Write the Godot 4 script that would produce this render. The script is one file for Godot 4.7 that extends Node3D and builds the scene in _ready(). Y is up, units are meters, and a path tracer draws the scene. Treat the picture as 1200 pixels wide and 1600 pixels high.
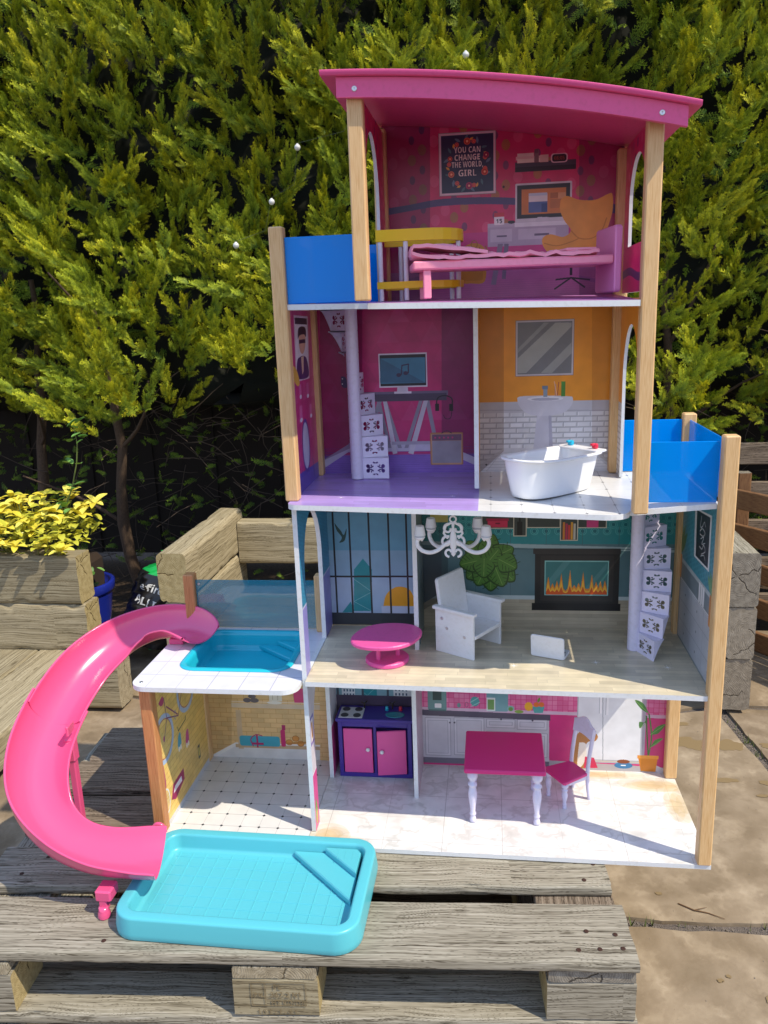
extends Node3D
# A toy house on two pallets in a garden. Metres, y up; the origin is the foot of the house's right front post, z points to the viewer.

const H1 := 0.342        # floor levels of the toy house
const H2 := 0.689
const H3 := 1.040
const DECK := 0.333
const BACK := -0.303     # plane of the printed back panels
const GROUND := -0.301
const PALLET_TURN := 0.07356

# ---------------------------------------------------------------- mesh building
class G:
	var v := PackedVector3Array()
	var n := PackedVector3Array()
	var uv := PackedVector2Array()
	var c := PackedColorArray()
	var col := Color.WHITE

	func tri(a: Vector3, b: Vector3, d: Vector3, na: Vector3, nb: Vector3, nd: Vector3, ua := Vector2.ZERO, ub := Vector2.ZERO, ud := Vector2.ZERO) -> void:
		if (b - a).cross(d - a).dot(na + nb + nd) > 0.0:
			var t := b; b = d; d = t
			t = nb; nb = nd; nd = t
			var w := ub; ub = ud; ud = w
		v.append(a); v.append(b); v.append(d)
		n.append(na); n.append(nb); n.append(nd)
		uv.append(ua); uv.append(ub); uv.append(ud)
		c.append(col); c.append(col); c.append(col)

	func flat(a: Vector3, b: Vector3, d: Vector3, out: Vector3, ua := Vector2.ZERO, ub := Vector2.ZERO, ud := Vector2.ZERO) -> void:
		var m := (b - a).cross(d - a).normalized()
		if m.dot(out) < 0.0:
			m = -m
		tri(a, b, d, m, m, m, ua, ub, ud)

	func quad(a: Vector3, b: Vector3, d: Vector3, e: Vector3, out: Vector3, ua := Vector2(0, 0), ub := Vector2(1, 0), ud := Vector2(1, 1), ue := Vector2(0, 1)) -> void:
		flat(a, b, d, out, ua, ub, ud)
		flat(a, d, e, out, ua, ud, ue)

	func flip(start := 0) -> void:
		for i in range(start, v.size()):
			n[i] = -n[i]
		for i in range(start, v.size(), 3):
			var t := v[i]; v[i] = v[i + 1]; v[i + 1] = t
			t = n[i]; n[i] = n[i + 1]; n[i + 1] = t
			var w := uv[i]; uv[i] = uv[i + 1]; uv[i + 1] = w

	# a box with chamfered edges
	func box(at: Vector3, size: Vector3, bev := 0.001, basis := Basis.IDENTITY) -> G:
		var h := size / 2.0
		var k := minf(bev, minf(h.x, minf(h.y, h.z)) * 0.9)
		var p := func(x: float, y: float, z: float) -> Vector3: return at + basis * Vector3(x, y, z)
		for ax in 3:
			for s in [-1.0, 1.0]:
				var b := (ax + 1) % 3
				var d := (ax + 2) % 3
				var q := []
				for k2 in [[-1, -1], [1, -1], [1, 1], [-1, 1]]:
					var w := Vector3.ZERO
					w[ax] = s * h[ax]; w[b] = k2[0] * (h[b] - k); w[d] = k2[1] * (h[d] - k)
					q.append(at + basis * w)
				var o := Vector3.ZERO
				o[ax] = s
				var l := Vector2(h[b], h[d]) * 20.0
				quad(q[0], q[1], q[2], q[3], basis * o, Vector2(-l.x, -l.y), Vector2(l.x, -l.y), l, Vector2(-l.x, l.y))
		for ax in 3:
			var b := (ax + 1) % 3
			var d := (ax + 2) % 3
			for sb in [-1.0, 1.0]:
				for sd in [-1.0, 1.0]:
					var q := []
					for e in [[-1, 0], [1, 0], [1, 1], [-1, 1]]:
						var w := Vector3.ZERO
						w[ax] = e[0] * (h[ax] - k)
						w[b] = sb * (h[b] - (k if e[1] == 0 else 0.0)); w[d] = sd * (h[d] - (0.0 if e[1] == 0 else k))
						q.append(at + basis * w)
					var o := Vector3.ZERO
					o[b] = sb; o[d] = sd
					quad(q[0], q[1], q[2], q[3], basis * o)
		for sx in [-1.0, 1.0]:
			for sy in [-1.0, 1.0]:
				for sz in [-1.0, 1.0]:
					flat(p.call(sx * h.x, sy * (h.y - k), sz * (h.z - k)), p.call(sx * (h.x - k), sy * h.y, sz * (h.z - k)), p.call(sx * (h.x - k), sy * (h.y - k), sz * h.z), basis * Vector3(sx, sy, sz))
		return self

	# a grid of points, smooth; rows and columns may close on themselves
	func grid(rows: Array, close_col := false, close_row := false, flip := false, uvs := Vector2.ONE, us := [], vs := []) -> G:
		var R := rows.size()
		var C: int = rows[0].size()
		var nn := []
		for i in R:
			var line := PackedVector3Array()
			for j in C:
				var i0 := i - 1 if i > 0 else (R - 1 if close_row else 0)
				var i1 := i + 1 if i < R - 1 else (0 if close_row else R - 1)
				var j0 := j - 1 if j > 0 else (C - 1 if close_col else 0)
				var j1 := j + 1 if j < C - 1 else (0 if close_col else C - 1)
				var a: Vector3 = rows[i1][j] - rows[i0][j]
				var b: Vector3 = rows[i][j1] - rows[i][j0]
				var m := a.cross(b)
				if m.length() < 1e-14:
					var a2: Vector3 = rows[mini(i + 1, R - 1)][(j + 1) % C] - rows[maxi(i - 1, 0)][(j + 1) % C]
					var j2 := (j + C / 2) % C
					m = a2.cross(b) if b.length() > 1e-9 else (rows[i1][j] - rows[i0][j]).cross(rows[i1 if i1 != i else i0][j1] - rows[i1 if i1 != i else i0][j0])
					if m.length() < 1e-14:
						var mid: Vector3 = (rows[i][j] + rows[i][j2]) / 2.0
						m = (mid - (rows[1][j] if i == 0 else rows[R - 2][j])) * (-1.0 if flip else 1.0)
				m = m.normalized()
				line.append(-m if flip else m)
			nn.append(line)
		for i in (R if close_row else R - 1):
			var k := (i + 1) % R
			for j in (C if close_col else C - 1):
				var l := (j + 1) % C
				var x0: float = us[i] if us else uvs.x * i / R
				var x1: float = us[i + 1] if us else uvs.x * (i + 1) / R
				var y0: float = vs[j] if vs else uvs.y * j / C
				var y1: float = vs[j + 1] if vs else uvs.y * (j + 1) / C
				var ua := Vector2(x0, y0)
				var ub := Vector2(x1, y0)
				var ud := Vector2(x1, y1)
				var ue := Vector2(x0, y1)
				tri(rows[i][j], rows[k][j], rows[k][l], nn[i][j], nn[k][j], nn[k][l], ua, ub, ud)
				tri(rows[i][j], rows[k][l], rows[i][l], nn[i][j], nn[k][l], nn[i][l], ua, ud, ue)
		return self

	func fan(ring: Array, out: Vector3, uvs := 10.0) -> void:
		var mid := Vector3.ZERO
		for p in ring:
			mid += p
		mid /= ring.size()
		var bx := (ring[0] - mid as Vector3).normalized()
		var by := out.cross(bx)
		for i in ring.size():
			var a: Vector3 = ring[i]
			var b: Vector3 = ring[(i + 1) % ring.size()]
			tri(mid, a, b, out, out, out, Vector2(0.5, 0.5), Vector2(0.5 + (a - mid).dot(bx) * uvs, 0.5 + (a - mid).dot(by) * uvs), Vector2(0.5 + (b - mid).dot(bx) * uvs, 0.5 + (b - mid).dot(by) * uvs))

	# revolve [radius, height] pairs about y
	func lathe(profile: Array, seg := 20, xf := Transform3D.IDENTITY) -> G:
		var rows := []
		for p in profile:
			var r := PackedVector3Array()
			for j in seg:
				var a := TAU * j / seg
				r.append(xf * Vector3(maxf(p[0], 0.00001) * cos(a), p[1], maxf(p[0], 0.00001) * sin(a)))
			rows.append(r)
		var before := v.size()
		grid(rows, true)
		# turn the normals outward
		var axis0: Vector3 = xf * Vector3(0, profile[0][1], 0)
		var up := (xf.basis.y).normalized()
		var sum := 0.0
		for i in range(before, v.size()):
			var d := v[i] - axis0
			sum += (d - up * d.dot(up)).dot(n[i])
		if sum < 0.0:
			flip(before)
		return self

	# a round bar along a path
	func tube(path: Array, radius, seg := 8, caps := true) -> G:
		var rows := []
		var side := Vector3.ZERO
		for i in path.size():
			var d: Vector3 = (path[mini(i + 1, path.size() - 1)] - path[maxi(i - 1, 0)] as Vector3).normalized()
			if side == Vector3.ZERO:
				side = d.cross(Vector3(0.13, 0.05, 1.0) if absf(d.z) < 0.9 else Vector3.UP).normalized()
			side = (side - d * side.dot(d)).normalized()
			var up := side.cross(d)
			var r: float = radius[i] if radius is Array or radius is PackedFloat32Array else radius
			var row := PackedVector3Array()
			for j in seg:
				var a := TAU * j / seg
				row.append(path[i] + (side * cos(a) + up * sin(a)) * r)
			rows.append(row)
		var before := v.size()
		grid(rows, true)
		var t0: Vector3 = (path[1] - path[0] as Vector3).normalized()
		var q0: Vector3 = v[before] - path[0]
		q0 -= t0 * q0.dot(t0)
		if q0.dot(n[before]) < 0.0:
			flip(before)
		if caps:
			fan(Array(rows[0]), -t0)
			fan(Array(rows[-1]), (path[-1] - path[-2] as Vector3).normalized())
		return self

	# the two faces of a flat outline (x right, y up, thickness t behind z = 0), moved by xf; uv from rect
	func face(poly: PackedVector2Array, z: float, xf: Transform3D, front: bool, r: Rect2) -> G:
		var ix := Geometry2D.triangulate_polygon(poly)
		var o := xf.basis * Vector3(0, 0, 1.0 if front else -1.0)
		for i in range(0, ix.size(), 3):
			var q := []
			var w := []
			for k in 3:
				var p := poly[ix[i + k]]
				q.append(xf * Vector3(p.x, p.y, z))
				w.append(Vector2((p.x - r.position.x) / r.size.x, 1.0 - (p.y - r.position.y) / r.size.y))
			flat(q[0], q[1], q[2], o, w[0], w[1], w[2])
		return self

	func rim(poly: PackedVector2Array, z0: float, z1: float, xf: Transform3D) -> G:
		var m := poly.size()
		var ccw := 1.0
		var area := 0.0
		for i in m:
			area += poly[i].cross(poly[(i + 1) % m])
		if area < 0.0:
			ccw = -1.0
		for i in m:
			var a := poly[i]
			var b := poly[(i + 1) % m]
			var d := (b - a).normalized()
			var o := xf.basis * Vector3(d.y * ccw, -d.x * ccw, 0)
			quad(xf * Vector3(a.x, a.y, z0), xf * Vector3(b.x, b.y, z0), xf * Vector3(b.x, b.y, z1), xf * Vector3(a.x, a.y, z1), o)
		return self

	# a plate with slightly rounded rims
	func plate(poly: PackedVector2Array, t: float, xf := Transform3D.IDENTITY, bev := 0.0008) -> G:
		var small := poly
		if bev > 0.0:
			var got := Geometry2D.offset_polygon(poly, -bev, Geometry2D.JOIN_MITER)
			if got.size() == 1 and got[0].size() == poly.size():
				# match the start corner
				var best := 0
				for i in got[0].size():
					if got[0][i].distance_squared_to(poly[0]) < got[0][best].distance_squared_to(poly[0]):
						best = i
				small = PackedVector2Array()
				var dir := 1
				var m: int = got[0].size()
				if got[0][(best + 1) % m].distance_squared_to(poly[1]) > got[0][(best - 1 + m) % m].distance_squared_to(poly[1]):
					dir = -1
				for i in m:
					small.append(got[0][(best + dir * i + m * 2) % m])
			else:
				bev = 0.0
		var r := Rect2(0, 0, 0.1, 0.1)
		face(small, 0.0, xf, true, r)
		face(small, -t, xf, false, r)
		rim(poly, -bev, -t + bev, xf)
		if bev > 0.0:
			for i in poly.size():
				var k := (i + 1) % poly.size()
				var mid := (poly[i] + poly[k]) / 2.0 - (small[i] + small[k]) / 2.0
				quad(xf * Vector3(poly[i].x, poly[i].y, -bev), xf * Vector3(poly[k].x, poly[k].y, -bev), xf * Vector3(small[k].x, small[k].y, 0), xf * Vector3(small[i].x, small[i].y, 0), xf.basis * Vector3(mid.x, mid.y, bev))
				quad(xf * Vector3(poly[i].x, poly[i].y, -t + bev), xf * Vector3(poly[k].x, poly[k].y, -t + bev), xf * Vector3(small[k].x, small[k].y, -t), xf * Vector3(small[i].x, small[i].y, -t), xf.basis * Vector3(mid.x, mid.y, -bev))
		return self

	func into(m: ArrayMesh, material: Material) -> ArrayMesh:
		if v.is_empty():
			return m
		var a := []
		a.resize(Mesh.ARRAY_MAX)
		a[Mesh.ARRAY_VERTEX] = v
		a[Mesh.ARRAY_NORMAL] = n
		a[Mesh.ARRAY_TEX_UV] = uv
		a[Mesh.ARRAY_COLOR] = c
		m.add_surface_from_arrays(Mesh.PRIMITIVE_TRIANGLES, a)
		m.surface_set_material(m.get_surface_count() - 1, material)
		return m

# ---------------------------------------------------------------- flat prints: a picture in millimetres, x right, y up
class Pix:
	var im: Image
	var s: float
	var x0: float
	var y1: float
	var r: Rect2

	func _init(ax: float, ay: float, bx: float, by: float, scale: float, c: Color) -> void:
		s = scale; x0 = ax; y1 = by
		r = Rect2(ax / 1000.0, ay / 1000.0, (bx - ax) / 1000.0, (by - ay) / 1000.0)
		im = Image.create(maxi(2, roundi((bx - ax) * s)), maxi(2, roundi((by - ay) * s)), false, Image.FORMAT_RGBA8)
		im.fill(c)

	func span(xa: float, xb: float, y: int, c: Color) -> void:
		if y < 0 or y >= im.get_height():
			return
		var a := clampi(roundi(xa), 0, im.get_width())
		var b := clampi(roundi(xb), 0, im.get_width())
		if b <= a:
			return
		if c.a >= 1.0:
			im.fill_rect(Rect2i(a, y, b - a, 1), c)
		else:
			var k := Color(c.r, c.g, c.b, 1.0)
			for x in range(a, b):
				im.set_pixel(x, y, im.get_pixel(x, y).lerp(k, c.a))

	# flat list x, y, x, y ...
	func poly(p: Array, c: Color) -> void:
		var q := PackedVector2Array()
		for i in range(0, p.size(), 2):
			q.append(Vector2((p[i] - x0) * s, (y1 - p[i + 1]) * s))
		fill(q, c)

	func fill(q: PackedVector2Array, c: Color) -> void:
		var lo := INF
		var hi := -INF
		for p in q:
			lo = minf(lo, p.y); hi = maxf(hi, p.y)
		for y in range(maxi(0, floori(lo)), mini(im.get_height() - 1, ceili(hi)) + 1):
			var yy := y + 0.5
			var xs := PackedFloat32Array()
			for i in q.size():
				var a := q[i]
				var b := q[(i + 1) % q.size()]
				if (a.y <= yy) != (b.y <= yy):
					xs.append(a.x + (yy - a.y) / (b.y - a.y) * (b.x - a.x))
			xs.sort()
			for i in range(0, xs.size() - 1, 2):
				span(xs[i], xs[i + 1], y, c)

	func rect(a: Array, c: Color) -> void:      # any two opposite corners
		poly([a[0], a[1], a[2], a[1], a[2], a[3], a[0], a[3]], c)

	func rrect(a: Array, k: float, c: Color) -> void:
		var ax := minf(a[0], a[2]); var bx := maxf(a[0], a[2]); var ay := minf(a[1], a[3]); var by := maxf(a[1], a[3])
		var q := []
		for w in [[bx - k, by - k, 0.0], [ax + k, by - k, PI / 2], [ax + k, ay + k, PI], [bx - k, ay + k, PI * 1.5]]:
			for i in 5:
				q.append(w[0] + k * cos(w[2] + i * PI / 8)); q.append(w[1] + k * sin(w[2] + i * PI / 8))
		poly(q, c)

	func ell(x: float, y: float, rx: float, ry: float, c: Color, turn := 0.0) -> void:
		var q := []
		for i in 28:
			var p := Vector2(cos(TAU * i / 28) * rx, sin(TAU * i / 28) * ry).rotated(turn)
			q.append(x + p.x); q.append(y + p.y)
		poly(q, c)

	func line(p: Array, w: float, c: Color) -> void:
		for i in range(0, p.size() - 2, 2):
			var a := Vector2(p[i], p[i + 1])
			var b := Vector2(p[i + 2], p[i + 3])
			var d := (b - a).normalized().orthogonal() * w / 2.0
			poly([a.x + d.x, a.y + d.y, b.x + d.x, b.y + d.y, b.x - d.x, b.y - d.y, a.x - d.x, a.y - d.y], c)
			if i > 0 and w > 1.0:
				ell(a.x, a.y, w / 2, w / 2, c)

	func ring(x: float, y: float, rx: float, ry: float, w: float, c: Color) -> void:
		var q := []
		for i in 33:
			q.append(x + cos(TAU * i / 32) * rx); q.append(y + sin(TAU * i / 32) * ry)
		line(q, w, c)

	# smooth curve through points
	func curve(p: Array, w: float, c: Color) -> void:
		line(smooth(p), w, c)

	func blob(p: Array, c: Color) -> void:
		var q: Array = p.duplicate()
		q.append_array([p[0], p[1]])
		poly(smooth(q), c)

	func smooth(p: Array) -> Array:
		var q := []
		var m := p.size() / 2
		for i in m - 1:
			var a := Vector2(p[2 * maxi(i - 1, 0)], p[2 * maxi(i - 1, 0) + 1])
			var b := Vector2(p[2 * i], p[2 * i + 1])
			var d := Vector2(p[2 * i + 2], p[2 * i + 3])
			var e := Vector2(p[2 * mini(i + 2, m - 1)], p[2 * mini(i + 2, m - 1) + 1])
			for k in 6:
				var t := b.cubic_interpolate(d, a, e, k / 6.0)
				q.append(t.x); q.append(t.y)
		q.append(p[-2]); q.append(p[-1])
		return q

	func text(what: String, x: float, y: float, h: float, c: Color, stretch := 1.0, bold := true, lean := 0.0) -> void:
		var tm := TextMesh.new()
		var f := SystemFont.new()
		f.font_names = PackedStringArray(["Droid Sans"])
		f.font_weight = 700 if bold else 400
		tm.font = f
		tm.text = what
		tm.font_size = 64
		tm.pixel_size = 1.0
		tm.depth = 0.0
		var a := tm.get_mesh_arrays()
		if a.is_empty() or a[Mesh.ARRAY_VERTEX] == null:
			return
		var vs: PackedVector3Array = a[Mesh.ARRAY_VERTEX]
		var ix: PackedInt32Array = a[Mesh.ARRAY_INDEX] if a[Mesh.ARRAY_INDEX] != null else PackedInt32Array(range(vs.size()))
		var box := AABB(vs[0], Vector3.ZERO)
		for p in vs:
			box = box.expand(p)
		var k := h / 47.0
		for i in range(0, ix.size(), 3):
			var q := PackedVector2Array()
			for j in 3:
				var p := vs[ix[i + j]]
				var px := (p.x - box.get_center().x) * k * stretch
				var py := (p.y - box.get_center().y) * k
				q.append(Vector2((x + px + py * lean - x0) * s, (y1 - y - py) * s))
			fill(q, c)

	# soft mottling so that no print is one flat colour
	func grain(amount: float, freq: float, seed_: int, sx := 1, sy := 1) -> void:
		var f := FastNoiseLite.new()
		f.seed = seed_; f.frequency = freq; f.fractal_octaves = 3
		var g := f.get_image(maxi(2, im.get_width() / sx), maxi(2, im.get_height() / sy))
		g.resize(im.get_width(), im.get_height(), Image.INTERPOLATE_BILINEAR)
		for y in im.get_height():
			for x in im.get_width():
				var c := im.get_pixel(x, y)
				var m := 1.0 + (g.get_pixel(x, y).r - 0.5) * amount
				im.set_pixel(x, y, Color(c.r * m, c.g * m, c.b * m, c.a))

	func tex() -> ImageTexture:
		return ImageTexture.create_from_image(im)

# ---------------------------------------------------------------- nodes
var used := {}

func numbered(called: String) -> String:
	used[called] = used.get(called, -1) + 1
	return called if used[called] == 0 else "%s_%03d" % [called, used[called]]

func thing(called: String, label: String, category: String, at := Vector3.ZERO, turn := 0.0, group := "") -> Node3D:
	var o := Node3D.new()
	o.name = numbered(called)
	o.position = at
	o.rotation.y = turn
	return tag(o, label, category, group)

func tag(o: Node3D, label: String, category: String, group := "") -> Node3D:
	o.set_meta("label", label)
	o.set_meta("category", category)
	if group:
		o.set_meta("group", group)
	if o.get_parent() == null:
		add_child(o, true)
	return o

func ob(called: String, shape, material: Material, parent: Node3D, at := Vector3.ZERO, turn := Vector3.ZERO) -> MeshInstance3D:
	var o := MeshInstance3D.new()
	var m: Mesh = shape.into(ArrayMesh.new(), material) if shape is G else shape
	o.mesh = m
	if material and not shape is G:
		o.material_override = material
	o.position = at
	o.rotation = turn
	var taken := {}
	for k in parent.get_children():
		taken[str(k.name)] = true
	var nm := called
	var i := 0
	while taken.has(nm):
		i += 1
		nm = "%s_%03d" % [called, i]
	o.name = nm
	parent.add_child(o, true)
	return o

func struct(called: String, shape, material: Material) -> MeshInstance3D:
	var o := ob(called, shape, material, self)
	o.set_meta("kind", "structure")
	return o

# ---------------------------------------------------------------- materials
func hexc(h: String) -> Color:
	return Color.html(h)

func lin(r: float, g: float, b: float) -> Color:
	return Color(r, g, b).linear_to_srgb()

func mat(c: Color, rough := 0.5, extra := {}) -> StandardMaterial3D:
	var m := StandardMaterial3D.new()
	m.albedo_color = c
	m.roughness = rough
	for k in extra:
		m.set(k, extra[k])
	return m

func noise(seed_: int, freq: float, oct := 4, kind := FastNoiseLite.TYPE_SIMPLEX_SMOOTH) -> FastNoiseLite:
	var f := FastNoiseLite.new()
	f.seed = seed_; f.frequency = freq; f.fractal_octaves = oct; f.noise_type = kind
	return f

# streaks along x: a picture whose rows are stretched noise, warped a little
func streaks(seed_: int, w: int, h: int, fy: float, stretch: float, ramp: Gradient, knots := 0, cracks := 0.0) -> Image:
	var a := noise(seed_, fy, 4)
	var b := noise(seed_ + 7, 0.012, 2)
	var d := noise(seed_ + 3, fy * 4.0, 2)
	var rng := RandomNumberGenerator.new()
	rng.seed = seed_
	var kn := []
	for i in knots:
		kn.append(Vector3(rng.randf() * w, rng.randf() * h, rng.randf_range(5, 10)))
	var im := Image.create(w, h, false, Image.FORMAT_RGB8)
	for y in h:
		for x in w:
			var yy := y + b.get_noise_2d(x * 0.32, y * 0.25) * 9.0
			var pull := 0.0
			var dark := 0.0
			for q: Vector3 in kn:
				var dx := (x - q.x) / 3.2
				var dy := y - q.y
				var l := sqrt(dx * dx + dy * dy) / q.z
				if l < 4.0:
					pull += q.z * exp(-l * 1.1) * signf(dy)
					if l < 1.0:
						dark = maxf(dark, 1.0 - l * l)
			var t := 0.5 + 0.62 * a.get_noise_2d(x / stretch, yy - pull * 1.4) + 0.3 * d.get_noise_2d(x / (stretch * 0.7), yy)
			t -= dark * 0.45
			if cracks > 0.0:
				var k := absf(a.get_noise_2d(x / (stretch * 2.2) + 500.0, yy * 0.55))
				if k < cracks:
					t -= 0.7 * (1.0 - k / cracks)
			im.set_pixel(x, y, ramp.sample(clampf(t, 0.0, 1.0)))
	return im

func ramp(cs: Array) -> Gradient:
	var g := Gradient.new()
	var o := PackedFloat32Array()
	var q := PackedColorArray()
	for i in cs.size():
		o.append(float(i) / (cs.size() - 1))
		q.append(cs[i] if cs[i] is Color else hexc(cs[i]))
	g.offsets = o
	g.colors = q
	return g

func noise_tex(seed_: int, freq: float, g: Gradient, oct := 5, size := 512, kind := FastNoiseLite.TYPE_SIMPLEX_SMOOTH) -> NoiseTexture2D:
	var t := NoiseTexture2D.new()
	t.width = size; t.height = size
	t.seamless = true
	t.noise = noise(seed_, freq, oct, kind)
	t.color_ramp = g
	return t

func grey_noise(seed_: int, freq: float, oct := 5, size := 512) -> NoiseTexture2D:
	return noise_tex(seed_, freq, ramp(["000000", "ffffff"]), oct, size)

func v2(p: Array) -> PackedVector2Array:
	var q := PackedVector2Array()
	for i in range(0, p.size(), 2):
		q.append(Vector2(p[i], p[i + 1]))
	return q

func ellipse2(cx: float, cy: float, rx: float, ry: float, seg := 32, power := 2.0) -> PackedVector2Array:
	var q := PackedVector2Array()
	for i in seg:
		var a := TAU * i / seg
		q.append(Vector2(cx + rx * signf(cos(a)) * pow(absf(cos(a)), 2.0 / power), cy + ry * signf(sin(a)) * pow(absf(sin(a)), 2.0 / power)))
	return q

func rrect2(ax: float, ay: float, bx: float, by: float, k: float, seg := 6) -> PackedVector2Array:
	var q := PackedVector2Array()
	for w in [[bx - k, by - k, 0.0], [ax + k, by - k, PI / 2], [ax + k, ay + k, PI], [bx - k, ay + k, PI * 1.5]]:
		for i in seg + 1:
			q.append(Vector2(w[0] + k * cos(w[2] + i * PI / 2 / seg), w[1] + k * sin(w[2] + i * PI / 2 / seg)))
	return q

# frames that lay an outline drawn in (x, y) onto the floor (x right, y towards the back) or a wall
func on_floor(y: float) -> Transform3D:
	return Transform3D(Basis(Vector3(1, 0, 0), Vector3(0, 0, -1), Vector3(0, 1, 0)), Vector3(0, y, 0))

func on_side(x: float, facing: float) -> Transform3D:   # outline (z, y); the print faces +x or -x
	return Transform3D(Basis(Vector3(0, 0, 1), Vector3(0, 1, 0), Vector3(facing, 0, 0)), Vector3(x, 0, 0))

func on_back(z: float) -> Transform3D:
	return Transform3D(Basis.IDENTITY, Vector3(0, 0, z))

# a board of the house: printed on the front face, plain edge, plain back
func board(called: String, parent: Node3D, poly: PackedVector2Array, t: float, xf: Transform3D, front: Material, r: Rect2, edge: Material, back: Material = null, back_r := Rect2(0, 0, 0.1, 0.1)) -> MeshInstance3D:
	var m := ArrayMesh.new()
	var bad := Geometry2D.triangulate_polygon(poly).is_empty()
	if bad:
		push_warning(called + " outline")
	G.new().face(poly, 0.0, xf, true, r).into(m, front)
	G.new().rim(poly, 0.0, -t, xf).into(m, edge)
	G.new().face(poly, -t, xf, false, back_r).into(m, back if back else edge)
	return ob(called, m, null, parent)

func printed(p: Pix, rough := 0.32) -> StandardMaterial3D:
	return mat(Color.WHITE, rough, {"albedo_texture": p.tex(), "texture_repeat": false})

# a wall (a, b) x (c, d) with an arched opening (oa, ob), from y = ob0 up to the crown oc
func arch_wall(a: float, c: float, b: float, d: float, oa: float, o_sill: float, ob_: float, o_top: float) -> PackedVector2Array:
	var q := PackedVector2Array([Vector2(a, c)])
	var mid := (oa + ob_) / 2
	var rx := (ob_ - oa) / 2
	var ry := minf(rx * 1.35, (o_top - o_sill) * 0.5)
	if o_sill > c:
		q.append(Vector2(mid - 0.00002, c)); q.append(Vector2(mid - 0.00002, o_sill)); q.append(Vector2(oa, o_sill))
	else:
		q.append(Vector2(oa, c))
	for i in 17:
		var t := PI - PI * i / 16
		q.append(Vector2(mid + rx * cos(t), o_top - ry + ry * sin(t)))
	if o_sill > c:
		q.append(Vector2(ob_, o_sill)); q.append(Vector2(mid + 0.00002, o_sill)); q.append(Vector2(mid + 0.00002, c))
	else:
		q.append(Vector2(ob_, c))
	q.append(Vector2(b, c)); q.append(Vector2(b, d)); q.append(Vector2(a, d))
	return q


# ---------------------------------------------------------------- the scene
var M := {}      # shared materials

func _ready() -> void:
	var cam := Camera3D.new()
	cam.name = "camera"
	cam.fov = 64.504
	cam.far = 60.0
	cam.near = 0.02
	cam.transform = Transform3D(Basis(Vector3(0.99142, -0.03536, -0.12583), Vector3(0.00399, 0.97046, -0.24124), Vector3(0.13065, 0.23867, 0.96227)), Vector3(-0.39091, 1.02065, 1.38029))
	add_child(cam)
	var around := WorldEnvironment.new()
	around.name = "daylight"
	var env := Environment.new()
	env.background_mode = Environment.BG_SKY
	var sky := Sky.new()
	var air := ProceduralSkyMaterial.new()
	air.sky_top_color = Color(0.54, 0.64, 0.81)
	air.sky_horizon_color = Color(0.90, 0.905, 0.91)
	air.sky_curve = 0.14
	air.ground_bottom_color = Color(0.33, 0.30, 0.26)
	air.ground_horizon_color = Color(0.62, 0.62, 0.60)
	air.sky_energy_multiplier = 1.36
	air.sun_angle_max = 0.0
	sky.sky_material = air
	env.sky = sky
	env.tonemap_mode = Environment.TONE_MAPPER_LINEAR
	env.tonemap_exposure = 0.95
	env.sdfgi_enabled = true
	env.ssao_enabled = true
	env.ssil_enabled = true
	around.environment = env
	add_child(around)
	var sun := DirectionalLight3D.new()
	sun.name = "sun"
	sun.light_energy = 1.6
	sun.light_color = Color(1.0, 0.955, 0.87)
	sun.light_angular_distance = 0.5
	sun.shadow_enabled = true
	sun.look_at_from_position(Vector3(0.67, 1.0, 0.316) * 6.0, Vector3.ZERO)
	add_child(sun)
	materials()
	garden_ground()
	sleeper_seats()
	slatted_fence()
	pallets()
	hedge()
	dollhouse()
	furniture()
	slide_and_pool()
	garden_things()

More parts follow.
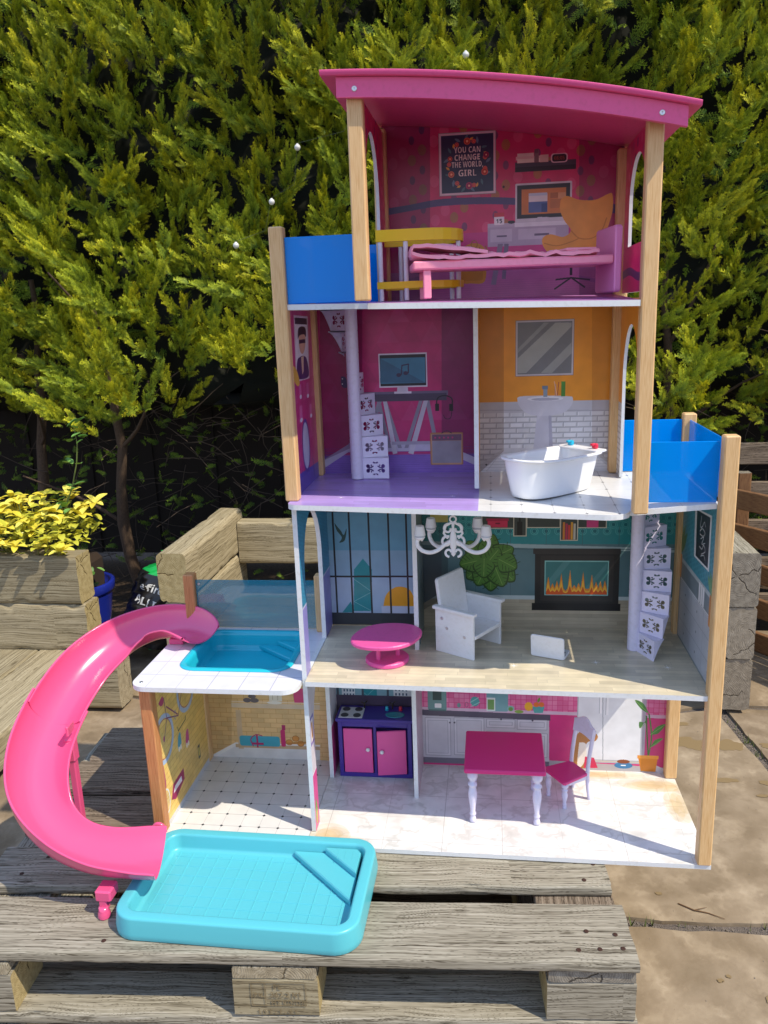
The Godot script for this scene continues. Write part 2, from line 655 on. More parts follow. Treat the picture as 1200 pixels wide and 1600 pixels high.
func materials() -> void:
	var worn := noise_tex(91, 0.02, ramp(["f1efeb", "fafaf8", "ffffff", "fdfcfb", "f5f3f0"]), 4)
	var paint := {"albedo_texture": worn, "uv1_triplanar": true, "uv1_world_triplanar": true, "uv1_scale": Vector3(6, 6, 6)}
	M.white = mat(hexc("e4e5e7"), 0.45, paint)
	M.edge = mat(hexc("dee0e2"), 0.55, paint)
	M.plain_back = mat(hexc("cdb899"), 0.7)
	M.lilac = mat(hexc("dad6ec"), 0.33, paint)
	M.pink_wood = mat(hexc("e2589d"), 0.42, paint)
	M.pink_roof = mat(hexc("e6558f"), 0.4, paint)
	M.pink_bed = mat(hexc("fa9db6"), 0.42, paint)
	M.hot_pink = mat(hexc("e05384"), 0.22, {"clearcoat_enabled": true, "clearcoat": 0.35, "clearcoat_roughness": 0.15})
	M.turquoise = mat(hexc("58b9c5"), 0.3)
	M.pool_blue = mat(hexc("22b2c6"), 0.2)
	M.yellow = mat(hexc("f2cc12"), 0.4)
	M.steel = mat(hexc("c9c9cc"), 0.3, {"metallic": 0.9})
	M.black = mat(hexc("1c1b1d"), 0.45)
	var scuff := noise_tex(95, 0.03, ramp(["d0d0d0", "e4e4e4", "f4f4f4", "ffffff"]), 4)
	for k in ["hot_pink", "turquoise", "pool_blue"]:
		M[k].roughness_texture = scuff
		M[k].uv1_triplanar = true
		M[k].uv1_scale = Vector3(5, 5, 5)
		M[k].roughness = M[k].roughness * 1.15
	M.blue_acrylic = mat(Color(0.0, 0.56, 0.94, 0.82), 0.06, {"metallic_specular": 0.28, "transparency": BaseMaterial3D.TRANSPARENCY_ALPHA})
	M.teal_acrylic = mat(Color(0.02, 0.52, 0.62, 0.56), 0.05, {"transparency": BaseMaterial3D.TRANSPARENCY_ALPHA})
	M.pine = mat(Color.WHITE, 0.5, {
		"albedo_texture": noise_tex(3, 0.02, ramp(["b98a55", "cfa26b", "dab27c", "e0bb88", "d3a872", "c4945d"]), 4),
		"uv1_triplanar": true, "uv1_scale": Vector3(45, 1.3, 45)})
	M.pine_red = mat(Color.WHITE, 0.5, {
		"albedo_texture": noise_tex(8, 0.02, ramp(["9c6238", "b8794a", "c98f5c", "b5743f"]), 4),
		"uv1_triplanar": true, "uv1_scale": Vector3(45, 1.3, 45)})

func deck_outline(a: float, b: float, front: float, back: float, k: float) -> PackedVector2Array:
	# seen from above, y towards the back; front corners rounded
	var q := PackedVector2Array()
	for i in 9:
		var t := PI + PI / 2 * i / 8
		q.append(Vector2(a + k + k * cos(t), front + k + k * sin(t)))
	for i in 9:
		var t := PI * 1.5 + PI / 2 * i / 8
		q.append(Vector2(b - k + k * cos(t), front + k + k * sin(t)))
	q.append(Vector2(b, back)); q.append(Vector2(a, back))
	return q


# ---------------------------------------------------------------- what is printed on the house's boards
func bricks(p: Pix, a: Array, bw: float, bh: float, c: Color, joint: Color, bevel := false) -> void:
	var rng := RandomNumberGenerator.new()
	rng.seed = 5
	var ax := minf(a[0], a[2]); var bx := maxf(a[0], a[2]); var ay := minf(a[1], a[3]); var by := maxf(a[1], a[3])
	p.rect(a, joint)
	var row := 0
	var y := ay
	while y < by:
		var x := ax - (bw / 2 if row % 2 else 0.0)
		while x < bx:
			var l := maxf(x + 0.7, ax); var r := minf(x + bw - 0.7, bx); var t := minf(y + bh - 0.7, by)
			if r > l:
				var k := rng.randf_range(0.96, 1.04)
				p.rect([l, y + 0.7, r, t], Color(c.r * k, c.g * k, c.b * k))
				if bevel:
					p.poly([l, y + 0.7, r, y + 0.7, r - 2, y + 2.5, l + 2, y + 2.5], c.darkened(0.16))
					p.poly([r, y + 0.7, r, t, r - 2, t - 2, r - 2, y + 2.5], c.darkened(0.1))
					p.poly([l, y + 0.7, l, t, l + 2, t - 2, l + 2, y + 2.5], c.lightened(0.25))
			x += bw
		y += bh
		row += 1

func tiles(p: Pix, a: Array, w: float, h: float, joint: Color, jw: float, diamond := 0.0, shift := 0.0) -> void:
	var ax := minf(a[0], a[2]); var bx := maxf(a[0], a[2]); var ay := minf(a[1], a[3]); var by := maxf(a[1], a[3])
	var x := ax + shift
	while x < bx:
		p.line([x, ay, x, by], jw, joint)
		x += w
	var y := ay + h / 2
	while y < by:
		p.line([ax, y, bx, y], jw, joint)
		if diamond > 0.0:
			x = ax + shift
			while x < bx:
				p.poly([x - diamond, y, x, y + diamond, x + diamond, y, x, y - diamond], hexc("3b3d45"))
				x += w
		y += h

func planks(p: Pix, a: Array, h: float, len_: float, c: Color, seed_: int) -> void:
	var rng := RandomNumberGenerator.new()
	rng.seed = seed_
	var y: float = minf(a[1], a[3])
	while y < maxf(a[1], a[3]):
		var x: float = minf(a[0], a[2]) - rng.randf() * len_
		while x < maxf(a[0], a[2]):
			var k := rng.randf_range(0.93, 1.05)
			p.rect([x, y, x + len_, y + h], Color(c.r * k, c.g * k, c.b * k))
			for i in 4:
				var yy := y + rng.randf() * h
				p.line([x + rng.randf() * len_ * 0.5, yy, x + len_ * rng.randf_range(0.5, 1.0), yy], 0.5, Color(c.darkened(0.12), 0.5))
			p.line([x, y, x, y + h], 0.5, Color(c.darkened(0.2), 0.7))
			x += len_
		p.line([minf(a[0], a[2]), y, maxf(a[0], a[2]), y], 0.5, Color(c.darkened(0.22), 0.7))
		y += h

func sparkle(p: Pix, x: float, y: float, k: float) -> void:
	for i in 8:
		var a := i * PI / 4
		var l := k * (1.0 if i % 2 == 0 else 0.7)
		p.poly([x + cos(a) * l, y + sin(a) * l, x + cos(a + 1.57) * k * 0.05, y + sin(a + 1.57) * k * 0.05, x - cos(a + 1.57) * k * 0.05, y - sin(a + 1.57) * k * 0.05], Color(1, 1, 1, 0.85))

func frame(p: Pix, a: Array, w: float, c: Color, inside: Color) -> void:
	p.rect([a[0] - w, a[1] + w, a[2] + w, a[3] - w], c.darkened(0.35))
	p.rect([a[0] - w + 1, a[1] + w - 1, a[2] + w - 1, a[3] - w + 1], c)
	p.rect(a, inside)

func leaf(p: Pix, x: float, y: float, l: float, w: float, a: float, c: Color) -> void:
	var d := Vector2(cos(a), sin(a)); var o := d.orthogonal()
	p.blob([x, y, x + d.x * l * 0.45 + o.x * w, y + d.y * l * 0.45 + o.y * w, x + d.x * l, y + d.y * l, x + d.x * l * 0.45 - o.x * w, y + d.y * l * 0.45 - o.y * w], c)

func print_bedroom() -> Pix:
	var p := Pix.new(-602, 1036, -136, 1392, 2.0, hexc("d8336f"))
	var rng := RandomNumberGenerator.new()
	rng.seed = 11
	for i in 12:
		for j in 12:
			var x: float = -600.0 + j * 40 + (20 if i % 2 else 0); var y := 1178.0 + i * 18
			var k := (i * 3 + j * 5) % 4
			if k == 0:
				p.ell(x, y, 5.5, 8, hexc("8a3f70"))
			elif k == 1:
				p.ell(x + 3, y - 4, 9, 11, Color(hexc("e96b93"), 0.55))
			elif k == 2:
				p.ell(x, y, 8, 10, Color(hexc("b08a4a"), 0.75))
	p.rect([-602, 1036, -136, 1166], hexc("cf3585"))
	p.blob([-600.5, 1205.1, -547.0, 1212.0, -484.0, 1218.3, -397.2, 1217.4, -299.4, 1209.0, -208.9, 1197.5, -125.2, 1185.3, -125.8, 1200.3, -209.2, 1211.4, -299.6, 1221.8, -397.2, 1230.3, -483.8, 1231.2, -546.7, 1223.8, -600.1, 1217.0], hexc("58497c"))
	p.rect([-614.8, 1096.3, -113.2, 1019.4], hexc("b9649c"))
	for i in 9:
		var y := 1040.0 + i * 4.2
		p.line([-602, y, -136, y + 1], 0.5, hexc("a45590"))
	p.poly([-607.8, 1074.9, -509.3, 1092.0, -509.5, 1084.6, -608.1, 1066.2], hexc("9d5a97"))
	p.poly([-219.5, 1077.8, -114.4, 1052.0, -114.1, 1043.6, -219.3, 1070.6], hexc("9d5a97"))
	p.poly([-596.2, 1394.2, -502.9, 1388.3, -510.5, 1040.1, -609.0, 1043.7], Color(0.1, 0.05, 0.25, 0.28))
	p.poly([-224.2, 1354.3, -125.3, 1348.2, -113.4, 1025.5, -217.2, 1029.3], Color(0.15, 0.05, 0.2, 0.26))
	# poster
	var a := [-482.9, 1344.3, -383.6, 1241.2]
	frame(p, a, 5, hexc("f0d3dd"), hexc("343a5c"))
	var cx: float = (a[0] + a[2]) / 2; var cy: float = (a[1] + a[3]) / 2
	for i in 26:
		var t := TAU * i / 26
		var rx := cx + cos(t) * 35; var ry := cy + sin(t) * 42
		if i % 4 == 0:
			leaf(p, rx, ry, 13, 2.6, t + 0.7, hexc("6d86a0"))
		elif i % 4 == 1:
			p.ell(rx, ry, 4.2, 4.2, hexc("ef6d5a")); p.ring(rx, ry, 2.3, 2.3, 0.8, hexc("b5384a"))
		elif i % 4 == 2:
			leaf(p, rx, ry, 9, 2.2, t - 0.9, hexc("f2b34c"))
		else:
			leaf(p, rx, ry, 12, 2.4, t - 0.6, hexc("557a86"))
	for q in [[0, 40, 6.5, "f0694f"], [-31, -18, 6, "ef7f62"], [33, -16, 6.5, "e8503f"], [3, -40, 6.5, "c8346f"], [36, 14, 5.5, "b62c5c"], [-33, 10, 4.5, "e5564a"]]:
		p.ell(cx + q[0], cy + q[1], q[2], q[2], hexc(q[3]))
		p.ring(cx + q[0], cy + q[1], q[2] * 0.6, q[2] * 0.6, 0.9, hexc(q[3]).darkened(0.35))
		p.ell(cx + q[0], cy + q[1], q[2] * 0.25, q[2] * 0.25, hexc("ffd8b0"))
	p.text("YOU CAN", cx, cy + 25, 10.5, hexc("f6e6e0"), 0.82)
	p.text("CHANGE", cx, cy + 11.5, 10.5, hexc("f6e6e0"), 0.86)
	p.text("THE WORLD,", cx, cy - 2, 10.5, hexc("f6e6e0"), 0.72)
	p.text("GIRL", cx, cy - 16.5, 12, hexc("f6e6e0"), 0.95)
	p.ell([-364.1, 1247.1][0], [-364.1, 1247.1][1], 2.2, 2.2, hexc("2a0d1b"))
	# shelf, books, clock
	p.rect([-342.3, 1289.5, -228.4, 1273.0], hexc("4a4154")); p.rect([-342.3, 1280.4, -228.4, 1271.8], hexc("2d2738"))
	for q in [[[-338.7, 1305.2, -307.5, 1298.9], "f0d9cf"], [[-341.1, 1299.7, -293.1, 1292.4], "e9c3bd"], [[-338.7, 1295.0, -290.6, 1287.8], "f4e2d4"], [[-295.5, 1300.5, -279.8, 1287.2], "eccabf"]]:
		p.rect(q[0], hexc(q[1])); p.line([q[0][0], q[0][3], q[0][2], q[0][3]], 0.8, hexc("9c5d68"))
	p.rect([-306.4, 1310.1, -297.8, 1288.2], hexc("8b6a72")); p.ell([-302.8, 1307.7][0], [-302.8, 1307.7][1], 4, 4, hexc("73515e"))
	p.rrect([-275.3, 1301.6, -244.1, 1285.1], 5, hexc("ecc9d2")); p.rrect([-272.9, 1299.8, -246.5, 1287.0], 4, hexc("2c2430"))
	p.text("08:05", [-259.7, 1293.3][0], [-259.7, 1293.3][1], 6.5, hexc("a8453d"), 0.9)
	# computer
	p.rrect([-342.2, 1251.7, -234.8, 1174.4], 3, hexc("ded5dd")); p.rect([-338.5, 1248.1, -238.7, 1187.4], hexc("2d2733")); p.rect([-330.0, 1240.7, -246.0, 1194.7], hexc("d98244"))
	p.rect([-316.6, 1230.8, -281.1, 1197.6], hexc("efe4e6")); p.rect([-316.5, 1216.9, -281.1, 1197.6], hexc("5b6ea8")); p.rect([-316.6, 1233.1, -281.5, 1227.8], hexc("c9d2e2")); p.rect([-292.2, 1213.3, -281.1, 1197.6], hexc("3c4d86"))
	p.rect([-275.5, 1232.1, -260.9, 1222.1], hexc("b56a3b")); p.rect([-261.1, 1231.3, -246.4, 1215.6], hexc("e2a06b")); p.rect([-275.4, 1220.5, -246.2, 1204.0], hexc("c67844"))
	p.poly([-299.2, 1189.2, -277.4, 1188.1, -272.3, 1176.2, -305.2, 1177.8], hexc("d8ced8"))
	# desk
	p.rect([-394.9, 1180.9, -240.7, 1166.5], hexc("c9b7c9")); p.rect([-395.0, 1173.8, -240.2, 1138.2], hexc("bda9bf")); p.rect([-390.0, 1170.0, -348.0, 1146.7], hexc("cfbfd0")); p.rect([-335.8, 1168.6, -264.7, 1148.8], hexc("cfbfd0"))
	p.rect([-377.7, 1158.7, -357.9, 1155.4], hexc("6e5d78")); p.rect([-305.1, 1158.9, -276.9, 1155.2], hexc("6e5d78"))
	p.poly([-375.2, 1143.1, -365.3, 1142.7, -379.1, 1066.0, -389.2, 1066.4], hexc("8d7a94")); p.poly([-362.8, 1142.6, -354.2, 1142.2, -360.3, 1076.2, -367.8, 1076.5], hexc("7d6b86"))
	p.rect([-343.2, 1180.7, -240.8, 1172.3], hexc("efe6ee")); p.ell([-349.3, 1182.2][0], [-349.3, 1182.2][1], 7, 3, hexc("2f2b38"))
	p.rrect([-382.5, 1200.3, -362.8, 1178.2], 2, hexc("f3e9ee")); p.rect([-382.5, 1200.3, -362.8, 1192.9], hexc("cf3c52")); p.text("15", [-372.7, 1185.1][0], [-372.7, 1185.1][1], 8, hexc("2f2b38"), 1.0)
	# backpack
	p.blob([-449.3, 1109.0, -445.2, 1135.4, -425.0, 1146.6, -402.6, 1138.4, -397.8, 1109.3, -401.8, 1073.0, -427.0, 1070.3, -451.0, 1074.9], hexc("c98a2b")); p.ring([-421.3, 1144.0][0], [-421.3, 1144.0][1], 6, 7, 1.6, hexc("a06a1f"))
	p.rrect([-446.9, 1099.2, -404.3, 1075.5], 5, hexc("b87a22")); p.line([-436.4, 1141.1, -439.3, 1104.9], 1.6, hexc("8b5b19")); p.line([-411.4, 1138.7, -409.1, 1103.7], 1.6, hexc("8b5b19")); p.curve([-400.1, 1140.6, -391.5, 1121.1, -395.3, 1099.5], 2.5, hexc("a06a1f"))
	# egg chair
	p.blob([-256.1, 1218.4, -244.2, 1224.7, -221.3, 1216.6, -191.4, 1215.1, -167.9, 1224.2, -159.6, 1222.6, -158.7, 1192.7, -168.3, 1158.4, -179.5, 1129.6, -191.1, 1110.0, -237.2, 1109.6, -271.6, 1118.3, -287.7, 1134.4, -289.1, 1149.9, -274.5, 1156.3, -250.1, 1150.5, -235.8, 1161.6, -248.2, 1179.7, -257.0, 1199.9], hexc("ea9c3f"))
	p.curve([-235.8, 1161.6, -219.7, 1146.7, -195.6, 1145.6, -177.9, 1158.9, -169.0, 1181.7], 2.2, hexc("c97c28")); p.curve([-286.5, 1140.3, -262.0, 1134.5, -235.4, 1140.4, -219.7, 1146.7], 2.0, hexc("c97c28"))
	p.line([-233.6, 1111.8, -234.2, 1078.4], 5, hexc("2c2533")); p.line([-265.7, 1053.0, -234.1, 1073.6, -197.3, 1068.5], 3, hexc("2c2533")); p.line([-232.9, 1073.5, -206.7, 1054.4], 3, hexc("2c2533")); p.line([-232.9, 1073.5, -263.5, 1071.1], 3, hexc("2c2533"))
	p.grain(0.1, 0.01, 3)
	return p

func print_music() -> Pix:
	var p := Pix.new(-760, 686, -414, 1040, 2.0, hexc("bb2b6d"))
	var rng := RandomNumberGenerator.new()
	rng.seed = 4
	for i in 9:
		for j in 9:
			var x: float = -760.0 + j * 46 + (23 if i % 2 else 0); var y := 760.0 + i * 40
			var k := rng.randf_range(-0.06, 0.09)
			var c := hexc("bb2b6d").lightened(k) if k > 0 else hexc("bb2b6d").darkened(-k)
			p.poly([x - 23, y, x + 23, y, x, y + 40], c)
	p.rect([-753.2, 727.9, -413.8, 616.3], hexc("8463b8"))
	for i in 14:
		var y := 690.0 + i * 4.0
		p.line([-760, y, -414, y + rng.randf_range(-1, 1)], 0.6, hexc("6d4fa2"))
	p.poly([-754.0, 714.0, -685.3, 754.6, -686.0, 738.1, -755.0, 694.5], hexc("b9b3c9")); p.rect([-689.4, 754.6, -479.5, 735.2], hexc("b9b3c9")); p.poly([-492.6, 751.6, -413.1, 715.3, -413.2, 699.0, -492.9, 735.4], hexc("b9b3c9"))
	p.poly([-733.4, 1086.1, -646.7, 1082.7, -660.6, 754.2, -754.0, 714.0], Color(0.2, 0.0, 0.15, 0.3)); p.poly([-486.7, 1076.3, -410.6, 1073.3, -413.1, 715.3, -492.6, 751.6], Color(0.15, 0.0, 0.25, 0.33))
	# desk on trestles
	for q in [[-627.0, 844.0, -618.9, 843.8, -598.1, 742.3, -606.3, 742.4], [-613.6, 843.7, -605.5, 843.5, -576.4, 742.0, -584.5, 742.1], [-624.3, 843.9, -614.9, 843.7, -641.3, 756.6, -649.5, 756.7], [-537.4, 842.0, -529.4, 841.8, -562.8, 741.8, -571.0, 741.9], [-525.4, 841.7, -516.1, 841.5, -500.6, 754.4, -508.6, 754.6]]:
		p.poly(q, hexc("8d8799"))
	p.poly([-613.6, 843.7, -605.5, 843.5, -586.2, 731.2, -595.9, 728.6], hexc("c4bfcc")); p.poly([-528.1, 841.8, -518.8, 841.6, -552.4, 728.0, -563.2, 730.9], hexc("c4bfcc"))
	p.rect([-597.7, 755.9, -500.7, 749.0], hexc("a29db0")); p.rect([-664.2, 860.7, -477.6, 851.2], hexc("6b5f7b")); p.rect([-664.4, 855.4, -480.4, 840.7], hexc("4a4058"))
	# screen with a note
	p.rect([-619.5, 938.3, -519.5, 869.2], hexc("d9d3de")); p.rect([-616.9, 935.6, -522.1, 871.9], hexc("24222c")); p.rect([-615.8, 929.1, -523.3, 877.2], hexc("41809b")); p.poly([-615.8, 929.1, -523.3, 877.2, -617.6, 879.5], hexc("3a6a86"))
	p.ell([-578.4, 894.2][0], [-578.4, 894.2][1], 5, 4, hexc("3d3050")); p.ell([-563.7, 897.8][0], [-563.7, 897.8][1], 5, 4, hexc("3d3050")); p.line([-573.1, 894.1, -571.2, 913.6, -557.9, 915.8, -558.4, 897.6], 2.4, hexc("3d3050"))
	p.poly([-581.8, 870.7, -560.5, 870.2, -559.5, 858.3, -583.5, 858.9], hexc("cfc9d6")); p.rect([-588.8, 860.3, -552.9, 856.2], hexc("d9d3de"))
	# headphones and amplifier
	p.curve([-501.8, 829.3, -498.8, 845.1, -484.2, 850.0, -469.9, 843.1, -470.1, 826.0], 2.5, hexc("241d2e")); p.rect([-504.4, 833.3, -496.7, 818.6], hexc("1c1724")); p.rect([-475.3, 832.7, -467.6, 818.0], hexc("1c1724")); p.curve([-470.2, 818.1, -473.1, 803.5, -483.7, 802.4, -487.6, 810.5], 1.2, hexc("241d2e"))
	p.rrect([-516.3, 773.6, -447.9, 704.8], 3, hexc("a8754e")); p.rrect([-514.3, 770.8, -449.8, 706.2], 2, hexc("c79a74")); p.rect([-512.3, 769.5, -451.2, 756.4], hexc("75536b")); p.rect([-512.6, 756.0, -451.8, 709.0], hexc("98949f"))
	for i in 5:
		p.ell([-505.8, 762.6][0] + i * 9, [-505.8, 762.6][1], 1.8, 1.8, hexc("d8447c"))
	p.curve([-492.3, 771.8, -481.5, 777.0, -471.0, 771.5], 2.0, hexc("4c3648"))
	p.blob([-699.1, 894.7, -689.8, 891.8, -686.6, 873.2, -694.9, 870.8, -699.9, 878.8], hexc("3a2a5c")); p.ell([-696.7, 889.4][0], [-696.7, 889.4][1], 1.2, 1.2, Color.WHITE); p.ell([-697.2, 878.8][0], [-697.2, 878.8][1], 1.2, 1.2, Color.WHITE)
	p.grain(0.12, 0.01, 5)
	return p

func print_bath() -> Pix:
	var p := Pix.new(-418, 686, -136, 1040, 2.0, hexc("eb9a2c"))
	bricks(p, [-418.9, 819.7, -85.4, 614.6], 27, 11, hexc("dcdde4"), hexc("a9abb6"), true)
	p.rect([-418.8, 834.1, -93.1, 811.7], hexc("c3c3cd")); p.line([-418.9, 818.4, -93.1, 811.7], 1.0, hexc("9c9daa"))
	p.poly([-420.0, 682.7, -364.1, 732.2, -185.1, 729.7, -139.2, 689.2, -85.4, 614.6, -420.5, 616.3], hexc("e8e8ec"))
	p.poly([-419.9, 699.1, -364.1, 738.9, -185.3, 736.3, -142.2, 703.9, -141.8, 689.2, -185.0, 725.7, -364.1, 728.2, -420.0, 682.7], hexc("d0d1d9"))
	for i in 7:
		var y := 692.0 + i * 6.0
		p.line([-418, y, -136, y], 0.5, hexc("a8a8b2"))
	for i in 6:
		var x := -400.0 + i * 52
		p.line([x, 690, x + (-265 - x) * 0.25, 732], 0.5, hexc("a8a8b2"))
		p.poly([x - 3, 704, x, 706, x + 3, 704, x, 702], hexc("3b3d45"))
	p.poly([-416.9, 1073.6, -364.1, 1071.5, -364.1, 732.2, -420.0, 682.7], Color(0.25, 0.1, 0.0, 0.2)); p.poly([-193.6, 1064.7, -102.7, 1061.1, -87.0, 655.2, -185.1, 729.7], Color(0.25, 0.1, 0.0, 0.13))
	# mirror
	var a := [-336.3, 991.6, -229.3, 889.0]
	frame(p, a, 4, hexc("c9c3cc"), hexc("7d8085"))
	p.poly([-335.9, 891.8, -336.0, 921.2, -262.3, 989.1, -231.2, 988.1, -231.1, 980.7, -319.3, 891.4], hexc("a7aba9")); p.poly([-290.0, 890.6, -230.4, 949.6, -230.0, 928.3, -268.4, 890.1], hexc("a0a4a4")); p.poly([-336.1, 940.2, -284.8, 989.9, -274.8, 989.6, -336.1, 931.3], hexc("969a9b"))
	# basin
	p.poly([-295.6, 817.2, -268.7, 816.6, -263.7, 733.5, -303.9, 734.1], hexc("c6c6d6")); p.poly([-273.8, 816.7, -268.7, 816.6, -263.7, 733.5, -271.5, 733.6], hexc("adadc2"))
	p.blob([-337.0, 841.5, -326.7, 845.2, -280.6, 845.4, -234.7, 843.1, -225.8, 839.0, -228.0, 824.9, -244.3, 809.6, -282.6, 803.8, -316.2, 809.7, -333.1, 825.8], hexc("d0d0de")); p.ell([-280.5, 838.9][0], [-280.5, 838.9][1], 36, 5, hexc("e9e9f2")); p.ell([-280.5, 838.9][0], [-280.5, 838.9][1] - 1, 28, 3, hexc("b5b5c8"))
	p.rect([-284.6, 861.0, -276.7, 842.7], hexc("8fa0b4")); p.rect([-287.2, 864.9, -275.6, 858.2], hexc("6f8299"))
	p.rect([-261.8, 868.2, -258.9, 844.9], hexc("c98c6a")); p.line([-257.6, 844.9, -263.1, 873.3], 1.5, hexc("e7b9a0")); p.line([-256.3, 844.9, -254.2, 871.8], 1.5, hexc("b3573f")); p.rect([-249.2, 873.0, -241.1, 843.2], hexc("4f8f3c"))
	p.grain(0.07, 0.01, 6)
	return p

func print_living() -> Pix:
	var p := Pix.new(-552, 338, 14, 690, 2.0, hexc("2f8a8c"))
	for i in 10:
		for j in 24:
			var x: float = -550.0 + j * 25 + (12.5 if i % 2 else 0); var y := 560.0 + i * 14
			p.ring(x, y, 8, 8, 1.2, hexc("59b0ab")); p.ell(x, y, 4.6, 4.6, hexc("1f7077")); p.ring(x, y, 4.6, 4.6, 0.7, hexc("6cc0b8"))
	p.rect([-552.1, 531.4, 22.3, 376.9], hexc("5b7a7e"))
	for i in 7:
		p.line([-500.0 + i * 75, 400, -500.0 + i * 75, 570], 1.0, hexc("4a666b"))
	p.poly([-551.9, 538.7, 14.8, 521.1, 15.2, 512.7, -552.1, 530.0], hexc("9eb3b3")); p.line([-552.4, 521.3, 14.8, 519.7], 1.2, hexc("3d565b"))
	p.poly([-555.1, 417.2, 20.3, 414.2, 20.9, 402.8, -555.4, 405.2], hexc("b9c6c4"))
	planks(p, [-555.4, 403.7, 25.3, 318.8], 8, 120, hexc("b3a78e"), 3)
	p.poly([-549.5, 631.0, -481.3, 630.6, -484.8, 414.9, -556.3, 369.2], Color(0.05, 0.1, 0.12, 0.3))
	p.rect([-520.0, 602.7, -482.1, 580.0], hexc("c9bd6a")); p.poly([-552.7, 509.7, -496.9, 520.0, -498.7, 422.1, -555.9, 384.3], hexc("3d4d55"))
	# box shelves
	for q in [[-411.0, 630.2, -317.2, 565.6], [-344.2, 629.8, -315.8, 548.7], [-316.3, 629.6, -245.5, 566.9], [-246.5, 629.2, -209.3, 538.9], [-211.2, 628.9, -151.0, 566.7]]:
		p.rect(q, hexc("cfc6b0")); p.rect([q[0] + 2, q[1], q[2] - 2, q[3] + 2], hexc("434a44"))
	p.rect([-397.8, 585.4, -356.1, 568.5], hexc("d63258")); p.rect([-400.5, 588.2, -353.4, 582.5], hexc("b3274a")); p.rect([-381.7, 578.3, -372.2, 575.5], hexc("7d1c36"))
	p.rect([-336.0, 581.0, -325.2, 551.5], hexc("22241f")); p.rect([-332.7, 589.4, -328.7, 579.6], hexc("22241f"))
	var bk := ["d8853a", "b93a58", "d8453f", "e0a13c", "c9c3b4"]
	for i in 5:
		p.rect([[-241.1, 541.7][0] + i * 5.5, [-241.1, 541.7][1], [-241.1, 541.7][0] + i * 5.5 + 4.6, [-241.7, 579.4][1] - i % 3 * 3], hexc(bk[i]))
	p.rrect([-192.0, 586.2, -168.0, 568.2], 1.5, hexc("d84583")); p.rect([-192.0, 586.2, -168.3, 582.0], hexc("b52f68"))
	# fireplace
	p.rect([-298.1, 516.2, -122.0, 395.4], hexc("2b2a28")); p.rrect([-302.2, 521.8, -120.5, 509.6], 2, hexc("3a3835")); p.rect([-303.9, 399.1, -117.6, 382.3], hexc("1f1e1d")); p.rect([-285.9, 506.2, -134.2, 403.9], hexc("363330"))
	p.rect([-277.7, 494.9, -143.9, 416.8], hexc("8fc7bd")); p.rect([-275.7, 492.7, -146.0, 419.0], hexc("3d7a77"))
	p.poly([-275.1, 443.1, -238.9, 492.9, -222.9, 492.9, -274.9, 424.2], Color(1, 1, 1, 0.1)); p.poly([-204.1, 419.1, -148.7, 489.7, -148.4, 478.4, -190.7, 419.3], Color(1, 1, 1, 0.1))
	for q in [[1.0, "e7862b"], [0.68, "f6b53a"], [0.36, "d9571f"]]:
		var f := []
		for i in 29:
			var x: float = lerpf([-274.1, 418.4][0], [-146.7, 419.7][0], i / 28.0)
			var up: float = (14.0 if i % 2 == 0 else 33.0 + 27.0 * sin(i * 1.9) * sin(i * 0.11 + 0.2)) * q[0]
			f.append(x); f.append([-210.8, 419.1][1] + maxf(up, 3.0))
		f.append([-146.7, 419.7][0]); f.append([-146.7, 419.7][1]); f.append([-274.1, 418.4][0]); f.append([-274.1, 418.4][1])
		p.poly(f, hexc(q[1]))
	# leafy plant
	for q in [[740, 858, 2.2, 62], [765, 850, 1.3, 66], [786, 862, 0.5, 64], [792, 895, -0.8, 66], [768, 908, -1.6, 64], [742, 893, -2.4, 62], [778, 878, -0.2, 60], [748, 876, 2.9, 60], [752, 902, -2.0, 58], [782, 903, -1.2, 58], [730, 878, -2.9, 50], [770, 868, 0.9, 54], [755, 888, -1.6, 50], [798, 880, -0.5, 48]]:
		var o := [-398.3, 485.7]
		var c := Vector2(o[0], o[1]) + Vector2(q[0] - 762, 882 - q[1]) * 1.15
		var dr := Vector2(cos(q[2]), sin(q[2]))
		leaf(p, c.x - dr.x * q[3] * 0.5, c.y - dr.y * q[3] * 0.5, q[3], 25, q[2], hexc("2f4a1d")); leaf(p, c.x - dr.x * q[3] * 0.5, c.y - dr.y * q[3] * 0.5 + 1, q[3] * 0.96, 22, q[2], hexc("527c33"))
		p.line([c.x - dr.x * q[3] * 0.4, c.y - dr.y * q[3] * 0.4, c.x + dr.x * q[3] * 0.4, c.y + dr.y * q[3] * 0.4], 1.2, hexc("85a653"))
		for k in 4:
			var s: Vector2 = c + dr * (q[3] * (-0.25 + k * 0.16))
			for sgn in [-1.0, 1.0]:
				var e: Vector2 = s + dr.rotated(sgn * 1.0) * 21.0
				p.line([s.x + (e.x - s.x) * 0.35, s.y + (e.y - s.y) * 0.35, e.x, e.y], 1.4, hexc("2f4a1d"))
	p.grain(0.08, 0.008, 8)
	return p

